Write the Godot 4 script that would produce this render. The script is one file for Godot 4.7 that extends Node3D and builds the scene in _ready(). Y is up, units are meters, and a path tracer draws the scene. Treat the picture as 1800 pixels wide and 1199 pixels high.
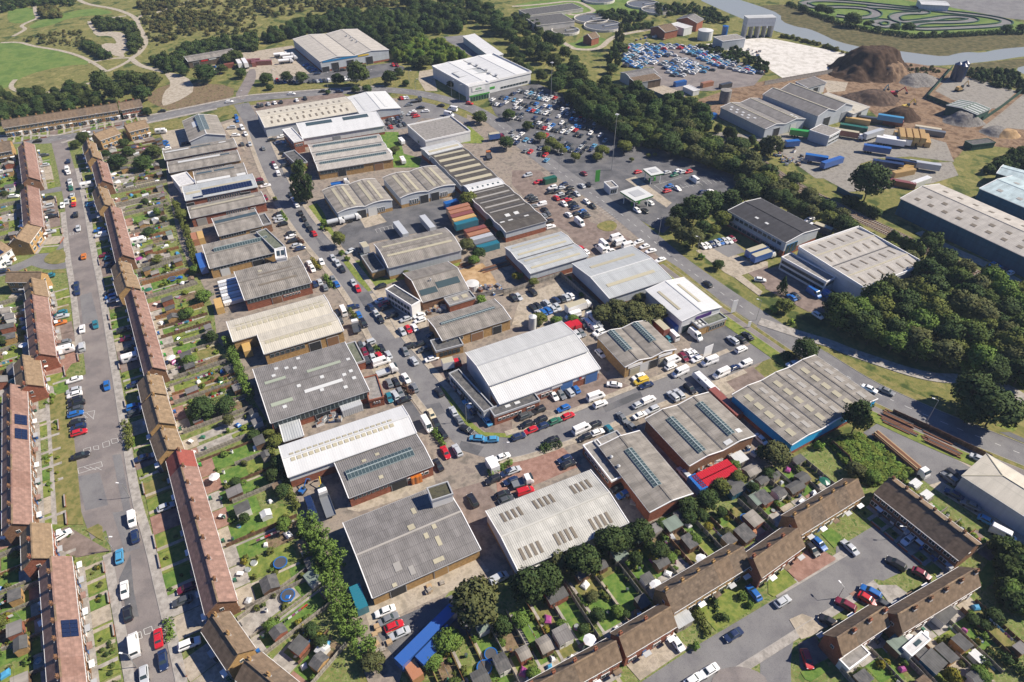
extends Node3D
# An industrial estate and terraced streets seen from a drone 140 m up. Units are metres, y up, -z away from the camera.

var M := {}
var rng := RandomNumberGenerator.new()
var taken := {}
var labelled := []
var cache := {}
var lift := 0.0
var later_trees := []
var later_shrubs := []
var later_cars := []
var rail_line := PackedVector2Array()

class MB:
	var v := PackedVector3Array()
	var n := PackedVector3Array()
	var c := PackedColorArray()
	var col := Color.WHITE
	var tinted := false

	func tri(a: Vector3, b: Vector3, d: Vector3) -> void:
		var nn := (b - a).cross(d - a).normalized()
		v.append(a); v.append(d); v.append(b)
		n.append(nn); n.append(nn); n.append(nn)
		if tinted:
			c.append(col); c.append(col); c.append(col)

	func quad(a: Vector3, b: Vector3, d: Vector3, e: Vector3) -> void:
		tri(a, b, d)
		tri(a, d, e)

	func soft_quad(a: Vector3, b: Vector3, d: Vector3, e: Vector3, nn: Vector3) -> void:
		v.append(a); v.append(d); v.append(b); v.append(a); v.append(e); v.append(d)
		for i in 6:
			n.append(nn)
			if tinted:
				c.append(col)

	func box(p: Vector3, s: Vector3, t := Transform3D.IDENTITY) -> void:
		var h := s / 2.0
		var q := []
		for i in 8:
			q.append(t * (p + Vector3(h.x if i & 1 else -h.x, h.y if i & 2 else -h.y, h.z if i & 4 else -h.z)))
		quad(q[4], q[5], q[7], q[6])
		quad(q[1], q[0], q[2], q[3])
		quad(q[5], q[1], q[3], q[7])
		quad(q[0], q[4], q[6], q[2])
		quad(q[6], q[7], q[3], q[2])
		quad(q[0], q[1], q[5], q[4])

	func loft(rings: Array, cap := true) -> void:
		var k: int = rings[0].size()
		for i in rings.size() - 1:
			for j in k:
				quad(rings[i][j], rings[i + 1][j], rings[i + 1][(j + 1) % k], rings[i][(j + 1) % k])
		if cap:
			for e in [0, rings.size() - 1]:
				for j in range(1, k - 1):
					if e == 0:
						tri(rings[e][0], rings[e][j], rings[e][j + 1])
					else:
						tri(rings[e][0], rings[e][j + 1], rings[e][j])

	func tube(a: Vector3, b: Vector3, r0: float, r1: float, k := 8) -> void:
		var d := (b - a).normalized()
		var s := d.cross(Vector3.RIGHT if absf(d.x) < 0.9 else Vector3.UP).normalized()
		var t := d.cross(s)
		var rings := [[], []]
		for j in k:
			var w := s * cos(TAU * j / k) + t * sin(TAU * j / k)
			rings[0].append(a + w * r0)
			rings[1].append(b + w * r1)
		loft(rings)

	func mesh() -> ArrayMesh:
		var a := []
		a.resize(Mesh.ARRAY_MAX)
		a[Mesh.ARRAY_VERTEX] = v
		a[Mesh.ARRAY_NORMAL] = n
		if tinted:
			a[Mesh.ARRAY_COLOR] = c
		var m := ArrayMesh.new()
		m.add_surface_from_arrays(Mesh.PRIMITIVE_TRIANGLES, a)
		return m

# ---------------------------------------------------------------- names, labels, parts
func numbered(called: String) -> String:
	var k: int = taken.get(called, 0)
	taken[called] = k + 1
	return called if k == 0 else "%s_%03d" % [called, k]

func tag(o: Node3D, label: String, category: String, group := "", kind := "") -> void:
	if label:
		o.set_meta("label", label)
		labelled.append(o)
	if category:
		o.set_meta("category", category)
	if group:
		o.set_meta("group", group)
	if kind:
		o.set_meta("kind", kind)

func thing(called: String, at: Vector3, turn: float, label: String, category: String, group := "") -> Node3D:
	var o := Node3D.new()
	o.name = numbered(called)
	add_child(o)
	o.position = at
	o.rotation.y = turn
	tag(o, label, category, group)
	return o

func part(parent: Node3D, called: String, mesh: Mesh, mat: Material, at := Vector3.ZERO, size := Vector3.ONE, turn := 0.0) -> MeshInstance3D:
	var o := MeshInstance3D.new()
	o.name = called if parent != self else numbered(called)
	o.mesh = mesh
	o.material_override = mat
	o.position = at
	o.scale = size
	o.rotation.y = turn
	parent.add_child(o, true)
	return o

func set_part(parent: Node3D, called: String, mesh: Mesh, mat: Material, t: Transform3D) -> MeshInstance3D:
	var o := part(parent, called, mesh, mat)
	o.transform = t
	return o

func setting(called: String, mesh: Mesh, mat: Material, label := "") -> MeshInstance3D:
	var o := part(self, called, mesh, mat)
	o.set_meta("kind", "structure")
	if label:
		o.set_meta("label", label)
		labelled.append(o)
	return o

func ordinal(k: int) -> String:
	var few := ["", "first", "second", "third", "fourth", "fifth", "sixth", "seventh", "eighth", "ninth", "tenth", "eleventh", "twelfth"]
	if k < few.size():
		return few[k]
	return "%d%s" % [k, "th" if k % 100 in [11, 12, 13] else ["th", "st", "nd", "rd", "th", "th", "th", "th", "th", "th"][k % 10]]

func finish_labels() -> void:
	var same := {}
	for o in labelled:
		var l: String = o.get_meta("label")
		if not same.has(l):
			same[l] = []
		same[l].append(o)
	for l in same:
		var a: Array = same[l]
		if a.size() < 2:
			continue
		var lo := Vector2(INF, INF)
		var hi := -lo
		for o in a:
			var p := Vector2(o.position.x, o.position.z)
			lo = lo.min(p)
			hi = hi.max(p)
		var across := hi.x - lo.x >= hi.y - lo.y
		if across:
			a.sort_custom(func(p, q): return p.position.x / -p.position.z < q.position.x / -q.position.z)
		else:
			a.sort_custom(func(p, q): return p.position.z > q.position.z)
		for k in a.size():
			a[k].set_meta("label", "%s, %s %s" % [l, ordinal(k + 1), "from left" if across else "nearest"])
			if not a[k].has_meta("group"):
				a[k].set_meta("group", l)

# ---------------------------------------------------------------- materials
func lin(r: float, g: float, b: float) -> Color:
	return Color(r, g, b).linear_to_srgb()

func noise(freq: float, ramp: Array, seed_ := 1, px := 512, octaves := 5) -> NoiseTexture2D:
	var f := FastNoiseLite.new()
	f.noise_type = FastNoiseLite.TYPE_SIMPLEX_SMOOTH
	f.seed = seed_
	f.frequency = freq
	f.fractal_octaves = octaves
	f.fractal_gain = 0.62
	var t := NoiseTexture2D.new()
	t.width = px
	t.height = px
	t.seamless = true
	t.noise = f
	if ramp:
		var g := Gradient.new()
		var offs := PackedFloat32Array()
		var cols := PackedColorArray()
		for i in ramp.size():
			offs.append(0.25 + 0.5 * i / maxf(1, ramp.size() - 1))
			cols.append(ramp[i])
		g.offsets = offs
		g.colors = cols
		t.color_ramp = g
	return t

func surface(called: String, ramp: Array, metres: float, freq := 0.01, rough := 0.9, world := true, second := true) -> StandardMaterial3D:
	var m := StandardMaterial3D.new()
	m.resource_name = called
	m.roughness = rough
	m.metallic_specular = 0.3
	m.albedo_texture = noise(freq, ramp, called.hash() % 1000)
	m.uv1_triplanar = true
	m.uv1_world_triplanar = world
	m.uv1_scale = Vector3.ONE / metres
	if second:
		m.detail_enabled = true
		m.detail_blend_mode = BaseMaterial3D.BLEND_MODE_MUL
		m.detail_albedo = M.grain
		m.detail_mask = M.white
		m.detail_uv_layer = BaseMaterial3D.DETAIL_UV_2
		m.uv2_triplanar = true
		m.uv2_world_triplanar = world
		m.uv2_scale = Vector3.ONE / (metres * 0.137)
	M[called] = m
	return m

func plain(called: String, c: Color, rough := 0.6, metal := 0.0) -> StandardMaterial3D:
	var m := StandardMaterial3D.new()
	m.resource_name = called
	m.albedo_color = c
	m.roughness = rough
	m.metallic = metal
	M[called] = m
	return m

# rows of small sheets or tiles: px across is columns x cells, each cell with a tone of its own and darker laps
func sheets(called: String, base: Color, spread: float, cols: int, rows: int, cell: Vector2, lap: float, rough := 0.85, stain := 0.25) -> StandardMaterial3D:
	var r := RandomNumberGenerator.new()
	r.seed = called.hash()
	var px := 16
	var img := Image.create(cols * px, rows * px, false, Image.FORMAT_RGB8)
	var f := FastNoiseLite.new()
	f.seed = r.randi() % 1000
	f.frequency = 0.02
	f.fractal_octaves = 4
	var st := f.get_seamless_image(cols * px, rows * px)
	for j in rows:
		for i in cols:
			var k := 1.0 + r.randf_range(-spread, spread)
			for y in px:
				for x in px:
					var s := k * (1.0 - stain + 2.0 * stain * st.get_pixel(i * px + x, j * px + y).r)
					s *= 1.0 + r.randf_range(-0.05, 0.05)
					if y == 0:
						s *= lap
					if x == 0:
						s *= (lap + 1.0) / 2.0
					img.set_pixel(i * px + x, j * px + y, Color(base.r * s, base.g * s, base.b * s).linear_to_srgb())
	var m := StandardMaterial3D.new()
	m.resource_name = called
	m.roughness = rough
	m.metallic_specular = 0.3
	img.generate_mipmaps()
	m.albedo_texture = ImageTexture.create_from_image(img)
	m.uv1_triplanar = true
	m.uv1_scale = Vector3(1.0 / (cols * cell.x), 1.0 / (rows * cell.y), 1.0 / (rows * cell.y))
	M[called] = m
	return m

func make_materials() -> void:
	M.white = noise(0.01, [Color.WHITE, Color.WHITE], 1, 16, 1)
	M.grain = noise(0.03, [Color(0.86, 0.86, 0.86), Color(1, 1, 1), Color(1, 1, 1), Color(0.92, 0.92, 0.92)], 5)
	# ground
	surface("rough_grass", [lin(0.051, 0.074, 0.021), lin(0.114, 0.129, 0.036), lin(0.194, 0.179, 0.062), lin(0.125, 0.136, 0.041), lin(0.227, 0.203, 0.077)], 90, 0.012, 1.0)
	surface("meadow", [lin(0.102, 0.109, 0.033), lin(0.194, 0.18, 0.066), lin(0.132, 0.142, 0.043), lin(0.244, 0.213, 0.085)], 70, 0.012, 1.0)
	surface("mown", [lin(0.093, 0.151, 0.036), lin(0.115, 0.181, 0.043), lin(0.147, 0.199, 0.052), lin(0.109, 0.169, 0.041)], 60, 0.008, 1.0)
	surface("lawn_green", [lin(0.072, 0.141, 0.026), lin(0.11, 0.185, 0.038), lin(0.146, 0.205, 0.045)], 14, 0.012, 1.0)
	surface("lawn_mid", [lin(0.108, 0.152, 0.032), lin(0.156, 0.196, 0.043), lin(0.21, 0.225, 0.059)], 14, 0.012, 1.0)
	surface("lawn_dry", [lin(0.126, 0.134, 0.041), lin(0.184, 0.17, 0.059), lin(0.228, 0.196, 0.077)], 16, 0.012, 1.0)
	surface("lawn_fake", [lin(0.03, 0.14, 0.03), lin(0.04, 0.16, 0.035)], 8, 0.01, 1.0)
	surface("soil", [lin(0.10, 0.075, 0.045), lin(0.16, 0.115, 0.07), lin(0.22, 0.16, 0.10), lin(0.12, 0.11, 0.05)], 20, 0.012, 1.0)
	surface("garden", [lin(0.09, 0.14, 0.034), lin(0.181, 0.166, 0.067), lin(0.121, 0.181, 0.041), lin(0.257, 0.232, 0.115), lin(0.075, 0.124, 0.028)], 26, 0.02, 1.0)
	surface("tarmac", [lin(0.149, 0.145, 0.15), lin(0.175, 0.172, 0.174), lin(0.194, 0.191, 0.19)], 40, 0.008)
	surface("tarmac_dark", [lin(0.086, 0.087, 0.093), lin(0.115, 0.116, 0.123), lin(0.144, 0.142, 0.145)], 40, 0.008)
	surface("tarmac_old", [lin(0.168, 0.151, 0.146), lin(0.202, 0.179, 0.17), lin(0.224, 0.202, 0.19)], 40, 0.008)
	surface("yard", [lin(0.158, 0.139, 0.118), lin(0.228, 0.197, 0.164), lin(0.275, 0.233, 0.191), lin(0.197, 0.168, 0.144)], 30, 0.012)
	surface("yard_pale", [lin(0.19, 0.175, 0.155), lin(0.235, 0.22, 0.195), lin(0.265, 0.25, 0.22), lin(0.21, 0.195, 0.175)], 30, 0.012)
	surface("brick_paving", [lin(0.155, 0.12, 0.103), lin(0.195, 0.153, 0.132), lin(0.23, 0.18, 0.155)], 22, 0.012)
	surface("red_paving", [lin(0.225, 0.13, 0.10), lin(0.27, 0.16, 0.125), lin(0.31, 0.19, 0.15)], 14, 0.012)
	surface("concrete", [lin(0.27, 0.235, 0.185), lin(0.34, 0.295, 0.23), lin(0.40, 0.35, 0.28), lin(0.30, 0.26, 0.21)], 24, 0.012)
	surface("concrete_pale", [lin(0.45, 0.43, 0.39), lin(0.55, 0.53, 0.49), lin(0.60, 0.58, 0.54)], 40, 0.012)
	surface("slabs", [lin(0.246, 0.23, 0.207), lin(0.314, 0.291, 0.263), lin(0.37, 0.347, 0.314)], 16, 0.014)
	surface("gravel_path", [lin(0.30, 0.26, 0.205), lin(0.37, 0.33, 0.265), lin(0.42, 0.375, 0.31)], 18, 0.012)
	surface("dirt", [lin(0.117, 0.075, 0.047), lin(0.189, 0.125, 0.078), lin(0.252, 0.175, 0.113), lin(0.153, 0.104, 0.07)], 45, 0.012, 1.0)
	surface("sand", [lin(0.30, 0.20, 0.10), lin(0.38, 0.26, 0.14), lin(0.44, 0.31, 0.18)], 25, 0.012, 1.0)
	surface("dark_heap", [lin(0.054, 0.039, 0.031), lin(0.091, 0.063, 0.048), lin(0.133, 0.092, 0.069)], 20, 0.015, 1.0)
	surface("brown_heap", [lin(0.038, 0.024, 0.015), lin(0.061, 0.038, 0.025), lin(0.083, 0.053, 0.036)], 20, 0.015, 1.0)
	surface("grey_heap", [lin(0.13, 0.12, 0.11), lin(0.19, 0.18, 0.17), lin(0.26, 0.25, 0.23)], 14, 0.02, 1.0)
	surface("ballast", [lin(0.12, 0.09, 0.065), lin(0.18, 0.135, 0.095), lin(0.23, 0.175, 0.125)], 10, 0.02, 1.0)
	surface("reed", [lin(0.06, 0.06, 0.025), lin(0.10, 0.09, 0.04), lin(0.135, 0.115, 0.055)], 40, 0.015, 1.0)
	surface("moss_roof", [lin(0.05, 0.05, 0.035), lin(0.09, 0.085, 0.06), lin(0.07, 0.07, 0.04)], 8, 0.012, 0.95, false)
	surface("flat_dark", [lin(0.075, 0.075, 0.078), lin(0.10, 0.10, 0.10), lin(0.135, 0.13, 0.125)], 12, 0.012, 0.9, false)
	surface("flat_green", [lin(0.10, 0.115, 0.085), lin(0.13, 0.145, 0.11), lin(0.155, 0.165, 0.13)], 12, 0.012, 0.9, false)
	surface("flat_grey", [lin(0.19, 0.18, 0.17), lin(0.24, 0.23, 0.215), lin(0.28, 0.265, 0.25)], 12, 0.012, 0.9, false)
	surface("flat_white", [lin(0.46, 0.46, 0.46), lin(0.52, 0.52, 0.52), lin(0.56, 0.56, 0.55)], 14, 0.012, 0.6, false)
	# roofs
	sheets("roof_slate", Color(0.18, 0.172, 0.167), 0.10, 14, 10, Vector2(1.05, 2.4), 0.72)
	sheets("roof_grey", Color(0.225, 0.208, 0.185), 0.08, 14, 10, Vector2(1.05, 2.4), 0.76, 0.85, 0.38)
	sheets("roof_pale", Color(0.36, 0.34, 0.31), 0.06, 14, 10, Vector2(1.05, 3.0), 0.82, 0.8, 0.2)
	sheets("roof_dark", Color(0.088, 0.08, 0.072), 0.16, 14, 10, Vector2(1.05, 2.4), 0.75)
	sheets("roof_cream", Color(0.47, 0.44, 0.37), 0.04, 14, 10, Vector2(1.0, 4.0), 0.86, 0.7, 0.12)
	sheets("roof_white", Color(0.44, 0.45, 0.445), 0.03, 14, 10, Vector2(1.0, 5.0), 0.9, 0.55, 0.1)
	sheets("roof_bright", Color(0.53, 0.54, 0.54), 0.02, 14, 10, Vector2(1.0, 6.0), 0.93, 0.5, 0.06)
	sheets("roof_steel", Color(0.37, 0.39, 0.395), 0.04, 14, 10, Vector2(1.0, 5.0), 0.88, 0.45, 0.1)
	sheets("roof_dull", Color(0.42, 0.415, 0.38), 0.05, 14, 10, Vector2(1.0, 3.0), 0.85, 0.7, 0.25)
	sheets("roof_black", Color(0.045, 0.045, 0.05), 0.06, 14, 10, Vector2(0.6, 3.0), 0.8)
	sheets("roof_aqua", Color(0.34, 0.42, 0.44), 0.1, 14, 10, Vector2(1.0, 2.5), 0.85, 0.6, 0.2)
	sheets("roof_green", Color(0.16, 0.2, 0.17), 0.05, 14, 10, Vector2(1.0, 3.0), 0.85)
	sheets("tile_pink", Color(0.23, 0.145, 0.118), 0.16, 20, 20, Vector2(0.6, 0.42), 0.72, 0.9, 0.3)
	sheets("tile_pink2", Color(0.205, 0.125, 0.1), 0.16, 20, 20, Vector2(0.6, 0.42), 0.7, 0.9, 0.34)
	sheets("tile_brown2", Color(0.14, 0.107, 0.078), 0.18, 20, 20, Vector2(0.6, 0.42), 0.7, 0.9, 0.4)
	sheets("tile_red", Color(0.24, 0.07, 0.055), 0.1, 20, 20, Vector2(0.6, 0.42), 0.75, 0.9, 0.15)
	sheets("tile_tan", Color(0.215, 0.155, 0.098), 0.16, 20, 20, Vector2(0.6, 0.42), 0.72, 0.9, 0.3)
	sheets("tile_brown", Color(0.165, 0.12, 0.082), 0.16, 20, 20, Vector2(0.6, 0.42), 0.72, 0.9, 0.35)
	sheets("felt", Color(0.10, 0.10, 0.098), 0.1, 8, 8, Vector2(1.0, 1.0), 0.85)
	# walls
	sheets("brick_red", Color(0.25, 0.095, 0.058), 0.2, 16, 24, Vector2(0.5, 0.22), 0.85, 0.9, 0.15)
	sheets("brick_brown", Color(0.20, 0.11, 0.065), 0.2, 16, 24, Vector2(0.5, 0.22), 0.85, 0.9, 0.15)
	sheets("brick_yellow", Color(0.36, 0.23, 0.10), 0.16, 16, 24, Vector2(0.5, 0.22), 0.88, 0.9, 0.15)
	sheets("clad_grey", Color(0.40, 0.43, 0.46), 0.03, 16, 8, Vector2(0.5, 4.0), 0.9, 0.5, 0.08)
	sheets("clad_white", Color(0.58, 0.59, 0.59), 0.03, 16, 8, Vector2(0.5, 4.0), 0.9, 0.5, 0.08)
	sheets("clad_blue", Color(0.03, 0.20, 0.42), 0.05, 16, 8, Vector2(0.5, 4.0), 0.85, 0.5, 0.1)
	sheets("clad_teal", Color(0.025, 0.105, 0.17), 0.06, 16, 8, Vector2(0.5, 4.0), 0.85, 0.5, 0.1)
	sheets("clad_sky", Color(0.03, 0.32, 0.62), 0.05, 16, 8, Vector2(0.5, 4.0), 0.85, 0.5, 0.08)
	sheets("clad_brown", Color(0.10, 0.075, 0.055), 0.1, 16, 8, Vector2(0.5, 2.0), 0.8)
	sheets("clad_green", Color(0.035, 0.08, 0.06), 0.1, 16, 8, Vector2(0.5, 2.0), 0.8)
	sheets("timber_grey", Color(0.27, 0.245, 0.21), 0.2, 16, 8, Vector2(0.15, 2.0), 0.6)
	sheets("timber_orange", Color(0.27, 0.145, 0.07), 0.2, 16, 8, Vector2(0.15, 2.0), 0.6)
	sheets("timber_brown", Color(0.15, 0.09, 0.055), 0.2, 16, 8, Vector2(0.15, 2.0), 0.6)
	sheets("fence_concrete", Color(0.33, 0.31, 0.28), 0.1, 8, 8, Vector2(1.8, 0.3), 0.7)
	# plain
	plain("trim_white", lin(0.72, 0.72, 0.71), 0.5)
	plain("trim_grey", lin(0.35, 0.36, 0.37), 0.5)
	plain("trim_dark", lin(0.06, 0.06, 0.065), 0.6)
	plain("render_white", lin(0.66, 0.65, 0.62), 0.9)
	plain("render_grey", lin(0.33, 0.33, 0.32), 0.9)
	plain("marking", lin(0.5, 0.5, 0.48), 0.8)
	plain("marking_yellow", lin(0.55, 0.36, 0.05), 0.8)
	plain("kerb", lin(0.28, 0.265, 0.245), 0.9)
	plain("light_cream", lin(0.38, 0.35, 0.25), 0.5)
	plain("light_brown", lin(0.16, 0.135, 0.10), 0.5)
	plain("light_green", lin(0.30, 0.335, 0.26), 0.5)
	plain("light_white", lin(0.52, 0.53, 0.52), 0.5)
	plain("light_grey", lin(0.27, 0.26, 0.24), 0.6)
	plain("glass", lin(0.03, 0.045, 0.05), 0.08)
	plain("glass_roof", lin(0.05, 0.075, 0.08), 0.15)
	plain("glazing_bar", lin(0.27, 0.32, 0.32), 0.4)
	plain("solar", lin(0.012, 0.02, 0.055), 0.12)
	plain("door_blue", lin(0.05, 0.13, 0.32), 0.5)
	plain("door_grey", lin(0.22, 0.24, 0.26), 0.5)
	plain("door_dark", lin(0.02, 0.022, 0.025), 0.6)
	plain("door_wood", lin(0.22, 0.12, 0.06), 0.6)
	plain("shop_green", lin(0.05, 0.27, 0.035), 0.5)
	plain("shop_purple", lin(0.06, 0.02, 0.16), 0.5)
	plain("tyre", lin(0.015, 0.015, 0.015), 0.9)
	plain("steel", lin(0.42, 0.43, 0.43), 0.35, 0.6)
	plain("rust", lin(0.17, 0.07, 0.035), 0.9)
	plain("bark", lin(0.10, 0.075, 0.05), 0.95)
	plain("water", lin(0.25, 0.27, 0.26), 0.18)
	plain("tank_water", lin(0.12, 0.115, 0.10), 0.15)
	plain("pallet", lin(0.36, 0.25, 0.14), 0.9)
	var paints := {"w": [0.74, 0.74, 0.73], "s": [0.42, 0.44, 0.46], "g": [0.16, 0.17, 0.18], "d": [0.06, 0.065, 0.07], "k": [0.015, 0.015, 0.018], "n": [0.012, 0.025, 0.075], "b": [0.015, 0.11, 0.36], "l": [0.06, 0.26, 0.45], "r": [0.45, 0.012, 0.018], "m": [0.16, 0.012, 0.03], "e": [0.02, 0.12, 0.07], "o": [0.5, 0.15, 0.02], "y": [0.6, 0.42, 0.04], "t": [0.02, 0.15, 0.2], "c": [0.55, 0.48, 0.33], "p": [0.3, 0.06, 0.2], "G": [0.03, 0.3, 0.04], "R": [0.23, 0.075, 0.055], "O": [0.36, 0.165, 0.085], "Y": [0.5, 0.33, 0.12], "B": [0.03, 0.10, 0.33]}
	for k in paints:
		var pm := plain("paint_" + k, lin(paints[k][0], paints[k][1], paints[k][2]), 0.35)
		pm.clearcoat_enabled = true
		pm.clearcoat = 0.6
		pm.clearcoat_roughness = 0.1
	var leaf := [[0.085, 0.12, 0.03], [0.052, 0.08, 0.026], [0.125, 0.145, 0.036], [0.05, 0.082, 0.026], [0.22, 0.20, 0.03], [0.12, 0.19, 0.04], [0.10, 0.11, 0.042], [0.10, 0.055, 0.04]]
	for k in leaf.size():
		var lm := plain("leaf_%d" % k, lin(leaf[k][0], leaf[k][1], leaf[k][2]), 0.75)
		lm.vertex_color_use_as_albedo = true
		lm.metallic_specular = 0.2
		lm.backlight_enabled = true
		lm.backlight = lin(leaf[k][0] * 0.5, leaf[k][1] * 0.6, leaf[k][2] * 0.3)
	var cm := plain("copy_paint", Color.WHITE, 0.35)
	cm.vertex_color_use_as_albedo = true

# ---------------------------------------------------------------- flat areas, roads
func chaikin(p: PackedVector2Array, closed: bool, times: int) -> PackedVector2Array:
	for k in times:
		var q := PackedVector2Array()
		var m := p.size()
		if not closed:
			q.append(p[0])
		for i in (m if closed else m - 1):
			var a := p[i]
			var b := p[(i + 1) % m]
			q.append(a.lerp(b, 0.25))
			q.append(a.lerp(b, 0.75))
		if not closed:
			q.append(p[m - 1])
		p = q
	return p

func pts(flat: Array) -> PackedVector2Array:
	var p := PackedVector2Array()
	for i in range(0, flat.size(), 2):
		p.append(Vector2(flat[i], flat[i + 1]))
	return p

func slab_mesh(p: PackedVector2Array, y: float, foot := -0.1) -> ArrayMesh:
	var mb := MB.new()
	if Geometry2D.is_polygon_clockwise(p):
		p.reverse()
	var t := Geometry2D.triangulate_polygon(p)
	for i in range(0, t.size(), 3):
		var a := p[t[i]]
		var b := p[t[i + 1]]
		var c := p[t[i + 2]]
		if (b - a).cross(c - a) > 0:
			var s := b
			b = c
			c = s
		mb.tri(Vector3(a.x, y, a.y), Vector3(b.x, y, b.y), Vector3(c.x, y, c.y))
	for i in p.size():
		var a := p[i]
		var b := p[(i + 1) % p.size()]
		mb.quad(Vector3(b.x, foot, b.y), Vector3(a.x, foot, a.y), Vector3(a.x, y, a.y), Vector3(b.x, y, b.y))
	return mb.mesh()

func area(called: String, mat: String, y: float, flat: Array, smooth := 0, label := "") -> void:
	var p := pts(flat)
	if smooth:
		p = chaikin(p, true, smooth)
	lift += 0.0005
	setting(called, slab_mesh(p, y + fmod(lift, 0.02)), M[mat], label)

func offset_line(p: PackedVector2Array, d: float) -> PackedVector2Array:
	var q := PackedVector2Array()
	for i in p.size():
		var t := (p[mini(i + 1, p.size() - 1)] - p[maxi(i - 1, 0)]).normalized()
		q.append(p[i] + Vector2(-t.y, t.x) * d)
	return q

func ribbon(p: PackedVector2Array, a: float, b: float, y: float, foot := -0.1) -> ArrayMesh:
	var l := offset_line(p, a)
	var r := offset_line(p, b)
	var mb := MB.new()
	for i in p.size() - 1:
		var q := [Vector3(l[i].x, y, l[i].y), Vector3(l[i + 1].x, y, l[i + 1].y), Vector3(r[i + 1].x, y, r[i + 1].y), Vector3(r[i].x, y, r[i].y)]
		if (q[1] - q[0]).cross(q[2] - q[0]).y < 0:
			q.reverse()
		mb.quad(q[0], q[1], q[2], q[3])
		for s in [l, r]:
			mb.quad(Vector3(s[i].x, foot, s[i].y), Vector3(s[i + 1].x, foot, s[i + 1].y), Vector3(s[i + 1].x, y, s[i + 1].y), Vector3(s[i].x, y, s[i].y))
	return mb.mesh()

func road(called: String, mat: String, width: float, y: float, flat: Array, label := "", dash := 0.0) -> void:
	var p := chaikin(pts(flat), false, 2)
	lift += 0.0005
	y += fmod(lift, 0.02)
	var o := setting(called, ribbon(p, -width / 2, width / 2, y), M[mat], label)
	if called == "kart_track":
		for s in [-1.0, 1.0]:
			part(o, "tyre_barrier", ribbon(p, s * (width / 2 + 0.3), s * (width / 2 + 1.1), 0.8), M.clad_green)
	if dash > 0:
		var mb := MB.new()
		var run := 0.0
		for i in p.size() - 1:
			var d := p[i + 1] - p[i]
			var l := d.length()
			d /= l
			var s := 0.0
			while s < l:
				if fmod(run, dash * 2.5) < dash:
					var e := minf(s + 1.0, l)
					var w := Vector2(-d.y, d.x) * 0.08
					var a := p[i] + d * s
					var b := p[i] + d * e
					var q := [a - w, b - w, b + w, a + w]
					mb.quad(Vector3(q[3].x, y + 0.006, q[3].y), Vector3(q[2].x, y + 0.006, q[2].y), Vector3(q[1].x, y + 0.006, q[1].y), Vector3(q[0].x, y + 0.006, q[0].y))
				s += 1.0
				run += 1.0
		part(o, "centre_marking", mb.mesh(), M.marking)

func kerbed(called: String, mat: String, from: float, to: float, flat: Array) -> void:
	var p := chaikin(pts(flat), false, 2)
	lift += 0.0005
	var y := 0.14 + fmod(lift, 0.02)
	var o := setting(called, ribbon(p, from, to, y), M[mat])
	var side := from if absf(from) < absf(to) else to
	var into := -0.15 if side < 0 or (side == 0 and to > 0) else 0.15
	part(o, "kerb", ribbon(p, side, side + into, y + 0.004), M.kerb)

func lines(where: Array, y: float) -> void:   # each: x, z of both ends: painted white lines on a car park
	var mb := MB.new()
	for i in range(0, where.size(), 4):
		var a := Vector2(where[i], where[i + 1])
		var b := Vector2(where[i + 2], where[i + 3])
		var w := (b - a).normalized().orthogonal() * 0.055
		mb.quad(Vector3(a.x + w.x, y, a.y + w.y), Vector3(b.x + w.x, y, b.y + w.y), Vector3(b.x - w.x, y, b.y - w.y), Vector3(a.x - w.x, y, a.y - w.y))
	setting("parking_lines", mb.mesh(), M.marking, "")

# ---------------------------------------------------------------- sheds, factories
func unit_box() -> BoxMesh:
	if not cache.has("box"):
		cache.box = BoxMesh.new()
	return cache.box

func side_frame(side: int, l: float, w: float) -> Transform3D:
	match side:
		0: return Transform3D(Basis.IDENTITY, Vector3.ZERO)
		1: return Transform3D(Basis(Vector3(0, 0, -1), Vector3.UP, Vector3(1, 0, 0)), Vector3(l, 0, 0))
		2: return Transform3D(Basis(Vector3(-1, 0, 0), Vector3.UP, Vector3(0, 0, -1)), Vector3(l, 0, -w))
	return Transform3D(Basis(Vector3(0, 0, 1), Vector3.UP, Vector3(-1, 0, 0)), Vector3(0, 0, -w))

func profile(kind: String, bays: int, w: float, h: float, rise: float) -> PackedVector2Array:
	var p := PackedVector2Array()
	match kind:
		"gable":
			for k in bays:
				p.append(Vector2(-w * k / bays, h))
				p.append(Vector2(-w * (k + 0.5) / bays, h + rise))
			p.append(Vector2(-w, h))
		"barrel":
			for k in bays:
				for j in 8:
					p.append(Vector2(-w * (k + j / 8.0) / bays, h + rise * (1.0 - pow(2.0 * j / 8.0 - 1.0, 2))))
			p.append(Vector2(-w, h))
		"mono":
			p.append(Vector2(0, h))
			p.append(Vector2(-w, h + rise))
		"saw":
			for k in bays:
				p.append(Vector2(-w * k / bays, h))
				p.append(Vector2(-w * (k + 0.78) / bays, h + rise))
			p.append(Vector2(-w, h))
		_:
			p.append(Vector2(0, h))
			p.append(Vector2(-w, h + 0.02))
	return p

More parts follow.
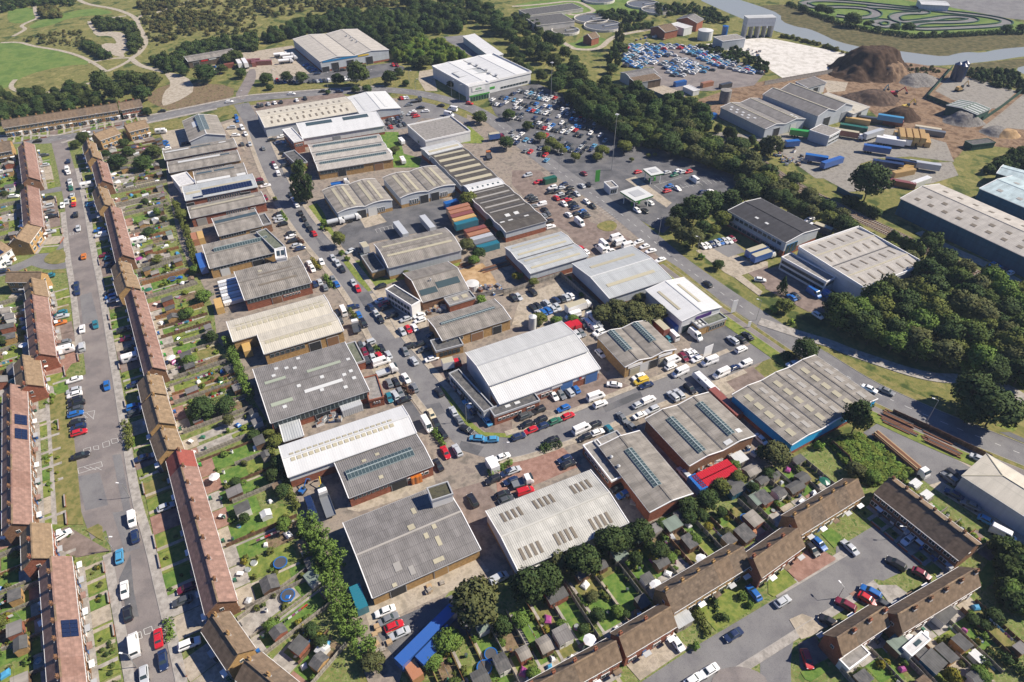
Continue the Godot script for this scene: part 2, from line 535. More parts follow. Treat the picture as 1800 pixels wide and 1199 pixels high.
func ribbed(p: PackedVector2Array, x0: float, x1: float, pitch: float, amp: float) -> ArrayMesh:
	var mb := MB.new()
	var n := maxi(1, int((x1 - x0) / pitch))
	var st := []
	if amp <= 0:
		st = [[x0, 0.0], [x1, 0.0]]
	else:
		for i in n:
			for e in [[0.0, 0.0], [0.55, 0.0], [0.66, 1.0], [0.9, 1.0]]:
				st.append([x0 + (x1 - x0) * (i + e[0]) / n, e[1] * amp])
		st.append([x1, 0.0])
	for k in p.size() - 1:
		var a := p[k]
		var b := p[k + 1]
		for i in st.size() - 1:
			var s: Array = st[i]
			var t: Array = st[i + 1]
			mb.quad(Vector3(s[0], a.y + s[1], a.x), Vector3(t[0], a.y + t[1], a.x), Vector3(t[0], b.y + t[1], b.x), Vector3(s[0], b.y + s[1], b.x))
	return mb.mesh()

func walls(p: PackedVector2Array, l: float, w: float, y0: float, top: float, out: float, gables: bool) -> ArrayMesh:
	var mb := MB.new()
	var y1 := minf(top, p[0].y)
	var y2 := minf(top, p[p.size() - 1].y)
	mb.quad(Vector3(-out, y0, out), Vector3(l + out, y0, out), Vector3(l + out, y1, out), Vector3(-out, y1, out))
	mb.quad(Vector3(l + out, y0, -w - out), Vector3(-out, y0, -w - out), Vector3(-out, y2, -w - out), Vector3(l + out, y2, -w - out))
	if gables:
		for k in p.size() - 1:
			var a := p[k]
			var b := p[k + 1]
			var az := a.x + (out if k == 0 else 0.0)
			var bz := b.x - (out if k == p.size() - 2 else 0.0)
			mb.quad(Vector3(l + out, y0, az), Vector3(l + out, y0, bz), Vector3(l + out, b.y, bz), Vector3(l + out, a.y, az))
			mb.quad(Vector3(-out, y0, bz), Vector3(-out, y0, az), Vector3(-out, a.y, az), Vector3(-out, b.y, bz))
	else:
		mb.quad(Vector3(l + out, y0, out), Vector3(l + out, y0, -w - out), Vector3(l + out, y2, -w - out), Vector3(l + out, y1, out))
		mb.quad(Vector3(-out, y0, -w - out), Vector3(-out, y0, out), Vector3(-out, y1, out), Vector3(-out, y2, -w - out))
	return mb.mesh()

func factory(b: Dictionary) -> Node3D:
	var l: float = b.L
	var w: float = b.W
	var h: float = b.h
	var root := thing(b.n, Vector3(b.o[0], 0, b.o[1]), b.a, b.l, b.get("c", "warehouse"))
	var kind: String = b.get("k", "gable")
	var p := profile(kind, b.get("b", 1), w, h, b.get("r", 1.5))
	var bh: float = b.get("bh", 0.0)
	if bh > 0:
		part(root, "base_wall", walls(p, l, w, -0.1, bh, -0.04, false), M[b.get("bm", "brick_red")])
	part(root, "wall", walls(p, l, w, bh if bh > 0 else -0.1, 99, 0.0, true), M[b.get("w", "clad_grey")])
	var flat := kind == "flat"
	var over := 0.0 if flat else 0.22
	var e := p.duplicate()
	if not flat:
		var d0 := (e[0] - e[1]).normalized() * 0.3
		e[0] += d0
		var z := e.size() - 1
		e[z] += (e[z] - e[z - 1]).normalized() * 0.3
		for i in e.size():
			e[i].y += 0.06
	if kind == "hip":
		hip_roof(root, l, w, h, b.get("r", 2.5), M[b.m])
		return root
	part(root, "roof", ribbed(e, -over, l + over, b.get("pitch", 0.62), 0.0 if flat else b.get("amp", 0.045)), M[b.get("m", "roof_grey")])
	var tm: Material = M[b.get("t", "trim_white")]
	var ub := unit_box()
	if flat or b.has("up"):
		var up: float = b.get("up", 0.35)
		for s in 4:
			var f := side_frame(s, l, w)
			var len: float = l if s % 2 == 0 else w
			var trim: float = 0.3 if s % 2 == 0 else -0.3
			set_part(root, "parapet", ub, tm, f * Transform3D(Basis.from_scale(Vector3(len + trim, up + 0.3, 0.3)), Vector3(len / 2, h + up / 2 - 0.1, 0.0 if flat else 0.2)))
	if not flat:
		for x in [-over, l + over]:
			var mb := MB.new()
			for k in e.size() - 1:
				var a := e[k]
				var c := e[k + 1]
				var d := c - a
				mb.box(Vector3.ZERO, Vector3(0.22, 0.26, d.length() + 0.05), Transform3D(Basis(Vector3.RIGHT, Vector3(0, d.x, -d.y).normalized() * (-1 if d.x < 0 else 1), Vector3(0, d.y, d.x).normalized()), Vector3(x, (a.y + c.y) / 2, (a.x + c.x) / 2)))
			part(root, "verge_trim", mb.mesh(), tm)
		for z in [e[0], e[e.size() - 1]]:
			part(root, "gutter", ub, M[b.get("g", "trim_grey")], Vector3(l / 2, z.y - 0.1, z.x), Vector3(l + 0.4, 0.2, 0.2))
		if b.get("b", 1) > 1 or b.get("ridge", true):
			for k in range(1, e.size() - 1):
				if e[k].y > e[k - 1].y and e[k].y > e[k + 1].y:
					part(root, "ridge_cap", ub, M[b.get("rm", b.get("m", "roof_grey"))], Vector3(l / 2, e[k].y + 0.04, e[k].x), Vector3(l + 0.4, 0.16, 0.5))
				elif e[k].y < e[k - 1].y and e[k].y < e[k + 1].y:
					part(root, "valley_gutter", ub, M.trim_dark, Vector3(l / 2, e[k].y + 0.08, e[k].x), Vector3(l + 0.3, 0.1, 0.45))
	# rooflights: [segment, s0, s1, x0, length, count, step, material]
	for q in b.get("lights", []):
		var a: Vector2 = e[q[0]]
		var c: Vector2 = e[q[0] + 1]
		var d := c - a
		var z := Vector3(0, d.y, d.x).normalized()
		var y := Vector3(0, -z.z, z.y) * signf(-z.z)
		for k in int(q[5]):
			var mid := a.lerp(c, (q[1] + q[2]) / 2)
			var bs := Basis(Vector3.RIGHT, y, z).scaled_local(Vector3(q[4], 0.12, d.length() * (q[2] - q[1])))
			set_part(root, "rooflight", ub, M[q[7]], Transform3D(bs, Vector3(q[3] + k * q[6] + q[4] / 2, mid.y, mid.x) + y * 0.07))
	# glazed ridge lanterns: [ridge z as a share of the depth, x0, x1, half width, rise]
	for q in b.get("lanterns", []):
		lantern(root, e, -w * q[0], q[1], q[2], q[3], q[4])
	# solar panels: [segment, s0, s1, x0, x1, columns, rows]
	for q in b.get("solar", []):
		var a: Vector2 = e[q[0]]
		var d: Vector2 = e[q[0] + 1] - a
		var z := Vector3(0, d.y, d.x).normalized()
		var y := Vector3(0, -z.z, z.y) * signf(-z.z)
		for i in int(q[5]):
			for j in int(q[6]):
				var s: float = q[1] + (q[2] - q[1]) * (j + 0.5) / q[6]
				var mid := a + d * s
				var px: float = (q[4] - q[3]) / q[5]
				set_part(root, "solar_panel", ub, M.solar, Transform3D(Basis(Vector3.RIGHT, y, z).scaled_local(Vector3(px * 0.93, 0.06, d.length() * (q[2] - q[1]) / q[6] * 0.95)), Vector3(q[3] + px * (i + 0.5), mid.y, mid.x) + y * 0.16))
	# doors: [side, x, width, height, material]
	for q in b.get("doors", []):
		var f := side_frame(q[0], l, w)
		var o := set_part(root, "door_frame", ub, M.trim_grey, f * Transform3D(Basis.from_scale(Vector3(q[2] + 0.3, q[3] + 0.2, 0.16)), Vector3(q[1], (q[3] + 0.2) / 2, 0.04)))
		o.name = "roller_door" if q[2] > 2.2 else "door"
		part(o, "shutter" if q[2] > 2.2 else "leaf", ub, M[q[4]], Vector3(0, -0.02, 0.15), Vector3(q[2] / (q[2] + 0.3), 0.96, 1.0))
	# windows: [side, x0, x1, y0, y1, count, frame]
	for q in b.get("windows", []):
		var f := side_frame(q[0], l, w)
		var each: float = (q[2] - q[1]) / q[5]
		for k in int(q[5]):
			var gap: float = 0.02 if q.size() > 7 else 0.3
			var ww := each - minf(gap, each * 0.4)
			var o := set_part(root, "window", ub, M[q[6]], f * Transform3D(Basis.from_scale(Vector3(ww, q[4] - q[3], 0.14)), Vector3(q[1] + each * (k + 0.5), (q[3] + q[4]) / 2, 0.05)))
			part(o, "pane", ub, M.glass, Vector3(0, 0, 0.2), Vector3(1.0 - 0.16 / maxf(ww, 0.4), 1.0 - 0.2 / maxf(q[4] - q[3], 0.4), 0.8))
	# signs: [side, x, y, width, height, board, text, text colour]
	for q in b.get("signs", []):
		var f := side_frame(q[0], l, w)
		var o := set_part(root, "sign_board", ub, M[q[5]], f * Transform3D(Basis.from_scale(Vector3(q[3], q[4], 0.15)), Vector3(q[1], q[2], 0.12)))
		if q[6]:
			var tx := TextMesh.new()
			tx.text = q[6]
			tx.font_size = 32
			tx.pixel_size = q[4] * 0.022
			tx.depth = 0.04
			tx.curve_step = 4
			var fn := SystemFont.new()
			fn.font_names = PackedStringArray(["Droid Sans"])
			fn.font_weight = 700
			tx.font = fn
			var to := set_part(root, "lettering", tx, M[q[7]], f * Transform3D(Basis.IDENTITY, Vector3(q[1], q[2], 0.225)))
			to.set_meta("label", "lettering on the sign")
	for q in b.get("vents", []):   # x, share of depth, height, radius
		var mv := MB.new()
		var yb := h
		for k in e.size() - 1:
			if -w * q[1] <= e[k].x and -w * q[1] >= e[k + 1].x:
				yb = lerpf(e[k].y, e[k + 1].y, inverse_lerp(e[k].x, e[k + 1].x, -w * q[1]))
		mv.tube(Vector3(q[0], yb - 0.1, -w * q[1]), Vector3(q[0], yb + q[2], -w * q[1]), q[3], q[3], 10)
		mv.tube(Vector3(q[0], yb + q[2], -w * q[1]), Vector3(q[0], yb + q[2] + 0.3, -w * q[1]), q[3] * 1.7, 0.05, 10)
		part(root, "roof_vent", mv.mesh(), M.trim_grey)
	return root

func hip_roof(root: Node3D, l: float, w: float, h: float, rise: float, mat: Material) -> void:
	var o := 0.3
	var mb := MB.new()
	var a := Vector3(-o, h, o)
	var b := Vector3(l + o, h, o)
	var c := Vector3(l + o, h, -w - o)
	var d := Vector3(-o, h, -w - o)
	var e := Vector3(w / 2, h + rise, -w / 2)
	var f := Vector3(l - w / 2, h + rise, -w / 2)
	mb.quad(a, b, f, e)
	mb.quad(c, d, e, f)
	mb.tri(b, c, f)
	mb.tri(d, a, e)
	mb.quad(d, c, b, a)
	part(root, "roof", mb.mesh(), mat)
	var mr := MB.new()
	for s in [[e, f], [a, e], [d, e], [b, f], [c, f]]:
		mr.tube(s[0], s[1], 0.16, 0.16, 5)
	part(root, "hip_capping", mr.mesh(), M.light_cream)
	for s in [[0.0, o], [0.0, -w - o]]:
		part(root, "gutter", unit_box(), M.trim_grey, Vector3(l / 2, h - 0.1, s[1]), Vector3(l + 0.6, 0.2, 0.2))

func lantern(root: Node3D, e: PackedVector2Array, zc: float, x0: float, x1: float, hw: float, up: float) -> void:
	var base := 0.0
	for k in e.size() - 1:
		if zc <= e[k].x and zc >= e[k + 1].x:
			base = lerpf(e[k].y, e[k + 1].y, inverse_lerp(e[k].x, e[k + 1].x, zc))
	var y0 := base - 0.25
	var y1 := base + up
	var fr := MB.new()
	for s in [-1.0, 1.0]:
		fr.box(Vector3((x0 + x1) / 2, y0 + 0.15, zc + s * hw), Vector3(x1 - x0, 0.5, 0.14))
	for x in [x0, x1]:
		fr.quad(Vector3(x, y0 - 0.1, zc + hw), Vector3(x, y0 - 0.1, zc - hw), Vector3(x, y0 + 0.4, zc - hw), Vector3(x, y0 + 0.4, zc + hw))
		fr.tri(Vector3(x, y0 + 0.4, zc + hw), Vector3(x, y0 + 0.4, zc - hw), Vector3(x, y1 + 0.05, zc))
	fr.box(Vector3((x0 + x1) / 2, y1 + 0.03, zc), Vector3(x1 - x0 + 0.1, 0.14, 0.3))
	var n := int((x1 - x0) / 0.9)
	for k in n + 1:
		for s in [-1.0, 1.0]:
			var a := Vector3(x0 + (x1 - x0) * k / n, y0 + 0.4, zc + s * hw)
			var c := Vector3(a.x, y1, zc)
			fr.tube(a + Vector3(0, 0.03, 0), c + Vector3(0, 0.03, 0), 0.055, 0.055, 4)
	var rl := part(root, "roof_lantern", fr.mesh(), M.glazing_bar)
	var wide := (x1 - x0) / n
	for s in [1.0, -1.0]:
		var z := Vector3(0, y1 - y0 - 0.4, -s * hw)
		for k in n:
			var mid := Vector3(x0 + wide * (k + 0.5), (y0 + 0.4 + y1) / 2, zc + s * hw / 2)
			set_part(rl, "pane", unit_box(), M.glass_roof, Transform3D(Basis(Vector3.RIGHT, z.normalized().cross(Vector3.RIGHT), z.normalized()).scaled_local(Vector3(wide * 0.94, 0.04, z.length())), mid))

# ---------------------------------------------------------------- houses
func window_on(root: Node3D, f: Transform3D, x: float, y: float, w: float, h: float) -> void:
	var o := set_part(root, "window", unit_box(), M.trim_white, f * Transform3D(Basis.from_scale(Vector3(w, h, 0.12)), Vector3(x, y, 0.03)))
	for s in [-1.0, 1.0]:
		part(o, "pane", unit_box(), M.glass, Vector3(s * 0.24, 0, 0.2), Vector3(0.42, 0.84, 0.8))

func house(at: Vector3, turn: float, w: float, d: float, h: float, rise: float, roof: String, wall: String, first: bool, last: bool, k: int, label: String, group: String, poster: int) -> void:
	var root := thing("terraced_house" if not (first and last) else "house", at, turn, label, "house", group)
	var l := w - 0.03
	var key := "h%.1f_%.1f_%.1f_%s%s" % [w, d, h, first, last]
	if not cache.has(key):
		var p := profile("gable", 1, d, h, rise)
		var e := p.duplicate()
		e[0] += (e[0] - e[1]).normalized() * 0.45
		e[2] += (e[2] - e[1]).normalized() * 0.45
		for i in 3:
			e[i].y += 0.08
		var x0 := -0.25 if first else 0.0
		var x1 := l + (0.25 if last else 0.02)
		var mb := MB.new()
		for s in 2:
			var a := e[s]
			var b := e[s + 1]
			mb.quad(Vector3(x0, a.y, a.x), Vector3(x1, a.y, a.x), Vector3(x1, b.y, b.x), Vector3(x0, b.y, b.x))
			for x in [x0, x1]:
				mb.quad(Vector3(x, a.y - 0.14, a.x), Vector3(x, b.y - 0.14, b.x), Vector3(x, b.y, b.x), Vector3(x, a.y, a.x))
		for z in [e[0], e[2]]:
			mb.quad(Vector3(x0, z.y - 0.16, z.x), Vector3(x1, z.y - 0.16, z.x), Vector3(x1, z.y, z.x), Vector3(x0, z.y, z.x))
		var mr := MB.new()
		var nt := int((x1 - x0) / 0.5)
		for i in nt:
			mr.box(Vector3(x0 + (x1 - x0) * (i + 0.5) / nt, e[1].y + 0.05 + 0.02 * (i % 2), e[1].x), Vector3((x1 - x0) / nt, 0.13, 0.34))
		cache[key] = [walls(p, l, d, -0.1, 99, 0.0, true), mb.mesh(), mr.mesh(), e]
	var c: Array = cache[key]
	part(root, "wall", c[0], M[wall])
	var ro := part(root, "roof", c[1], M[roof])
	part(ro, "ridge_tiles", c[2], M[roof if k % 3 else "tile_tan"])
	var f := side_frame(0, l, d)
	var g := side_frame(2, l, d)
	var ub := unit_box()
	for s in [c[3][0], c[3][2]]:
		part(root, "gutter", ub, M.trim_white, Vector3(l / 2, s.y - 0.06, s.x), Vector3(l, 0.13, 0.14))
	window_on(root, f, l * 0.27, h - 1.25, 1.5, 1.15)
	window_on(root, f, l * 0.76, h - 1.25, 1.1, 1.15)
	window_on(root, f, l * 0.3, 1.5, 2.0, 1.3)
	set_part(root, "door", ub, M[["trim_white", "door_wood", "door_blue", "trim_white"][k % 4]], f * Transform3D(Basis.from_scale(Vector3(0.95, 2.05, 0.14)), Vector3(l * 0.78, 1.03, 0.04)))
	set_part(root, "porch_roof", ub, M[["trim_white", roof, "trim_grey"][k % 3]], f * Transform3D(Basis(Vector3.RIGHT, 0.12), Vector3.ZERO) * Transform3D(Basis.from_scale(Vector3(1.7, 0.12, 1.0)), Vector3(l * 0.78, 2.42, 0.65)))
	window_on(root, g, l * 0.27, h - 1.25, 1.3, 1.1)
	window_on(root, g, l * 0.74, h - 1.25, 1.3, 1.1)
	window_on(root, g, l * 0.3, 1.5, 1.8, 1.25)
	set_part(root, "back_door", ub, M.trim_white, g * Transform3D(Basis.from_scale(Vector3(0.9, 2.0, 0.14)), Vector3(l * 0.76, 1.0, 0.04)))
	if first:
		window_on(root, side_frame(3, l, d), d * 0.5, h - 0.9, 0.8, 0.9)
	if last:
		window_on(root, side_frame(1, l, d), d * 0.5, h - 0.9, 0.8, 0.9)
	if true:
		var cz: float = c[3][1].x - 0.55
		if not cache.has("chimney"):
			var mc := MB.new()
			mc.box(Vector3(0, 0, 0), Vector3(0.62, 1.5, 0.5))
			mc.box(Vector3(0, 0.74, 0), Vector3(0.74, 0.12, 0.62))
			var mp := MB.new()
			for s in [-0.17, 0.17]:
				mp.tube(Vector3(s, 0.78, 0), Vector3(s, 1.2, 0), 0.11, 0.09, 7)
			cache.chimney = [mc.mesh(), mp.mesh()]
		var ch := part(root, "chimney", cache.chimney[0], M[wall], Vector3(0.45, h + rise - 0.1, cz))
		part(ch, "chimney_pot", cache.chimney[1], M.timber_orange)
		part(ch, "flashing", unit_box(), M.trim_grey, Vector3(0, -0.42, 0.1), Vector3(0.9, 0.36, 0.85))
	if poster > 0:   # solar panels on one slope (1 front, 2 back)
		var a: Vector2 = c[3][0 if poster == 1 else 2]
		var b: Vector2 = c[3][1]
		var dd := b - a
		var z := Vector3(0, dd.y, dd.x).normalized()
		var y := Vector3(0, -z.z, z.y) * signf(-z.z)
		for i in 4:
			for j in 2:
				var mid := a + dd * (0.28 + 0.36 * j)
				set_part(root, "solar_panel", ub, M.solar, Transform3D(Basis(Vector3.RIGHT, y, z).scaled_local(Vector3(0.98, 0.06, dd.length() * 0.345)), Vector3(0.6 + 1.05 * i + 0.2, mid.y, mid.x) + y * 0.15))

# one row of houses: walking from the first end to the last with the front on the right hand
func terrace(t: Dictionary) -> void:
	var n: int = t.n
	var w: float = t.L / n
	var dirx := Vector3(cos(t.a), 0, -sin(t.a))
	for k in n:
		var at := Vector3(t.o[0], 0, t.o[1]) + dirx * (w * k)
		var which := "%s house from the %s end of the %s" % [ordinal(k + 1), t.from, t.l] if n > 2 else ("%s house of the %s" % [["near" if t.from == "near" else t.from, "other"][k], t.l] if n == 2 else "single house, the %s" % t.l)
		var rf: String = t.m
		if M.has(rf + "2") and rng.randf() < 0.35:
			rf += "2"
		if t.has("odd") and t.odd[0] == k:
			rf = t.odd[1]
		house(at, t.a, w, t.W, t.h, t.r, rf, t.w, k == 0, k == n - 1, k + n, which, "terraced houses", t.get("pv", {}).get(k, 0))
		if t.get("back", 0.0) > 0:
			back_garden(at, t.a, w, t.W, t.back, "%s %s" % [ordinal(k + 1), t.s], k, n)
		if t.get("front", 0.0) > 0:
			front_garden(at, t.a, w, t.front, "%s %s" % [ordinal(k + 1), t.s], k, n, t.get("fp", ""))

func local(at: Vector3, turn: float, x: float, z: float, y := 0.0) -> Vector3:
	return at + Vector3(cos(turn) * x + sin(turn) * z, y, -sin(turn) * x + cos(turn) * z)

func patch(called: String, at: Vector3, turn: float, x0: float, x1: float, z0: float, z1: float, y: float, mat: String) -> void:
	var mb := MB.new()
	mb.quad(Vector3(x0, y, z1), Vector3(x1, y, z1), Vector3(x1, y, z0), Vector3(x0, y, z0))
	for e in [[x0, z0, x0, z1], [x0, z1, x1, z1], [x1, z1, x1, z0], [x1, z0, x0, z0]]:
		mb.quad(Vector3(e[0], -0.05, e[1]), Vector3(e[2], -0.05, e[3]), Vector3(e[2], y, e[3]), Vector3(e[0], y, e[1]))
	var o := setting(called, mb.mesh(), M[mat])
	o.position = at
	o.rotation.y = turn

func fence(at: Vector3, turn: float, length: float, mat: String, label: String, high := 1.7) -> void:
	var o := thing("garden_fence", at, turn, label, "fence", "garden fences")
	var n := maxi(1, roundi(length / 1.85))
	var w := length / n
	if not cache.has("posts%d" % n):
		var mb := MB.new()
		for k in n + 1:
			mb.box(Vector3(w * k, 0.6, 0), Vector3(0.1, 1.2, 0.1))
		cache["posts%d" % n] = mb.mesh()
	part(o, "posts", cache["posts%d" % n], M[mat]).set_meta("kind", "stuff")
	for k in n:
		part(o, "panel", unit_box(), M[mat], Vector3(w * (k + 0.5), high / 2 + rng.randf_range(-0.06, 0.06), 0), Vector3(w - 0.1, high, 0.06))

func shed(at: Vector3, turn: float, w: float, d: float, h: float, mat: String, roof: String, label: String, called := "garden_shed") -> void:
	var o := thing(called, at, turn, label, "shed", "garden sheds")
	var pitched := rng.randf() < 0.35
	var p := profile("gable" if pitched else "mono", 1, d, h, d * (0.2 if pitched else 0.08))
	part(o, "wall", walls(p, w, d, -0.05, 99, 0.0, true), M[mat])
	var e := p.duplicate()
	var z := e.size() - 1
	e[0] += (e[0] - e[1]).normalized() * 0.15
	e[z] += (e[z] - e[z - 1]).normalized() * 0.15
	for i in e.size():
		e[i].y += 0.05
	part(o, "roof", ribbed(e, -0.12, w + 0.12, 0.5, 0.015), M[roof])
	part(o, "door", unit_box(), M[mat], Vector3(w * 0.5, 0.95, 0.02), Vector3(0.8, 1.8, 0.08))
	if w > 2.4:
		part(o, "window", unit_box(), M.glass, Vector3(w * 0.18, 1.4, 0.02), Vector3(0.7, 0.5, 0.07))

func conservatory(at: Vector3, turn: float, w: float, d: float, label: String) -> void:
	var o := thing("conservatory", at, turn, label, "conservatory", "conservatories")
	var p := profile("mono", 1, d, 2.2, 0.7)
	part(o, "wall", walls(p, w, d, -0.05, 0.7, 0.0, false), M.render_white)
	var fr := MB.new()
	for k in 5:
		var x := w * k / 4.0
		fr.box(Vector3(x, 1.2, 0), Vector3(0.1, 2.1, 0.1))
		fr.tube(Vector3(x, 2.26, 0.1), Vector3(x, 2.96, -d), 0.06, 0.06, 4)
	fr.box(Vector3(w / 2, 2.2, 0), Vector3(w, 0.12, 0.14))
	part(o, "frame", fr.mesh(), M.trim_white)
	for k in 4:
		set_part(o, "roof_pane", unit_box(), M.light_white, Transform3D(Basis(Vector3.RIGHT, atan2(0.7, d)).scaled_local(Vector3(w / 4 - 0.1, 0.05, d)), Vector3(w * (k + 0.5) / 4, 2.58, -d / 2)))
		part(o, "pane", unit_box(), M.glass, Vector3(w * (k + 0.5) / 4, 1.45, 0), Vector3(w / 4 - 0.1, 1.4, 0.05))

func trampoline(at: Vector3, r: float, label: String) -> void:
	var o := thing("trampoline", at, 0, label, "trampoline", "garden trampolines")
	var mt := MB.new()
	var pad := MB.new()
	var lg := MB.new()
	for k in 20:
		var a := TAU * k / 20
		var b := TAU * (k + 1) / 20
		var ca := Vector3(cos(a), 0, sin(a))
		var cb := Vector3(cos(b), 0, sin(b))
		mt.tri(Vector3(0, 0.8, 0), cb * r * 0.85 + Vector3(0, 0.82, 0), ca * r * 0.85 + Vector3(0, 0.82, 0))
		pad.quad(ca * r * 0.85 + Vector3(0, 0.86, 0), cb * r * 0.85 + Vector3(0, 0.86, 0), cb * r + Vector3(0, 0.86, 0), ca * r + Vector3(0, 0.86, 0))
		pad.quad(ca * r + Vector3(0, 0.86, 0), cb * r + Vector3(0, 0.86, 0), cb * r + Vector3(0, 0.72, 0), ca * r + Vector3(0, 0.72, 0))
		if k % 5 == 0:
			lg.tube(ca * r * 0.95, ca * r * 0.95 + Vector3(0, 0.8, 0), 0.04, 0.04, 6)
	part(o, "mat", mt.mesh(), M.trim_dark)
	part(o, "pad", pad.mesh(), M.paint_b)
	part(o, "legs", lg.mesh(), M.steel).set_meta("kind", "stuff")

func parasol(at: Vector3, label: String, c1: String) -> void:
	var o := thing("garden_parasol", at, 0, label, "parasol", "garden parasols")
	var mb := MB.new()
	for k in 8:
		var a := TAU * k / 8
		var b := TAU * (k + 1) / 8
		mb.tri(Vector3(0, 2.5, 0), Vector3(cos(b) * 1.4, 2.05, sin(b) * 1.4), Vector3(cos(a) * 1.4, 2.05, sin(a) * 1.4))
	part(o, "canopy", mb.mesh(), M[c1])
	var mp := MB.new()
	mp.tube(Vector3.ZERO, Vector3(0, 2.45, 0), 0.03, 0.03, 6)
	part(o, "pole", mp.mesh(), M.trim_white)

func table_set(at: Vector3, turn: float, label: String) -> void:
	var o := thing("garden_table", at, turn, label, "table", "garden tables")
	part(o, "top", unit_box(), M.trim_white, Vector3(0, 0.72, 0), Vector3(1.5, 0.05, 0.9))
	for s in [[-0.6, -0.35], [0.6, -0.35], [-0.6, 0.35], [0.6, 0.35]]:
		part(o, "leg", unit_box(), M.trim_white, Vector3(s[0], 0.35, s[1]), Vector3(0.06, 0.7, 0.06))

func wheelie_bin(at: Vector3, turn: float, mat: String, label: String) -> void:
	var o := thing("wheelie_bin", at, turn, label, "bin", "wheelie bins")
	if not cache.has("bin"):
		var mb := MB.new()
		mb.loft([[Vector3(-0.22, 0.08, 0.22), Vector3(0.22, 0.08, 0.22), Vector3(0.22, 0.08, -0.22), Vector3(-0.22, 0.08, -0.22)], [Vector3(-0.29, 0.98, 0.32), Vector3(0.29, 0.98, 0.32), Vector3(0.29, 0.98, -0.32), Vector3(-0.29, 0.98, -0.32)]])
		var ml := MB.new()
		ml.box(Vector3(0, 1.02, 0.02), Vector3(0.62, 0.08, 0.72))
		var mw := MB.new()
		mw.tube(Vector3(-0.3, 0.1, -0.25), Vector3(0.3, 0.1, -0.25), 0.1, 0.1, 8)
		cache.bin = [mb.mesh(), ml.mesh(), mw.mesh()]
	part(o, "body", cache.bin[0], M[mat])
	part(o, "lid", cache.bin[1], M[mat])
	part(o, "wheels", cache.bin[2], M.tyre)

func washing_line(at: Vector3, turn: float, length: float, label: String) -> void:
	var o := thing("washing_line", at, turn, label, "washing line", "washing lines")
	var mb := MB.new()
	mb.tube(Vector3.ZERO, Vector3(0, 2.1, 0), 0.04, 0.04, 6)
	mb.tube(Vector3(length, 0, 0), Vector3(length, 2.1, 0), 0.04, 0.04, 6)
	mb.tube(Vector3(0, 2.05, 0), Vector3(length, 2.05, 0), 0.012, 0.012, 4)
	part(o, "posts_and_cord", mb.mesh(), M.steel)
	var x := 0.4
	while x < length - 0.8:
		var w := rng.randf_range(0.4, 0.9)
		part(o, "garment", unit_box(), M[["paint_w", "paint_w", "paint_l", "paint_p", "paint_s", "paint_r"][rng.randi() % 6]], Vector3(x + w / 2, 2.02 - 0.35, 0), Vector3(w, 0.7, 0.04))
		x += w + 0.12

func pick(a: Array):
	return a[rng.randi() % a.size()]

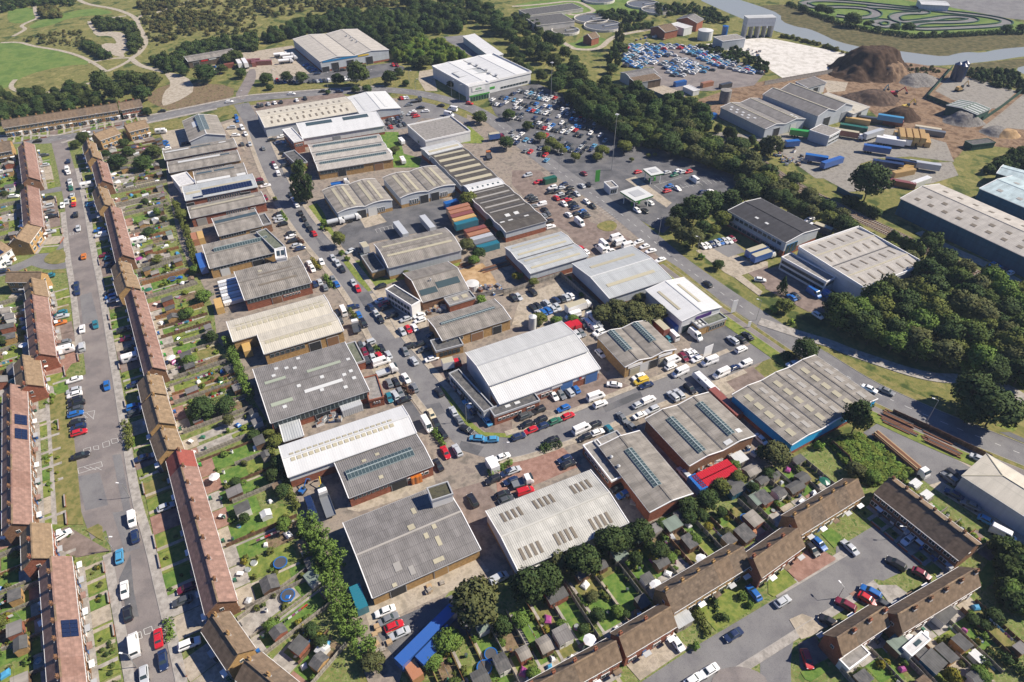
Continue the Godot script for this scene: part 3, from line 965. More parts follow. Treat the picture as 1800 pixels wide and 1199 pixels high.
func back_garden(at: Vector3, turn: float, w: float, d: float, deep: float, who: String, k: int, n: int) -> void:
	var z0 := -d
	var ground: String = pick(["lawn_green", "lawn_mid", "lawn_green", "lawn_dry", "lawn_green", "garden", "slabs", "lawn_mid", "lawn_green", "lawn_mid"])
	var patio := rng.randf_range(2.0, 4.2)
	var end := rng.randf_range(1.0, 4.0)
	patch("patio", at, turn, 0.15, w - 0.15, z0 - patio, z0 - 0.05, 0.10, pick(["slabs", "concrete", "slabs", "red_paving"]))
	var cut := z0 - lerpf(patio, deep - end, rng.randf_range(0.35, 1.0))
	patch("lawn" if ground.begins_with("lawn") else "garden_ground", at, turn, 0.2, w - rng.randf_range(0.2, 1.2), cut, z0 - patio - 0.02, 0.09, ground)
	if cut > z0 - deep + 3.0:
		patch("flower_bed" if k % 2 else "lawn", at, turn, rng.randf_range(0.2, 1.0), w - 0.2, z0 - deep + 0.6, cut - 0.1, 0.08, pick(["garden", "lawn_mid", "lawn_dry", "soil", "lawn_green"]))
	if rng.randf() < 0.5:
		patch("path", at, turn, 0.35, 0.95, z0 - deep + 1.0, z0 - patio, 0.115, pick(["slabs", "concrete", "gravel_path", "slabs"]))
	var fm: String = pick(["timber_grey", "timber_grey", "timber_grey", "timber_grey", "fence_concrete", "timber_brown", "timber_orange", "timber_brown"])
	var fl := {"timber_grey": "weathered grey panel fence", "timber_orange": "orange-brown panel fence", "fence_concrete": "concrete panel fence", "timber_brown": "dark brown panel fence"}
	if rng.randf() < 0.78:
		fence(local(at, turn, 0, z0 - deep), turn - PI / 2, (deep - 1.0) * pick([1.0, 1.0, 0.75, 0.55]), fm, "%s behind the %s" % [fl[fm], who], rng.randf_range(0.9, 1.7))
	if k == n - 1:
		fence(local(at, turn, w, z0 - deep), turn - PI / 2, deep - 1.0, "timber_grey", "grey end fence behind the %s" % who)
	# buildings in the garden
	var roll := rng.randf()
	var sw := rng.randf_range(2.0, 3.4)
	var sd := rng.randf_range(1.8, 2.6)
	if deep > 9:
		var sm: String = pick(["timber_grey", "timber_brown", "timber_orange", "render_white", "timber_brown"])
		var sr: String = pick(["felt", "felt", "roof_slate", "roof_green", "roof_slate", "tile_brown", "felt"])
		if roll < 0.5:
			shed(local(at, turn, rng.randf_range(0.4, w - sw - 0.3), z0 - deep + sd + 0.5), turn + pick([0.0, 0.0, PI]) * 0.0, sw, sd, 2.0, sm, sr, "shed in the garden end of the %s" % who)
		if roll > 0.62 or roll < 0.12:
			var lw := minf(w - 1.2, rng.randf_range(2.2, 3.6))
			shed(local(at, turn, w - lw - 0.3, z0 - patio - rng.randf_range(0.3, 2.5)), turn, lw, rng.randf_range(2.2, 3.8), 2.2, pick(["brick_red", "render_white", "timber_brown", "brick_yellow"]), pick(["felt", "roof_slate", "roof_grey", "flat_dark", "felt"]), "outhouse near the back door of the %s" % who, "outhouse")
	if rng.randf() < 0.42:
		conservatory(local(at, turn, w - 0.3, z0), turn + PI, minf(w * 0.55, 3.2), rng.randf_range(2.2, 3.4), "white conservatory behind the %s" % who)
	for j in rng.randi_range(2, 7):
		var p := local(at, turn, pick([0.8, w - 0.8]) + rng.randf_range(-0.3, 0.3), z0 - patio - rng.randf() * (deep - patio - 1.0))
		bush(p, rng.randf_range(0.35, 1.2), rng.randf_range(0.6, 1.8), pick([0, 2, 2, 4, 5, 5, 6]), "shrub behind the %s" % who)
	var zc := z0 - lerpf(patio, deep, 0.5)
	if rng.randf() < 0.3 and deep > 10:
		tree(local(at, turn, rng.randf_range(1.0, w - 1.0), z0 - rng.randf_range(patio + 3.0, deep)), rng.randf_range(1.3, 2.4), rng.randf_range(2.6, 4.6), rng.randi() % 7, "round", "garden tree behind the %s" % who)
	match rng.randi() % 9:
		0 when k % 2 == 0: trampoline(local(at, turn, w / 2, zc), rng.randf_range(1.2, 1.7), "blue-rimmed trampoline behind the %s" % who)
		1: parasol(local(at, turn, w / 2, z0 - patio + 1.0, 0.1), "open parasol on the patio of the %s" % who, pick(["paint_w", "paint_c", "paint_e", "paint_p"]))
		2, 3: washing_line(local(at, turn, w / 2, zc - 3), turn - PI / 2, 6.0, "washing line behind the %s" % who)
		4, 5: table_set(local(at, turn, w / 2, z0 - patio * 0.6, 0.1), turn + rng.randf(), "white table on the patio of the %s" % who)
		6: shed(local(at, turn, 1.4, zc), turn, 1.9, 2.4, 1.5, "light_white", "light_white", "small greenhouse behind the %s" % who, "greenhouse")
	for j in 2:
		oddment(local(at, turn, rng.randf_range(1.0, w - 1.0), z0 - rng.randf_range(1.5, deep - 1.0), 0.1), who)
	if rng.randf() < 0.6:
		wheelie_bin(local(at, turn, rng.randf_range(1.5, w - 1.0), z0 - 0.7, 0.1), turn, pick(["paint_e", "paint_b", "trim_dark", "paint_G"]), "wheelie bin by the back wall of the %s" % who)

func front_garden(at: Vector3, turn: float, w: float, deep: float, who: String, k: int, n: int, plan: String) -> void:
	var c := plan[k] if k < plan.length() else "lbldlclg"[rng.randi() % 8]
	var mats := {"l": "lawn_mid", "d": "lawn_dry", "b": "brick_paving", "c": "concrete", "g": "lawn_green", "r": "red_paving", "s": "slabs", "e": "garden", "t": "tarmac_old"}
	patch("front_lawn" if c in "ldg" else ("flower_bed" if c == "e" else "driveway"), at, turn, 0.1, w - 0.1, 1.3, deep, 0.15, mats[c])
	patch("front_path", at, turn, 0.1, w - 0.1, 0.05, 1.28, 0.16, "slabs")
	if c in "ldge":
		patch("garden_path", at, turn, w * 0.78 - 0.45, w * 0.78 + 0.45, 1.25, deep - 0.02, 0.17, pick(["slabs", "concrete"]))
		for j in rng.randi_range(0, 3 if c != "e" else 8):
			bush(local(at, turn, rng.randf_range(0.6, w - 1.0), rng.randf_range(2.0, deep - 0.6)), rng.randf_range(0.35, 0.8), rng.randf_range(0.5, 1.1), rng.randi() % 7, "low shrub before the %s" % who)
	if rng.randf() < 0.35:
		wall_low(local(at, turn, 0.0, deep), turn, w * 0.7, "low front wall of the %s" % who)
	if rng.randf() < 0.4:
		wheelie_bin(local(at, turn, w * 0.78 + 0.8, 0.7, 0.16), turn, pick(["paint_e", "paint_b", "trim_dark"]), "wheelie bin by the front door of the %s" % who)

func wall_low(at: Vector3, turn: float, length: float, label: String) -> void:
	var o := thing("garden_wall", at, turn, label, "wall", "front garden walls")
	part(o, "brickwork", unit_box(), M.brick_red, Vector3(length / 2, 0.3, 0), Vector3(length, 0.8, 0.22))
	part(o, "coping", unit_box(), M.slabs, Vector3(length / 2, 0.73, 0), Vector3(length, 0.06, 0.28))

# ---------------------------------------------------------------- plants
func crown_mesh(seed_: int, clumps: int, per: int, leaf: float, shape: String) -> ArrayMesh:
	var r := RandomNumberGenerator.new()
	r.seed = seed_
	var mb := MB.new()
	mb.tinted = true
	for k in clumps:
		var d := Vector3(r.randfn(), r.randfn(), r.randfn()).normalized()
		if d.y < -0.55:
			d.y = -d.y
		var c := d * r.randf_range(0.5, 0.82)
		var cr := r.randf_range(0.2, 0.36)
		if shape == "tall":
			var t := r.randf_range(-0.95, 0.95)
			var rad := sqrt(maxf(0.0, 1.0 - t * t)) * r.randf_range(0.45, 0.8) * (1.0 - 0.3 * maxf(t, 0.0))
			var a := r.randf() * TAU
			c = Vector3(cos(a) * rad, t, sin(a) * rad)
			cr = r.randf_range(0.16, 0.28)
		elif shape == "cone":
			var t := r.randf()
			var rad := (1.0 - t) * r.randf_range(0.55, 0.95)
			var a := r.randf() * TAU
			c = Vector3(cos(a) * rad, t * 2.0 - 1.0, sin(a) * rad)
			cr = 0.12 + 0.2 * (1.0 - t)
		elif shape == "box":
			c = Vector3(r.randf_range(-0.8, 0.8), r.randf_range(-0.9, 0.8), r.randf_range(-0.8, 0.8))
			cr = 0.3
		var tone := r.randf_range(0.72, 1.3)
		var warm := r.randf_range(0.9, 1.12)
		for j in per:
			var e := Vector3(r.randfn(), r.randfn(), r.randfn()).normalized()
			var p := c + Vector3(e.x * cr, e.y * cr * (0.6 if shape == "tall" else 0.85), e.z * cr) * r.randf_range(0.75, 1.05)
			var q := Vector3(r.randfn(), r.randfn(), r.randfn()).normalized()
			var nn := (e + q * 0.7).normalized()
			var s := nn.cross(Vector3(r.randfn(), r.randfn(), r.randfn())).normalized()
			var t2 := nn.cross(s)
			var z := leaf * r.randf_range(0.6, 1.3)
			var v := tone * r.randf_range(0.8, 1.2)
			mb.col = Color(v * warm, v, v / warm)
			mb.soft_quad(p - s * z, p - t2 * z * 0.7, p + s * z, p + t2 * z * 0.7, (e * 0.8 + c.normalized() * 0.5 + q * 0.35).normalized())
	return mb.mesh()

func crowns() -> void:
	cache.round = []
	for k in 4:
		cache.round.append(crown_mesh(11 + k, 75, 46, 0.085, "round"))
	cache.tall = [crown_mesh(31, 90, 40, 0.07, "tall"), crown_mesh(32, 90, 40, 0.07, "tall")]
	cache.cone = [crown_mesh(41, 80, 36, 0.07, "cone")]
	cache.small = []
	for k in 3:
		cache.small.append(crown_mesh(51 + k, 26, 26, 0.16, "round"))
	var tb := MB.new()
	tb.tube(Vector3(0, -0.2, 0), Vector3(0, 1, 0), 1.0, 0.62, 9)
	for k in 5:
		var a := TAU * k / 5
		tb.tube(Vector3(0, 0.75 + 0.04 * k, 0), Vector3(cos(a) * 5.5, 1.5, sin(a) * 5.5), 0.45, 0.15, 6)
	cache.trunk = tb.mesh()

func tree(at: Vector3, r: float, h: float, leaf: int, shape: String, label: String, group := "trees") -> void:
	later_trees.append([at.length(), at, r, h, leaf, shape, label, group])

func tree_thing(at: Vector3, r: float, h: float, leaf: int, shape: String, label: String, group: String) -> void:
	var o := thing("poplar_tree" if shape == "tall" else ("conifer_tree" if shape == "cone" else "broadleaf_tree"), at, rng.randf() * TAU, label, "tree", group)
	var bare := h * (0.1 if shape != "round" else 0.16)
	var half := (h - bare) / 2
	part(o, "trunk", cache.trunk, M.bark, Vector3.ZERO, Vector3(0.09 * r ** 0.6, bare + half * 0.7, 0.09 * r ** 0.6))
	part(o, "crown", pick(cache[shape]), M["leaf_%d" % leaf], Vector3(0, bare + half, 0), Vector3(r, half * 1.02, r), rng.randf() * TAU)

func bush(at: Vector3, r: float, h: float, leaf: int, label: String, group := "shrubs") -> void:
	later_shrubs.append([at.length(), at, r, h, leaf, label, group])

func nearest_first(a: Array) -> Array:
	a.sort_custom(func(p, q): return p[0] < q[0])
	return a

func one_mass(called: String, mesh: Mesh, mat: Material, places: Array, colors: Array, label: String, category: String, under: Node3D = null) -> Node3D:
	var mm := MultiMesh.new()
	mm.transform_format = MultiMesh.TRANSFORM_3D
	mm.use_colors = not colors.is_empty()
	mm.mesh = mesh
	mm.instance_count = places.size()
	for k in places.size():
		mm.set_instance_transform(k, places[k])
		if colors:
			mm.set_instance_color(k, colors[k])
	var o := MultiMeshInstance3D.new()
	o.name = called if under else numbered(called)
	o.multimesh = mm
	o.material_override = mat
	(under if under else self).add_child(o, true)
	tag(o, label, category, "", "stuff")
	return o

# the things that show largest are objects of their own; what lies beyond them is one mass of each kind
func place_deferred() -> void:
	nearest_first(later_trees)
	var far := {}
	for i in later_trees.size():
		var t: Array = later_trees[i]
		if i < 310:
			tree_thing(t[1], t[2], t[3], t[4], t[5], t[6], t[7])
		else:
			if not far.has(t[5]):
				far[t[5]] = []
			far[t[5]].append(Transform3D(Basis(Vector3.UP, rng.randf() * TAU).scaled_local(Vector3(t[2], t[3] * 0.46, t[2])), t[1] + Vector3(0, t[3] * 0.54, 0)))
	for s in far:
		var cols := []
		for k in far[s].size():
			var v := rng.randf_range(0.75, 1.35)
			cols.append(Color(v * rng.randf_range(0.9, 1.3), v, v * 0.9))
		one_mass("far_trees", cache[s][0], M.leaf_3 if s == "round" else M.leaf_1, far[s], cols, "distant %s trees beyond the estate" % {"round": "round", "tall": "tall", "cone": "conical"}[s], "trees")
	nearest_first(later_shrubs)
	var rest := []
	for i in later_shrubs.size():
		var b: Array = later_shrubs[i]
		if i < 300:
			shrub_thing(b[1], b[2], b[3], b[4], b[5], b[6])
		else:
			rest.append(Transform3D(Basis(Vector3.UP, rng.randf() * TAU).scaled_local(Vector3(b[2], b[3] * 0.58, b[2])), b[1] + Vector3(0, b[3] * 0.42, 0)))
	var tones := []
	for k in rest.size():
		var v := rng.randf_range(0.7, 1.5)
		tones.append(Color(v * rng.randf_range(0.9, 1.6), v * 1.1, v * 0.9))
	one_mass("shrubbery", cache.small[0], M.leaf_5, rest, tones, "small shrubs in the farther gardens", "shrubs")
	nearest_first(later_cars)
	var kinds := {}
	for i in later_cars.size():
		var c: Array = later_cars[i]
		if i < 300 or c[1] != "h":
			car_thing(c[1], c[2], c[3], c[4], c[5], c[6], c[7], i < 200)
		else:
			if not kinds.has(c[1]):
				kinds[c[1]] = [[], []]
			kinds[c[1]][0].append(Transform3D(Basis(Vector3.UP, deg_to_rad(90.0 - c[5])), Vector3(c[3], c[7], c[4])))
			var pc: Color = M["paint_" + c[2]].albedo_color.srgb_to_linear()
			kinds[c[1]][1].append(pc)
	for k in kinds:
		var o := one_mass("far_cars", car_kit(k).body, M.copy_paint, kinds[k][0], kinds[k][1], "distant parked %s" % {"h": "hatchbacks", "s": "saloon cars", "e": "estate cars", "v": "small vans", "V": "large vans"}[k], "cars")
		one_mass("windows", car_kit(k).all_glass, M.glass, kinds[k][0], [], "", "", o)

func shrub_thing(at: Vector3, r: float, h: float, leaf: int, label: String, group: String) -> void:
	var o := part(self, "shrub", pick(cache.small), M["leaf_%d" % leaf], at + Vector3(0, h * 0.42, 0), Vector3(r, h * 0.58, r), rng.randf() * TAU)
	tag(o, label, "shrub", group)

func hedge(flat: Array, wide: float, high: float, leaf: int, label: String) -> void:
	var p := pts(flat)
	var r := RandomNumberGenerator.new()
	r.seed = label.hash()
	var mb := MB.new()
	mb.tinted = true
	var c0 := p[0]
	for i in p.size() - 1:
		var d := p[i + 1] - p[i]
		var l := d.length()
		d /= l
		var s := Vector2(-d.y, d.x)
		var clumps := int(l * (wide + high) * 0.9) + 2
		for k in clumps:
			var t := r.randf() * l
			var u := r.randf_range(-0.5, 0.5) * (wide - 0.5)
			var y := r.randf_range(0.2, high - 0.3)
			var cr := r.randf_range(0.45, 0.8)
			var tone := r.randf_range(0.75, 1.25)
			for j in 30:
				var e := Vector3(r.randfn(), r.randfn(), r.randfn()).normalized()
				var b := p[i] + d * t + s * u - c0
				var q := Vector3(b.x, y, b.y) + e * cr
				q.y = maxf(q.y, 0.02)
				var w := Vector3(r.randfn(), r.randfn(), r.randfn()).normalized()
				var nn := (e + w * 0.7).normalized()
				var a := nn.cross(Vector3(r.randfn(), r.randfn(), r.randfn())).normalized() * 0.22
				var f := nn.cross(a) * 0.8
				var v := tone * r.randf_range(0.8, 1.2)
				mb.col = Color(v, v, v)
				mb.soft_quad(q - a, q - f, q + a, q + f, (e + w * 0.4 + Vector3(0, 0.3, 0)).normalized())
	var o := part(self, "hedge", mb.mesh(), M["leaf_%d" % leaf], Vector3(c0.x, 0, c0.y))
	tag(o, label, "hedge", "hedges")

func by_railway(q: Vector2, near: float) -> bool:
	for i in rail_line.size() - 1:
		if Geometry2D.get_closest_point_to_segment(q, rail_line[i], rail_line[i + 1]).distance_to(q) < near:
			return true
	return false

func inside(p: PackedVector2Array) -> Vector2:
	var lo := Vector2(INF, INF)
	var hi := -lo
	for q in p:
		lo = lo.min(q)
		hi = hi.max(q)
	for k in 200:
		var t := Vector2(rng.randf_range(lo.x, hi.x), rng.randf_range(lo.y, hi.y))
		if Geometry2D.is_point_in_polygon(t, p):
			return t
	return p[0]

# a wood or scrub too dense to count: one mass of instances
func mass(called: String, flat: Array, count: int, r0: float, r1: float, tall: float, leaf: int, label: String, small := false) -> void:
	var p := pts(flat)
	var mm := MultiMesh.new()
	mm.transform_format = MultiMesh.TRANSFORM_3D
	mm.use_colors = true
	mm.mesh = cache.small[count % 3] if small else cache.round[count % 4]
	mm.instance_count = count
	for k in count:
		var q := inside(p)
		while by_railway(q, 5.0):
			q = inside(p)
		var r := rng.randf_range(r0, r1)
		var h := r * tall * rng.randf_range(0.8, 1.2)
		mm.set_instance_transform(k, Transform3D(Basis(Vector3.UP, rng.randf() * TAU).scaled_local(Vector3(r, h, r)), Vector3(q.x, h * 0.8, q.y)))
		var t := rng.randf_range(0.75, 1.3)
		mm.set_instance_color(k, Color(t * rng.randf_range(0.9, 1.25), t, t * 0.9))
	var o := MultiMeshInstance3D.new()
	o.name = numbered(called)
	o.multimesh = mm
	o.material_override = M["leaf_%d" % leaf]
	add_child(o)
	tag(o, label, "vegetation", "", "stuff")

# countable trees of a wood: one thing each, spread evenly
func wood(flat: Array, count: int, r0: float, r1: float, tall: float, leaves: Array, label: String) -> void:
	var p := pts(flat)
	var made := []
	for k in count:
		var best := Vector2.ZERO
		var far := -1.0
		for j in 10:
			var q := inside(p)
			var near := INF
			if by_railway(q, 8.0):
				continue
			for m in made:
				near = minf(near, q.distance_squared_to(m))
			if near > far:
				far = near
				best = q
		if far < 0:
			continue
		made.append(best)
		var r := rng.randf_range(r0, r1)
		tree(Vector3(best.x, 0, best.y), r, r * tall * rng.randf_range(0.85, 1.2), pick(leaves), "round", label, label)

# ---------------------------------------------------------------- vehicles
func ring(x: float, hw: float, y0: float, y1: float) -> Array:
	return [Vector3(x, y0, hw * 0.9), Vector3(x, lerpf(y0, y1, 0.4), hw), Vector3(x, lerpf(y0, y1, 0.85), hw * 0.97), Vector3(x, y1, hw * 0.86), Vector3(x, y1, -hw * 0.86), Vector3(x, lerpf(y0, y1, 0.85), -hw * 0.97), Vector3(x, lerpf(y0, y1, 0.4), -hw), Vector3(x, y0, -hw * 0.9)]

func car_kit(kind: String) -> Dictionary:
	if cache.has(kind):
		return cache[kind]
	var L := 4.2
	var hw := 0.88
	var sh := 0.92    # shoulder
	var top := 1.46
	var cab := [-1.75, -1.35, 0.35, 1.05]   # rear base, rear roof, front roof, front base
	var nose := 0.78
	match kind:
		"s":
			L = 4.6; top = 1.43; cab = [-1.5, -0.85, 0.45, 1.2]; nose = 0.8
		"e":
			L = 4.5; hw = 0.93; sh = 1.05; top = 1.68; cab = [-2.1, -1.8, 0.4, 1.1]; nose = 0.95
		"v":
			L = 4.7; hw = 0.93; sh = 1.15; top = 1.85; cab = [-2.32, -2.25, 0.75, 1.45]; nose = 1.0
		"V":
			L = 5.7; hw = 1.02; sh = 1.35; top = 2.5; cab = [-2.82, -2.75, 1.35, 2.1]; nose = 1.1
	var b := MB.new()
	var h := L / 2
	b.loft([ring(-h, hw * 0.82, 0.36, sh * 0.86), ring(-h + 0.12, hw * 0.95, 0.28, sh * 0.97), ring(cab[0], hw, 0.24, sh), ring(cab[3], hw, 0.24, sh), ring(h - 0.5, hw * 0.97, 0.24, lerpf(sh, nose, 0.75)), ring(h - 0.14, hw * 0.88, 0.28, nose * 0.93), ring(h, hw * 0.72, 0.34, nose * 0.76)])
	var bw := hw * 0.85
	var tw := hw * (0.7 if kind in ["h", "s", "e"] else 0.8)
	var t := top - sh
	var lo := [Vector3(cab[0], sh - 0.02, bw), Vector3(cab[3], sh - 0.02, bw), Vector3(cab[3], sh - 0.02, -bw), Vector3(cab[0], sh - 0.02, -bw)]
	var mid := [Vector3(lerpf(cab[0], cab[1], 0.88), sh + t * 0.88, lerpf(bw, tw, 0.8)), Vector3(lerpf(cab[3], cab[2], 0.88), sh + t * 0.88, lerpf(bw, tw, 0.8)), Vector3(lerpf(cab[3], cab[2], 0.88), sh + t * 0.88, -lerpf(bw, tw, 0.8)), Vector3(lerpf(cab[0], cab[1], 0.88), sh + t * 0.88, -lerpf(bw, tw, 0.8))]
	var hi := [Vector3(cab[1] + 0.12, top, tw * 0.86), Vector3(cab[2] - 0.12, top, tw * 0.86), Vector3(cab[2] - 0.12, top, -tw * 0.86), Vector3(cab[1] + 0.12, top, -tw * 0.86)]
	b.loft([lo, mid, hi])
	var kit := {"body": b.mesh(), "glass": [], "L": L, "hw": hw, "nose": nose, "sh": sh}
	var pane := func(a: Vector3, c: Vector3, d: Vector3, e: Vector3, u0: float, u1: float, inset: float) -> ArrayMesh:
		var g := MB.new()
		var nn := (c - a).cross(e - a).normalized() * 0.012
		var q := []
		for uv in [[u0, inset], [u1, inset], [u1, 1.0 - inset * 0.6], [u0, 1.0 - inset * 0.6]]:
			q.append(a.lerp(c, uv[0]).lerp(e.lerp(d, uv[0]), uv[1]) + nn)
		g.quad(q[0], q[1], q[2], q[3])
		return g.mesh()
	kit.glass.append(["windscreen", pane.call(lo[1], lo[2], mid[2], mid[1], 0.06, 0.94, 0.08)])
	kit.glass.append(["rear_window", pane.call(lo[3], lo[0], mid[0], mid[3], 0.08, 0.92, 0.2)])
	var s0 := 0.08
	if kind in ["v", "V"]:
		s0 = 0.7
	kit.glass.append(["side_window", pane.call(lo[0], lo[1], mid[1], mid[0], s0, 0.93, 0.14)])
	kit.glass.append(["side_window", pane.call(lo[2], lo[3], mid[3], mid[2], 0.07, 1.0 - s0, 0.14)])
	var all := MB.new()
	for g in kit.glass:
		var a: Array = g[1].surface_get_arrays(0)
		all.v.append_array(a[Mesh.ARRAY_VERTEX])
		all.n.append_array(a[Mesh.ARRAY_NORMAL])
	kit.all_glass = all.mesh()
	var w := MB.new()
	w.tube(Vector3(0, 0, -0.1), Vector3(0, 0, 0.1), 0.32, 0.32, 12)
	kit.wheel = w.mesh()
	cache[kind] = kit
	return kit

func car(kind: String, paint: String, x: float, z: float, az: float, place: String, y := 0.1) -> void:
	later_cars.append([Vector3(x, 0, z).length(), kind, paint, x, z, az, place, y])

func car_thing(kind: String, paint: String, x: float, z: float, az: float, place: String, y: float, near: bool) -> void:
	var kit := car_kit(kind)
	var names := {"w": "white", "s": "silver", "g": "grey", "d": "dark grey", "k": "black", "n": "navy blue", "b": "blue", "l": "light blue", "r": "red", "m": "maroon", "e": "green", "o": "orange", "y": "yellow", "t": "teal", "p": "purple", "c": "cream"}
	var kinds := {"h": "hatchback", "s": "saloon car", "e": "estate car", "v": "small van", "V": "large van"}
	var cat := "van" if kind in ["v", "V"] else "car"
	var o := thing("parked_van" if cat == "van" else "parked_car", Vector3(x, y, z), deg_to_rad(90.0 - az), "%s %s %s" % [names[paint], kinds[kind], place], cat, "cars and vans")
	part(o, "body", kit.body, M["paint_" + paint])
	if near:
		for g in kit.glass:
			part(o, g[0], g[1], M.glass)
		for s in [[1, 1], [1, -1], [-1, 1], [-1, -1]]:
			part(o, "wheel", kit.wheel, M.tyre, Vector3(s[0] * kit.L * 0.3, 0.31, s[1] * (kit.hw - 0.08)))
		for s in [1, -1]:
			part(o, "headlight", unit_box(), M.trim_white, Vector3(kit.L / 2 - 0.12, kit.nose * 0.8, s * kit.hw * 0.68), Vector3(0.16, 0.14, 0.3))
			part(o, "tail_light", unit_box(), M.paint_r, Vector3(-kit.L / 2 + 0.06, kit.sh * 0.72, s * kit.hw * 0.74), Vector3(0.08, 0.2, 0.22))
	else:
		part(o, "windows", kit.all_glass, M.glass).set_meta("kind", "stuff")

func container(x: float, z: float, az: float, len: float, paint: String, label: String, y := 0.05, wide := 2.44, high := 2.6, wheels := false) -> void:
	var o := thing("semi_trailer" if wheels else "shipping_container", Vector3(x, y, z), deg_to_rad(90.0 - az), label, "trailer" if wheels else "container", "trailers" if wheels else "containers")
	var lift_ := 1.1 if wheels else 0.0
	var mb := MB.new()
	mb.box(Vector3(0, lift_ + high / 2, 0), Vector3(len, high, wide))
	var n := int(len / 0.6)
	if not wheels:
		for k in n:
			for s in [-1, 1]:
				mb.box(Vector3(-len / 2 + len * (k + 0.5) / n, lift_ + high / 2, s * (wide / 2 + 0.02)), Vector3(len / n * 0.5, high * 0.88, 0.06))
			mb.box(Vector3(-len / 2 + len * (k + 0.5) / n, lift_ + high + 0.015, 0), Vector3(len / n * 0.5, 0.05, wide * 0.94))
	part(o, "body", mb.mesh(), M["paint_" + paint])
	for s in [-0.25, 0.25]:
		part(o, "door", unit_box(), M["paint_" + paint], Vector3(len / 2 + 0.03, lift_ + high / 2, s * wide), Vector3(0.06, high * 0.94, wide * 0.47))
	if wheels:
		for a in [-0.38, -0.28, -0.18]:
			for s in [-1, 1]:
				part(o, "wheel", car_kit("h").wheel, M.tyre, Vector3(len * a, 0.5, s * wide * 0.42), Vector3(1.5, 1.5, 1.8))
		part(o, "chassis", unit_box(), M.trim_dark, Vector3(0, 0.95, 0), Vector3(len * 0.96, 0.3, 1.1))

func lorry(x: float, z: float, az: float, len: float, cab: String, goods: String, kind: String, label: String) -> void:
	var o := thing("lorry", Vector3(x, 0.08, z), deg_to_rad(90.0 - az), label, "lorry", "lorries")
	var h := len / 2
	var cb := MB.new()
	cb.loft([ring(h - 2.1, 1.15, 0.6, 2.75), ring(h - 0.9, 1.15, 0.6, 2.8), ring(h - 0.15, 1.1, 0.55, 1.9), ring(h, 1.05, 0.55, 1.5)])
	part(o, "cab", cb.mesh(), M["paint_" + cab])
	part(o, "windscreen", unit_box(), M.glass, Vector3(h - 0.42, 2.35, 0), Vector3(0.5, 0.75, 1.9))
	part(o, "chassis", unit_box(), M.trim_dark, Vector3(-0.4, 0.8, 0), Vector3(len - 1.2, 0.35, 1.2))
	for a in [h - 1.3, -h + 1.6, -h + 2.7]:
		for s in [-1, 1]:
			part(o, "wheel", car_kit("h").wheel, M.tyre, Vector3(a, 0.48, s * 1.02), Vector3(1.5, 1.5, 1.8))
	var bl := len - 2.5
	var bx := -h + bl / 2
	if kind == "box":
		part(o, "box_body", unit_box(), M["paint_" + goods], Vector3(bx, 2.35, 0), Vector3(bl, 2.6, 2.45))
		part(o, "box_roof", unit_box(), M.light_cream, Vector3(bx, 3.67, 0), Vector3(bl * 0.98, 0.06, 2.38))
	elif kind == "flat":
		part(o, "deck", unit_box(), M["paint_" + goods], Vector3(bx, 1.1, 0), Vector3(bl, 0.2, 2.45))
		for s in [-1, 1]:
			part(o, "side_board", unit_box(), M["paint_" + goods], Vector3(bx, 1.35, s * 1.2), Vector3(bl, 0.45, 0.06))
		part(o, "headboard", unit_box(), M.steel, Vector3(bx + bl / 2, 1.7, 0), Vector3(0.08, 1.2, 2.3))
	elif kind == "steel":
		part(o, "deck", unit_box(), M.rust, Vector3(bx, 1.1, 0), Vector3(bl, 0.2, 2.4))
		for k in 9:
			part(o, "girder", unit_box(), M[["rust", "brick_brown", "pallet"][k % 3]], Vector3(bx + 0.4 * sin(k * 2.0), 1.38 + 0.22 * (k / 5), -0.9 + 0.42 * (k % 5)), Vector3(bl * 0.97, 0.26, 0.3))
	elif kind == "tank":
		var t := MB.new()
		t.tube(Vector3(bx - bl / 2, 2.0, 0), Vector3(bx + bl / 2, 2.0, 0), 0.95, 0.95, 14)
		part(o, "tank", t.mesh(), M["paint_" + goods])

func caravan(x: float, z: float, az: float, label: String, len := 5.6) -> void:
	var o := thing("caravan", Vector3(x, 0.12, z), deg_to_rad(90.0 - az), label, "caravan", "caravans")
	var h := len / 2
	var b := MB.new()
	b.loft([ring(-h, 0.95, 0.7, 2.1), ring(-h + 0.3, 1.1, 0.45, 2.5), ring(h - 0.9, 1.1, 0.45, 2.5), ring(h - 0.25, 1.05, 0.5, 1.9), ring(h, 0.9, 0.6, 1.4)])
	part(o, "body", b.mesh(), M.paint_w)
	for s in [-1, 1]:
		for k in 2:
			part(o, "window", unit_box(), M.glass, Vector3(-h * 0.45 + k * h * 0.8, 1.75, s * 1.08), Vector3(1.1, 0.55, 0.08))
		part(o, "wheel", car_kit("h").wheel, M.tyre, Vector3(-0.2, 0.3, s * 0.98))
	part(o, "roof_vent", unit_box(), M.trim_grey, Vector3(0.2, 2.54, 0), Vector3(0.6, 0.1, 0.6))
	part(o, "front_window", unit_box(), M.glass, Vector3(h - 0.5, 2.0, 0), Vector3(0.35, 0.5, 1.6))

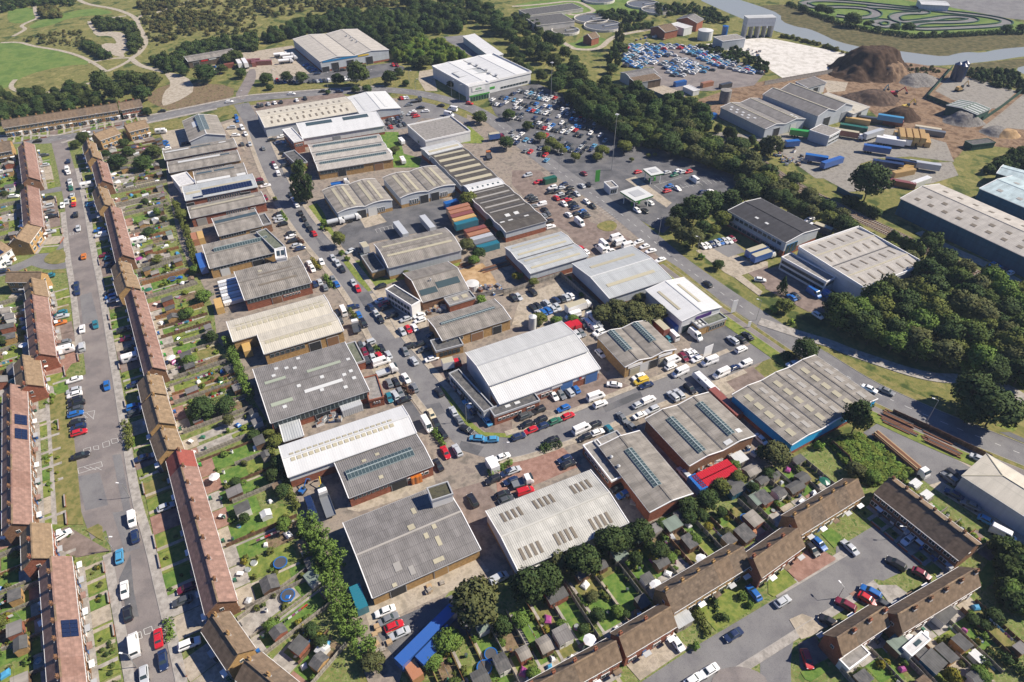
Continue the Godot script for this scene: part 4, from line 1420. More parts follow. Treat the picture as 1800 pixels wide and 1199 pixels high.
func car_mass(called: String, cells: Array, label: String) -> void:   # x, z, turn, r, g, b
	var kit := car_kit("h")
	var mm := MultiMesh.new()
	mm.transform_format = MultiMesh.TRANSFORM_3D
	mm.use_colors = true
	mm.mesh = kit.body
	mm.instance_count = cells.size()
	var gl := MultiMesh.new()
	gl.transform_format = MultiMesh.TRANSFORM_3D
	gl.mesh = kit.all_glass
	gl.instance_count = cells.size()
	for k in cells.size():
		var c: Array = cells[k]
		var t := Transform3D(Basis(Vector3.UP, c[2]), Vector3(c[0], 0.05, c[1]))
		mm.set_instance_transform(k, t)
		gl.set_instance_transform(k, t)
		mm.set_instance_color(k, c[3])
	var o := MultiMeshInstance3D.new()
	o.name = numbered(called)
	o.multimesh = mm
	o.material_override = M.copy_paint
	add_child(o)
	tag(o, label, "cars", "", "stuff")
	var g := MultiMeshInstance3D.new()
	g.name = "windows"
	g.multimesh = gl
	g.material_override = M.glass
	g.set_meta("kind", "stuff")
	o.add_child(g)

func lamp_post(x: float, z: float, high: float, turn: float, label: String) -> void:
	var o := thing("street_lamp", Vector3(x, 0.05, z), turn, label, "street lamp", "street lamps")
	var mb := MB.new()
	mb.tube(Vector3.ZERO, Vector3(0, high, 0), 0.09, 0.06, 8)
	part(o, "pole", mb.mesh(), M.steel)
	var ma := MB.new()
	ma.tube(Vector3(0, high, 0), Vector3(1.1, high + 0.15, 0), 0.045, 0.045, 6)
	part(o, "arm", ma.mesh(), M.steel)
	part(o, "lamp_head", unit_box(), M.trim_white, Vector3(1.3, high + 0.15, 0), Vector3(0.7, 0.14, 0.3))

func mast(x: float, z: float, high: float, label: String) -> void:
	var o := thing("floodlight_mast", Vector3(x, 0.05, z), 0, label, "light mast", "floodlight masts")
	var mb := MB.new()
	mb.tube(Vector3.ZERO, Vector3(0, high, 0), 0.16, 0.09, 8)
	part(o, "pole", mb.mesh(), M.steel)
	for k in 4:
		part(o, "floodlight", unit_box(), M.trim_white, Vector3(cos(k * PI / 2) * 0.6, high + 0.1, sin(k * PI / 2) * 0.6), Vector3(0.5, 0.3, 0.5))

func heap(x: float, z: float, r0: float, r1: float, high: float, turn: float, mat: String, label: String, called := "spoil_heap") -> void:
	var f := FastNoiseLite.new()
	f.seed = label.hash() % 999
	f.frequency = 0.09
	var n := 46
	var st := SurfaceTool.new()
	st.begin(Mesh.PRIMITIVE_TRIANGLES)
	for j in n + 1:
		for i in n + 1:
			var u := 2.0 * i / n - 1.0
			var v := 2.0 * j / n - 1.0
			var px := u * r0
			var pz := v * r1
			var d := sqrt(u * u + v * v) + f.get_noise_2d(px * 0.7 + 40, pz * 0.7) * 0.22
			var y := high * smoothstep(0.0, 1.0, clampf(1.0 - d, 0.0, 0.8) / 0.8) ** 0.9 + (f.get_noise_2d(px * 3, pz * 3) * 0.07 + f.get_noise_2d(px * 9, pz * 9) * 0.03) * high * clampf(1.4 - d, 0.0, 1.0)
			st.add_vertex(Vector3(px, y - 0.15 if d < 1.0 else -0.3, pz))
	for j in n:
		for i in n:
			var k := j * (n + 1) + i
			for q in [k, k + 1, k + n + 2, k, k + n + 2, k + n + 1]:
				st.add_index(q)
	st.generate_normals()
	var o := part(self, called, st.commit(), M[mat], Vector3(x, 0, z), Vector3.ONE, turn)
	tag(o, label, "heap", "heaps of earth and stone")

func disc(mb: MB, r: float, y: float, k := 28) -> void:
	for i in k:
		var a := TAU * i / k
		var b := TAU * (i + 1) / k
		mb.tri(Vector3(0, y, 0), Vector3(cos(b) * r, y, sin(b) * r), Vector3(cos(a) * r, y, sin(a) * r))

func drum(mb: MB, r0: float, r1: float, y0: float, y1: float, k := 28) -> void:
	for i in k:
		var a := TAU * i / k
		var b := TAU * (i + 1) / k
		var ca := Vector3(cos(a), 0, sin(a))
		var cb := Vector3(cos(b), 0, sin(b))
		mb.quad(cb * r0 + Vector3(0, y0, 0), ca * r0 + Vector3(0, y0, 0), ca * r1 + Vector3(0, y1, 0), cb * r1 + Vector3(0, y1, 0))

func settling_tank(x: float, z: float, r: float, label: String) -> void:
	var o := thing("settling_tank", Vector3(x, 0, z), 0, label, "tank", "settling tanks")
	var mb := MB.new()
	drum(mb, r, r, -0.1, 1.6)
	drum(mb, r, r - 0.5, 1.6, 1.6)
	drum(mb, r - 0.5, r - 0.5, 1.6, 0.9)
	part(o, "wall", mb.mesh(), M.concrete_pale)
	var w := MB.new()
	disc(w, r - 0.4, 1.0)
	part(o, "water_surface", w.mesh(), M.tank_water)
	part(o, "scraper_bridge", unit_box(), M.trim_grey, Vector3(r * 0.5, 1.75, 0), Vector3(r, 0.25, 0.8), 0.5)
	part(o, "centre_column", unit_box(), M.trim_grey, Vector3(0, 1.2, 0), Vector3(0.9, 1.8, 0.9))

func pallets(x: float, z: float, n: int, label: String) -> void:
	for k in n:
		var o := thing("pallet_stack", Vector3(x + rng.randf_range(-2.5, 2.5), 0.06, z + rng.randf_range(-3.0, 3.0)), rng.randf() * 0.5 + 0.3, label, "pallet", "stacked pallets")
		var hgt := rng.randi_range(2, 8)
		for j in hgt:
			part(o, "pallet", unit_box(), M.pallet if j % 2 else M.timber_grey, Vector3(0, 0.08 + 0.15 * j, 0), Vector3(1.15, 0.1, 1.0))

func clutter(flat: Array, count: int, where: String) -> void:   # skips, drums, crates and scrap lying in a yard
	var p := pts(flat)
	for k in count:
		var q := inside(p)
		var o := thing("crate", Vector3(q.x, 0.05, q.y), rng.randf() * TAU, "%s crate of scrap %s" % [["rusty", "white", "blue", "grey", "brown"][k % 5], where], "crate", "crates of scrap")
		var s := Vector3(rng.randf_range(0.8, 2.4), rng.randf_range(0.5, 1.4), rng.randf_range(0.7, 1.4))
		part(o, "side", unit_box(), M[["rust", "paint_w", "paint_b", "trim_grey", "timber_brown"][k % 5]], Vector3(0, s.y / 2, 0), s)
		part(o, "rim", unit_box(), M.steel, Vector3(0, s.y + 0.02, 0), Vector3(s.x + 0.08, 0.08, s.z + 0.08))
		part(o, "contents", unit_box(), M[["steel", "rust", "pallet"][k % 3]], Vector3(0, s.y + 0.08, 0), Vector3(s.x * 0.7, 0.2, s.z * 0.6), 0.4)

func sign_post(x: float, z: float, az: float, w: float, h: float, foot: float, board: String, label: String) -> void:
	var o := thing("sign", Vector3(x, 0.05, z), deg_to_rad(az), label, "sign", "signs")
	for s in [-0.4, 0.4]:
		part(o, "post", unit_box(), M.steel, Vector3(s * w, (foot + h * 0.2) / 2, -0.08), Vector3(0.1, foot + h * 0.2, 0.1))
	part(o, "board", unit_box(), M[board], Vector3(0, foot + h / 2, 0), Vector3(w, h, 0.12))

func yard_fence(flat: Array, mat: String, high: float, label: String) -> void:
	var p := pts(flat)
	var o := thing("boundary_fence", Vector3(p[0].x, 0, p[0].y), 0, label, "fence", "boundary fences")
	for i in p.size() - 1:
		var d := p[i + 1] - p[i]
		var n := maxi(1, roundi(d.length() / 2.7))
		for k in n:
			var m := p[i] + d * (k + 0.5) / n - p[0]
			part(o, "panel", unit_box(), M[mat], Vector3(m.x, high / 2, m.y), Vector3(d.length() / n - 0.12, high, 0.08), atan2(-d.y, d.x))
			var e := p[i] + d * k / n - p[0]
			part(o, "post", unit_box(), M[mat], Vector3(e.x, high / 2 + 0.1, e.y), Vector3(0.14, high + 0.2, 0.14))

func railway_rails(flat: Array) -> void:
	var p := chaikin(pts(flat), false, 2)
	rail_line = pts(flat)
	var o := thing("railway_track", Vector3(p[0].x, 0, p[0].y), 0, "pair of railway tracks running through the wood", "railway")
	for k in 4:
		var off: float = [-2.5, -1.07, 1.07, 2.5][k]
		var m := part(o, "rail", ribbon(p, off - 0.06, off + 0.06, 0.26, 0.05), M.rust)
		m.position = -o.position
	var mb := MB.new()
	for i in p.size() - 1:
		var d := p[i + 1] - p[i]
		var n := int(d.length() / 0.9)
		for k in n:
			var q := p[i] + d * k / n - p[0]
			for s in [-1.79, 1.79]:
				mb.box(Vector3(0, 0.15, s), Vector3(0.26, 0.12, 2.4), Transform3D(Basis(Vector3.UP, atan2(-d.y, d.x)), Vector3(q.x, 0, q.y)))
	var sl := part(o, "sleepers", mb.mesh(), M.light_grey)
	sl.set_meta("kind", "stuff")

func canopy(x: float, z: float, turn: float, l: float, w: float, h: float, top: String, edge: String, label: String) -> void:
	var o := thing("forecourt_canopy", Vector3(x, 0, z), turn, label, "canopy")
	var mb := MB.new()
	mb.loft([[Vector3(0, h, 0), Vector3(l, h, 0), Vector3(l, h, -w), Vector3(0, h, -w)], [Vector3(-0.2, h + 0.7, 0.2), Vector3(l + 0.2, h + 0.7, 0.2), Vector3(l + 0.2, h + 0.7, -w - 0.2), Vector3(-0.2, h + 0.7, -w - 0.2)]])
	part(o, "fascia", mb.mesh(), M[edge])
	part(o, "roof", unit_box(), M[top], Vector3(l / 2, h + 0.74, -w / 2), Vector3(l + 0.3, 0.12, w + 0.3))
	part(o, "roof_deck", unit_box(), M.trim_grey, Vector3(l / 2, h + 0.84, -w / 2), Vector3(l * 0.55, 0.14, w * 0.5))
	for s in [[0.12, 0.15], [0.88, 0.15], [0.12, 0.85], [0.88, 0.85]]:
		part(o, "column", unit_box(), M.trim_white, Vector3(l * s[0], h / 2, -w * s[1]), Vector3(0.3, h, 0.3))
	for s in [0.3, 0.7]:
		part(o, "pump", unit_box(), M[edge], Vector3(l * s, 0.9, -w / 2), Vector3(0.9, 1.8, 0.5))

func silo(x: float, z: float, r: float, h: float, mat: String, label: String, cone := 1.5) -> void:
	var o := thing("silo", Vector3(x, 0, z), 0, label, "silo", "silos and tanks")
	var mb := MB.new()
	drum(mb, r, r, -0.1, h, 20)
	part(o, "drum", mb.mesh(), M[mat])
	var mt := MB.new()
	drum(mt, r * 1.03, 0.1, h, h + cone, 20)
	part(o, "roof", mt.mesh(), M[mat])
	var ml := MB.new()
	ml.box(Vector3(r + 0.1, h / 2, 0), Vector3(0.1, h, 0.5))
	part(o, "ladder", ml.mesh(), M.steel)

func digger(x: float, z: float, turn: float, paint: String, label: String) -> void:
	var o := thing("excavator", Vector3(x, 0.1, z), turn, label, "excavator", "excavators")
	for s in [-1, 1]:
		part(o, "crawler_track", unit_box(), M.tyre, Vector3(0, 0.45, s * 1.1), Vector3(4.0, 0.9, 0.6))
	part(o, "body", unit_box(), M["paint_" + paint], Vector3(-0.4, 1.7, 0), Vector3(3.2, 1.5, 2.4))
	part(o, "cab", unit_box(), M.glass, Vector3(0.7, 2.6, 0.7), Vector3(1.4, 1.5, 1.0))
	var mb := MB.new()
	mb.tube(Vector3(1.0, 1.9, 0), Vector3(4.5, 5.2, 0), 0.3, 0.25, 6)
	mb.tube(Vector3(4.5, 5.2, 0), Vector3(6.6, 2.6, 0), 0.25, 0.2, 6)
	part(o, "boom", mb.mesh(), M["paint_" + paint])
	part(o, "bucket", unit_box(), M.trim_dark, Vector3(6.4, 2.1, 0), Vector3(1.1, 0.9, 1.3))
	if label.contains("mini"):
		o.scale = Vector3.ONE * 0.5

func girder_pile(x: float, z: float, turn: float, len: float, n: int, label: String) -> void:
	var o := thing("girder_pile", Vector3(x, 0.06, z), turn, label, "girders", "piles of steel girders")
	for k in n:
		part(o, "girder", unit_box(), M[["rust", "brick_brown", "rust", "trim_dark"][k % 4]], Vector3(rng.randf_range(-1, 1), 0.2 + 0.3 * (k / 5), -1.1 + 0.52 * (k % 5)), Vector3(len * rng.randf_range(0.7, 1.0), 0.28, 0.32))

func park_cars(called: String, plots: Array, az: float, fill: float, steps: Array, step: float, label: String) -> void:
	var cells := []
	var tones := [Color(0.6, 0.6, 0.6), Color(0.3, 0.32, 0.34), Color(0.02, 0.02, 0.022), Color(0.1, 0.1, 0.11), Color(0.02, 0.025, 0.04), Color(0.05, 0.055, 0.06), Color(0.16, 0.17, 0.18), Color(0.015, 0.03, 0.09), Color(0.02, 0.12, 0.36), Color(0.4, 0.015, 0.02), Color(0.65, 0.65, 0.64), Color(0.08, 0.25, 0.4), Color(0.45, 0.46, 0.47), Color(0.03, 0.03, 0.03)]
	var u := Vector2(sin(deg_to_rad(az)), -cos(deg_to_rad(az)))
	var v := Vector2(u.y, -u.x)
	for f in plots:
		var p := pts(f)
		var c := Vector2.ZERO
		for q in p:
			c += q / p.size()
		for i in range(-50, 50):
			var b := -100.0
			for k in 40:
				b += steps[k % steps.size()]
				var q := c + u * step * i + v * b + Vector2(rng.randf_range(-0.3, 0.3), rng.randf_range(-0.3, 0.3))
				if Geometry2D.is_point_in_polygon(q, p) and rng.randf() < fill:
					cells.append([q.x, q.y, deg_to_rad(180.0 - az) + (PI if rng.randf() < 0.5 else 0.0) + rng.randf_range(-0.06, 0.06), pick(tones if called != "scrap_cars" or rng.randf() < 0.45 else [tones[0], tones[1], tones[8], tones[11], tones[12]])])
	car_mass(called, cells, label)

func cars(place: String, y: float, d: Array) -> void:
	for i in range(0, d.size(), 4):
		car(d[i][0], d[i][1], d[i + 1], d[i + 2], d[i + 3], place, y)

func trees(label: String, shape: String, d: Array) -> void:
	for i in range(0, d.size(), 5):
		tree(Vector3(d[i], 0, d[i + 1]), d[i + 2], d[i + 3], d[i + 4], shape, label)

func hopper(x: float, z: float, turn: float, l: float, w: float, h: float, label: String) -> void:
	var o := thing("hopper_building", Vector3(x, 0, z), turn, label, "hopper")
	part(o, "bunker", unit_box(), M.clad_white, Vector3(l / 2, h * 0.8, -w / 2), Vector3(l, h * 0.4, w))
	part(o, "roof", unit_box(), M.roof_white, Vector3(l / 2, h + 0.1, -w / 2), Vector3(l + 0.6, 0.25, w + 0.6))
	for k in 5:
		part(o, "leg_wall", unit_box(), M.concrete_pale, Vector3(l * (0.03 + 0.235 * k), h * 0.3, -w / 2), Vector3(0.5 if k % 2 else 1.2, h * 0.6, w * 0.9))

func oddment(at: Vector3, who: String) -> void:
	var mat: Material = M[pick(["paint_b", "paint_w", "paint_l", "paint_w", "paint_s", "paint_O", "paint_p", "paint_e"])]
	var mb := MB.new()
	var r := rng.randf_range(0.5, 0.9)
	match rng.randi() % 6:
		0:
			var o := thing("paddling_pool", at, 0, "small round pool behind the %s" % who, "pool", "garden oddments")
			drum(mb, r, r * 0.9, 0.0, 0.35, 14)
			part(o, "rim", mb.mesh(), mat)
			var w := MB.new()
			disc(w, r * 0.93, 0.22, 14)
			part(o, "water", w.mesh(), M.water)
		1, 2, 3:
			var o := thing("covered_pile", at, rng.randf() * TAU, "sheeted pile behind the %s" % who, "pile", "garden oddments")
			var ring_ := func(s: float, y: float) -> Array: return [Vector3(-r * s * 1.3, y, r * s), Vector3(r * s * 1.2, y, r * s * 0.8), Vector3(r * s * 1.1, y, -r * s), Vector3(-r * s, y, -r * s * 0.9)]
			mb.loft([ring_.call(1.0, 0.0), ring_.call(0.9, 0.5), ring_.call(0.45, 0.8)])
			part(o, "sheet", mb.mesh(), mat)
		_:
			var o := thing("water_butt", at, 0, "water butt behind the %s" % who, "water butt", "garden oddments")
			mb.tube(Vector3.ZERO, Vector3(0, 1.0, 0), 0.3, 0.36, 10)
			part(o, "barrel", mb.mesh(), M.paint_e if r < 0.7 else mat)
			part(o, "lid", unit_box(), M.trim_dark, Vector3(0, 1.03, 0), Vector3(0.5, 0.06, 0.5))


func _ready() -> void:
	var cam := Camera3D.new()
	cam.name = "camera"
	add_child(cam)
	cam.position = Vector3(0, 140, 0)
	cam.rotation_degrees = Vector3(-39.64, 0, 0)
	cam.fov = 53.1
	cam.far = 4000.0
	cam.current = true
	var we := WorldEnvironment.new()
	we.name = "world_environment"
	var env := Environment.new()
	env.background_mode = Environment.BG_SKY
	var sky := Sky.new()
	var sm := ProceduralSkyMaterial.new()
	sm.sky_top_color = Color(0.18, 0.36, 0.66)
	sm.sky_horizon_color = Color(0.62, 0.73, 0.85)
	sm.sky_curve = 0.12
	sm.ground_horizon_color = Color(0.5, 0.55, 0.58)
	sm.ground_bottom_color = Color(0.2, 0.2, 0.18)
	sky.sky_material = sm
	env.sky = sky
	env.background_energy_multiplier = 0.52
	env.tonemap_mode = Environment.TONE_MAPPER_LINEAR
	env.tonemap_exposure = 1.66
	env.sdfgi_enabled = true
	env.ssao_enabled = true
	env.ssil_enabled = true
	env.fog_enabled = true
	env.fog_density = 0.00012
	env.fog_light_color = Color(0.75, 0.83, 0.92)
	we.environment = env
	add_child(we)
	var sun := DirectionalLight3D.new()
	sun.name = "sun"
	sun.light_energy = 1.6
	sun.light_color = Color(1.0, 0.957, 0.895)
	sun.light_angular_distance = 0.5
	sun.shadow_enabled = true
	add_child(sun)
	sun.look_at_from_position(Vector3.ZERO, Vector3(-0.993 * 0.73, -0.683, 0.12 * 0.73))
	rng.seed = 20
	make_materials()
	crowns()
	build_area()
	build_fac()
	build_ter()
	build_tree()
	build_car()
	build_misc()
	place_deferred()
	finish_labels()


func build_area() -> void:
	var sq := MB.new()
	sq.quad(Vector3(-2500, 0, 900), Vector3(2500, 0, 900), Vector3(2500, 0, -2500), Vector3(-2500, 0, -2500))
	setting("ground", sq.mesh(), M.rough_grass, "rough grassland around the estate")
	area("garden_ground","garden",.02,[-291,-315,-225,-334,-173,-323,-150,-271,-131,-232,-118.1,-209.8,-113.3,-205,-102.1,-187.1,-94.7,-168.8,-87.4,-161.9,-75.6,-142.8,-70.6,-137,-65.8,-129.4,-60.9,-121.2,-56.7,-111.6,-52.7,-102.8,-46.9,-93,-39.3,-81.6,-34.9,-73.1,-29.1,-58.4,-27.9,-51.2,-124.4,-51.2],0,"garden soil of the terraced streets")
	area("estate_yard","yard",.03,[-174,-326,-146,-356,-144,-373,-90,-388,-44,-379,-15,-351,1,-323,16,-297,42,-251,60.1,-212.4,75.7,-186.5,87.7,-168.8,75.2,-156.5,69.3,-153.9,65.6,-144.7,75.3,-121.2,63.6,-114.4,48.4,-108.9,28.5,-95.5,13.1,-88.6,.6,-85.7,-13.9,-81.5,-21.5,-69.8,-22.7,-60.6,-28.3,-60.6,-34.9,-73.1,-39.3,-81.6,-46.9,-93,-52.7,-102.8,-56.7,-111.6,-65.8,-129.4,-75.6,-142.8,-87.4,-161.9,-94.7,-168.8,-102.1,-187.1,-113.3,-205,-118.1,-209.8,-131,-232,-150,-271],0,"worn tarmac yards of the industrial estate")
	area("garden_ground","garden",.025,[-22.7,-60.6,-21.5,-69.8,-13.9,-81.5,.6,-85.4,13.1,-88.3,28.5,-95.2,48.3,-108.6,63.5,-114,75.2,-120.8,90.5,-127.3,100.4,-121.2,108.1,-111.6,112.3,-102.8,128.5,-84.3,112.6,-51.2,-22.5,-51.2],0,"garden soil of the cul-de-sac")
	area("car_park","tarmac_dark",.034,[-16,-395,15,-407,29,-390,48,-349,72,-315,85,-304,110,-278,96,-267,71,-251,60,-236,47,-254,26,-292,1,-332,-9,-360],0,"tarmac around the superstore and petrol station")
	road("road","tarmac",8.5,.05,[-289,-325,-255,-326,-238,-326,-227,-326,-218,-336,-195,-351,-164,-372,-152,-381,-144,-384,-114,-391,-94,-395,-74,-398,-49,-390,-23,-371,-9,-350,1,-330,16,-301,31,-275,42,-258,49,-244,55.5,-229.7,61.3,-216.7,67.2,-206.1,74.5,-193.8,84.8,-177.7,95.5,-161,105.3,-146.7,114.4,-138.6,123.1,-131.5,137,-121.2,152.1,-109.8],"curving main road past the estate",2.0)
	road("road","tarmac",8.0,.06,[-150,-375,-140,-356,-131,-339,-113,-298,-98,-267,-85,-244,-72.1,-224.3,-63.1,-211.7,-52.3,-193.8,-45.2,-180.2,-39.8,-168.8,-33.2,-159.4,-25.4,-147.6,-19.2,-137.7,-15.1,-131.1,-11.2,-126.2,-5.8,-123.8,0,-124.2,7.8,-127.3,20,-133.3,37.4,-142.8,55.9,-151.9,70.8,-160,81.2,-165.2,90.7,-171.2],"estate road bending between the warehouses",0)
	road("road","tarmac_old",6.8,.055,[-65.7,-51.2,-71.3,-61.8,-82.7,-80.1,-90.7,-93.2,-98.5,-104.5,-114.6,-133.7,-134.2,-168.8,-152,-200.7,-163.2,-219.4,-183,-255,-205,-292,-218,-313,-226,-326],"residential street between the terraces",0)
	road("road","tarmac",7.2,.052,[88.1,-91.9,79.9,-87.4,67.8,-80.8,60.2,-76.8,52,-72.3,39.6,-65.7,28.1,-58.9,17.3,-52.2],"cul-de-sac road",0)
	road("road","tarmac",6.0,.05,[59.2,-76.1,54.7,-68.6,51.7,-57.3],"side branch of the cul-de-sac road",0)
	area("turning_head","tarmac",.06,[88.2,-99.1,94.6,-88.4,89.7,-86.6,83.8,-84.1,77.7,-85.8,73.5,-85.8,76.4,-92.9,81.4,-95.3],0,"turning head of the cul-de-sac")
	road("road","tarmac",5.5,.05,[-190.1,-206,-183.4,-210.7,-178.6,-217.4,-176.4,-225.4,-172.4,-229.6],"side street on the left",0)
	road("road","tarmac",5.0,.05,[-224,-266,-213,-268,-198,-274],"upper side street on the left",0)
	road("road","tarmac",4.5,.054,[-178.1,-215.4,-172.3,-212.6,-167.3,-212.1,-164.1,-214],"loop of the side street",0)
	area("road_patch","tarmac",.078,[-106.9,-121.1,-104.7,-121.4,-93.9,-102.8,-95.5,-102.2])
	area("road_patch","tarmac",.079,[-98.5,-102.6,-96.2,-103,-93.2,-102.6,-87.4,-92.5,-90.5,-91.4,-93,-94.9])
	area("road_patch","tarmac_dark",.079,[-88.9,-84.4,-89.1,-91,-84.3,-81.6,-80.6,-75.6,-82.9,-75.4])
	area("road_patch","tarmac",.079,[-151,-193.7,-148,-195.8,-138.1,-179.9,-142,-177.6])
	area("road_patch","tarmac",.062,[-112.6,-113.9,-107.6,-115.3,-100.6,-104.9,-105.5,-103.2])
	area("road_patch","tarmac_dark",.081,[-25.4,-139.9,-21,-141,-19,-137,-22.5,-134.8])
	area("road_patch","tarmac_dark",.082,[-13.9,-126.2,-7.6,-124.1,-9.1,-121.1,-14.5,-123.1])
	area("road_patch","tarmac_dark",.081,[26.2,-139.3,37.8,-145.8,38.3,-143.4,26.8,-137])
	area("road_patch","tarmac_dark",.081,[-54.9,-195.4,-50.6,-196.2,-46.9,-188.7,-50.5,-187.1])
	area("road_patch","tarmac_dark",.082,[-79,-236,-72.7,-227.5,-69.2,-221.4,-73.4,-225.4])
	area("parking_bay","tarmac_old",.045,[-132.8,-148.9,-128.4,-154.4,-115.1,-131.5,-97.8,-103,-96.6,-99.1,-100,-94.7,-106.3,-102.8,-114,-116.3],0,"parking bay beside the residential street")
	area("verge","lawn_dry",.14,[-135.3,-143.1,-131.5,-145.2,-119.6,-126.2,-113.3,-115.3,-106.3,-102.8,-104,-99.1,-110.4,-99.1,-114.8,-107.1,-125.7,-126.2],0,"long dry verge beside the parking bay")
	area("footpath","slabs",.16,[-135.3,-141,-135.3,-143.1,-125.7,-126.2,-114.8,-107.1,-110.3,-99.1,-111.6,-99.1,-121.1,-116.3,-129.8,-131.5])
	area("traffic_island","lawn_dry",.16,[-175.4,-215.4,-176.4,-220.4,-174.5,-223.9,-171.2,-223.4,-167.6,-217.4,-167.8,-214,-171.3,-213.5],2,"oval grass island")
	area("verge","lawn_dry",.14,[-169.3,-209.7,-165.6,-210.7,-162.6,-207.9,-167.3,-207.9],1)
	area("verge","lawn_dry",.14,[-226,-275,-207,-283,-205,-280,-213,-275,-222,-269])
	area("verge","lawn_dry",.14,[-102.8,-97.6,-100.5,-99.3,-99.1,-98.5,-97.1,-94.5,-99,-95.4])
	area("driveway","brick_paving",.15,[-109.9,-96.8,-107.3,-98.5,-96.5,-92.9,-94.3,-91.8,-101.7,-89.9,-107.2,-92.9])
	area("driveway","red_paving",.15,[-144.2,-156.5,-137.3,-161.9,-136,-161.2,-136.1,-154.2,-142,-152.3])
	area("lawn","lawn_mid",.15,[-141.7,-151.7,-136.3,-154.2,-135.3,-147.6,-139.4,-148.2])
	kerbed("pavement","slabs",3.4,5.6,[-65.7,-51.2,-71.3,-61.8,-82.7,-80.1,-90.7,-93.2,-98.5,-104.5,-114.6,-133.7,-134.2,-168.8,-152,-200.7,-163.2,-219.4,-183,-255,-205,-292])
	kerbed("pavement","slabs",-3.4,-5.4,[-65.7,-51.2,-71.3,-61.8,-82.7,-80.1,-90.7,-93.2])
	kerbed("pavement","slabs",-3.4,-5.4,[-131.8,-164.6,-152,-200.7,-163.2,-219.4,-183,-255])
	kerbed("pavement","slabs",-4.3,-6.3,[-289,-325,-255,-326,-238,-326,-227,-326,-218,-336,-195,-351,-164,-372,-152,-381,-144,-384,-114,-391,-94,-395,-74,-398])
	kerbed("pavement","slabs",4.3,6.3,[-227,-326,-218,-336,-195,-351,-164,-372])
	kerbed("verge","lawn_dry",4.3,6.0,[61.3,-216.7,67.2,-206.1,74.5,-193.8,84.8,-177.7,95.5,-161,105.3,-146.7,114.4,-138.6,123.1,-131.5,137,-121.2,152.1,-109.8])
	kerbed("footpath","tarmac_old",6.0,8.2,[61.3,-216.7,67.2,-206.1,74.5,-193.8,84.8,-177.7,95.5,-161,105.3,-146.7,114.4,-138.6,123.1,-131.5,137,-121.2,152.1,-109.8])
	kerbed("verge","lawn_mid",8.2,12.5,[61.3,-216.7,67.2,-206.1,74.5,-193.8,84.8,-177.7,95.5,-161,105.3,-146.7,114.4,-138.6,123.1,-131.5,137,-121.2,152.1,-109.8])
	kerbed("verge","lawn_dry",-4.3,-7.5,[95.5,-161,105.3,-146.7,114.4,-138.6,123.1,-131.5,137,-121.2,152.1,-109.8])
	kerbed("pavement","concrete",-4.05,-6.1,[-136,-349,-113,-298,-98,-267,-85,-244,-72.1,-224.3,-63.1,-211.7,-52.3,-193.8,-45.2,-180.2,-39.8,-168.8,-33.2,-159.4,-25.4,-147.6,-19.2,-137.7,-15.9,-132])
	kerbed("pavement","concrete",4.05,6.1,[-131,-339,-113,-298,-98,-267,-85,-244,-72.1,-224.3,-63.1,-211.7,-52.3,-193.8,-45.2,-180.2,-39.8,-168.8,-33.2,-159.4,-25.4,-147.6,-20.5,-140])
	kerbed("pavement","concrete",-4.05,-5.8,[0,-124.2,7.8,-127.3,20,-133.3,37.4,-142.8,55.9,-151.9,70.8,-160])
	kerbed("pavement","concrete",4.05,5.9,[-5.8,-123.8,0,-124.2,7.8,-127.3,20,-133.3,37.4,-142.8,55.9,-151.9,68.8,-158.9])
	kerbed("pavement","slabs",-3.6,-5.4,[79.9,-87.4,67.8,-80.8,60.2,-76.8,52,-72.3,39.6,-65.7,28.1,-58.9,17.3,-52.2])
	kerbed("pavement","slabs",3.6,5.2,[79.9,-87.4,67.8,-80.8,60.2,-76.8])
	area("yard","brick_paving",.05,[-27.2,-158.5,-16.5,-162.5,-13,-155.2,-6.3,-133.7,-0,-133.7,-0,-128.8,-7,-129.3,-12,-133.7,-19.6,-144.6],0,"brick-paved parking beside the big white warehouse")
	area("verge","lawn_mid",.13,[-21.6,-148.2,-19.7,-146.4,-12,-133.7,-7.8,-129.3,-0,-128.8,-0,-127.2,-8.2,-128,-12.7,-132,-17.6,-139.9])
	area("yard","tarmac_dark",.05,[-31.6,-140.5,-29.3,-141.6,-23.2,-131.5,-27.5,-129.3])
	area("yard","concrete",.05,[-40.8,-105.4,-20.7,-114.8,-19.7,-111.6,-25.1,-108,-37.9,-102.8,-40.8,-103.6])
	area("yard","concrete",.055,[-45.1,-159.8,-38.7,-161.9,-33.9,-152,-39.9,-148.9])
	area("yard","brick_paving",.05,[-15.5,-109.3,-7.3,-112.3,-0,-103.6,-0,-98.6,-11,-99.1])
	area("yard","red_paving",.05,[-4.5,-117.7,7.3,-123.6,12.8,-125.2,18.4,-117.2,15.7,-116.3,0,-108,-3.6,-107.1],0,"red gravel car park")
	area("yard","brick_paving",.05,[8.3,-142.8,26,-153.9,36.7,-147,17.1,-137.6,8.2,-138.2])
	area("yard","brick_paving",.05,[63.3,-152,74,-156.5,77,-150.7,65.3,-144.6])
	area("yard","concrete",.055,[59.8,-150.1,63.3,-152,66,-145.8,62.6,-144])
	area("yard","concrete",.05,[-32.2,-77.2,-7.9,-90.2,-5.1,-86.6,-13.6,-81.6,-30.3,-73],0,"concrete apron by the yellow brick wall")
	area("yard","tarmac_dark",.045,[-29.4,-73,-13.5,-80.6,-5,-81.6,-9,-71.8,-17.5,-65.7,-23.3,-65.7,-27.5,-70.5])
	area("yard","tarmac_dark",.05,[-69,-240,-63,-249,-31,-266,-23,-257,-21,-235,-31,-239,-53.7,-229.6,-64,-222.4,-70,-236],0,"dark tarmac loading yard")
	area("yard","concrete",.055,[-63,-249,-55,-252,-51,-245,-59,-240])
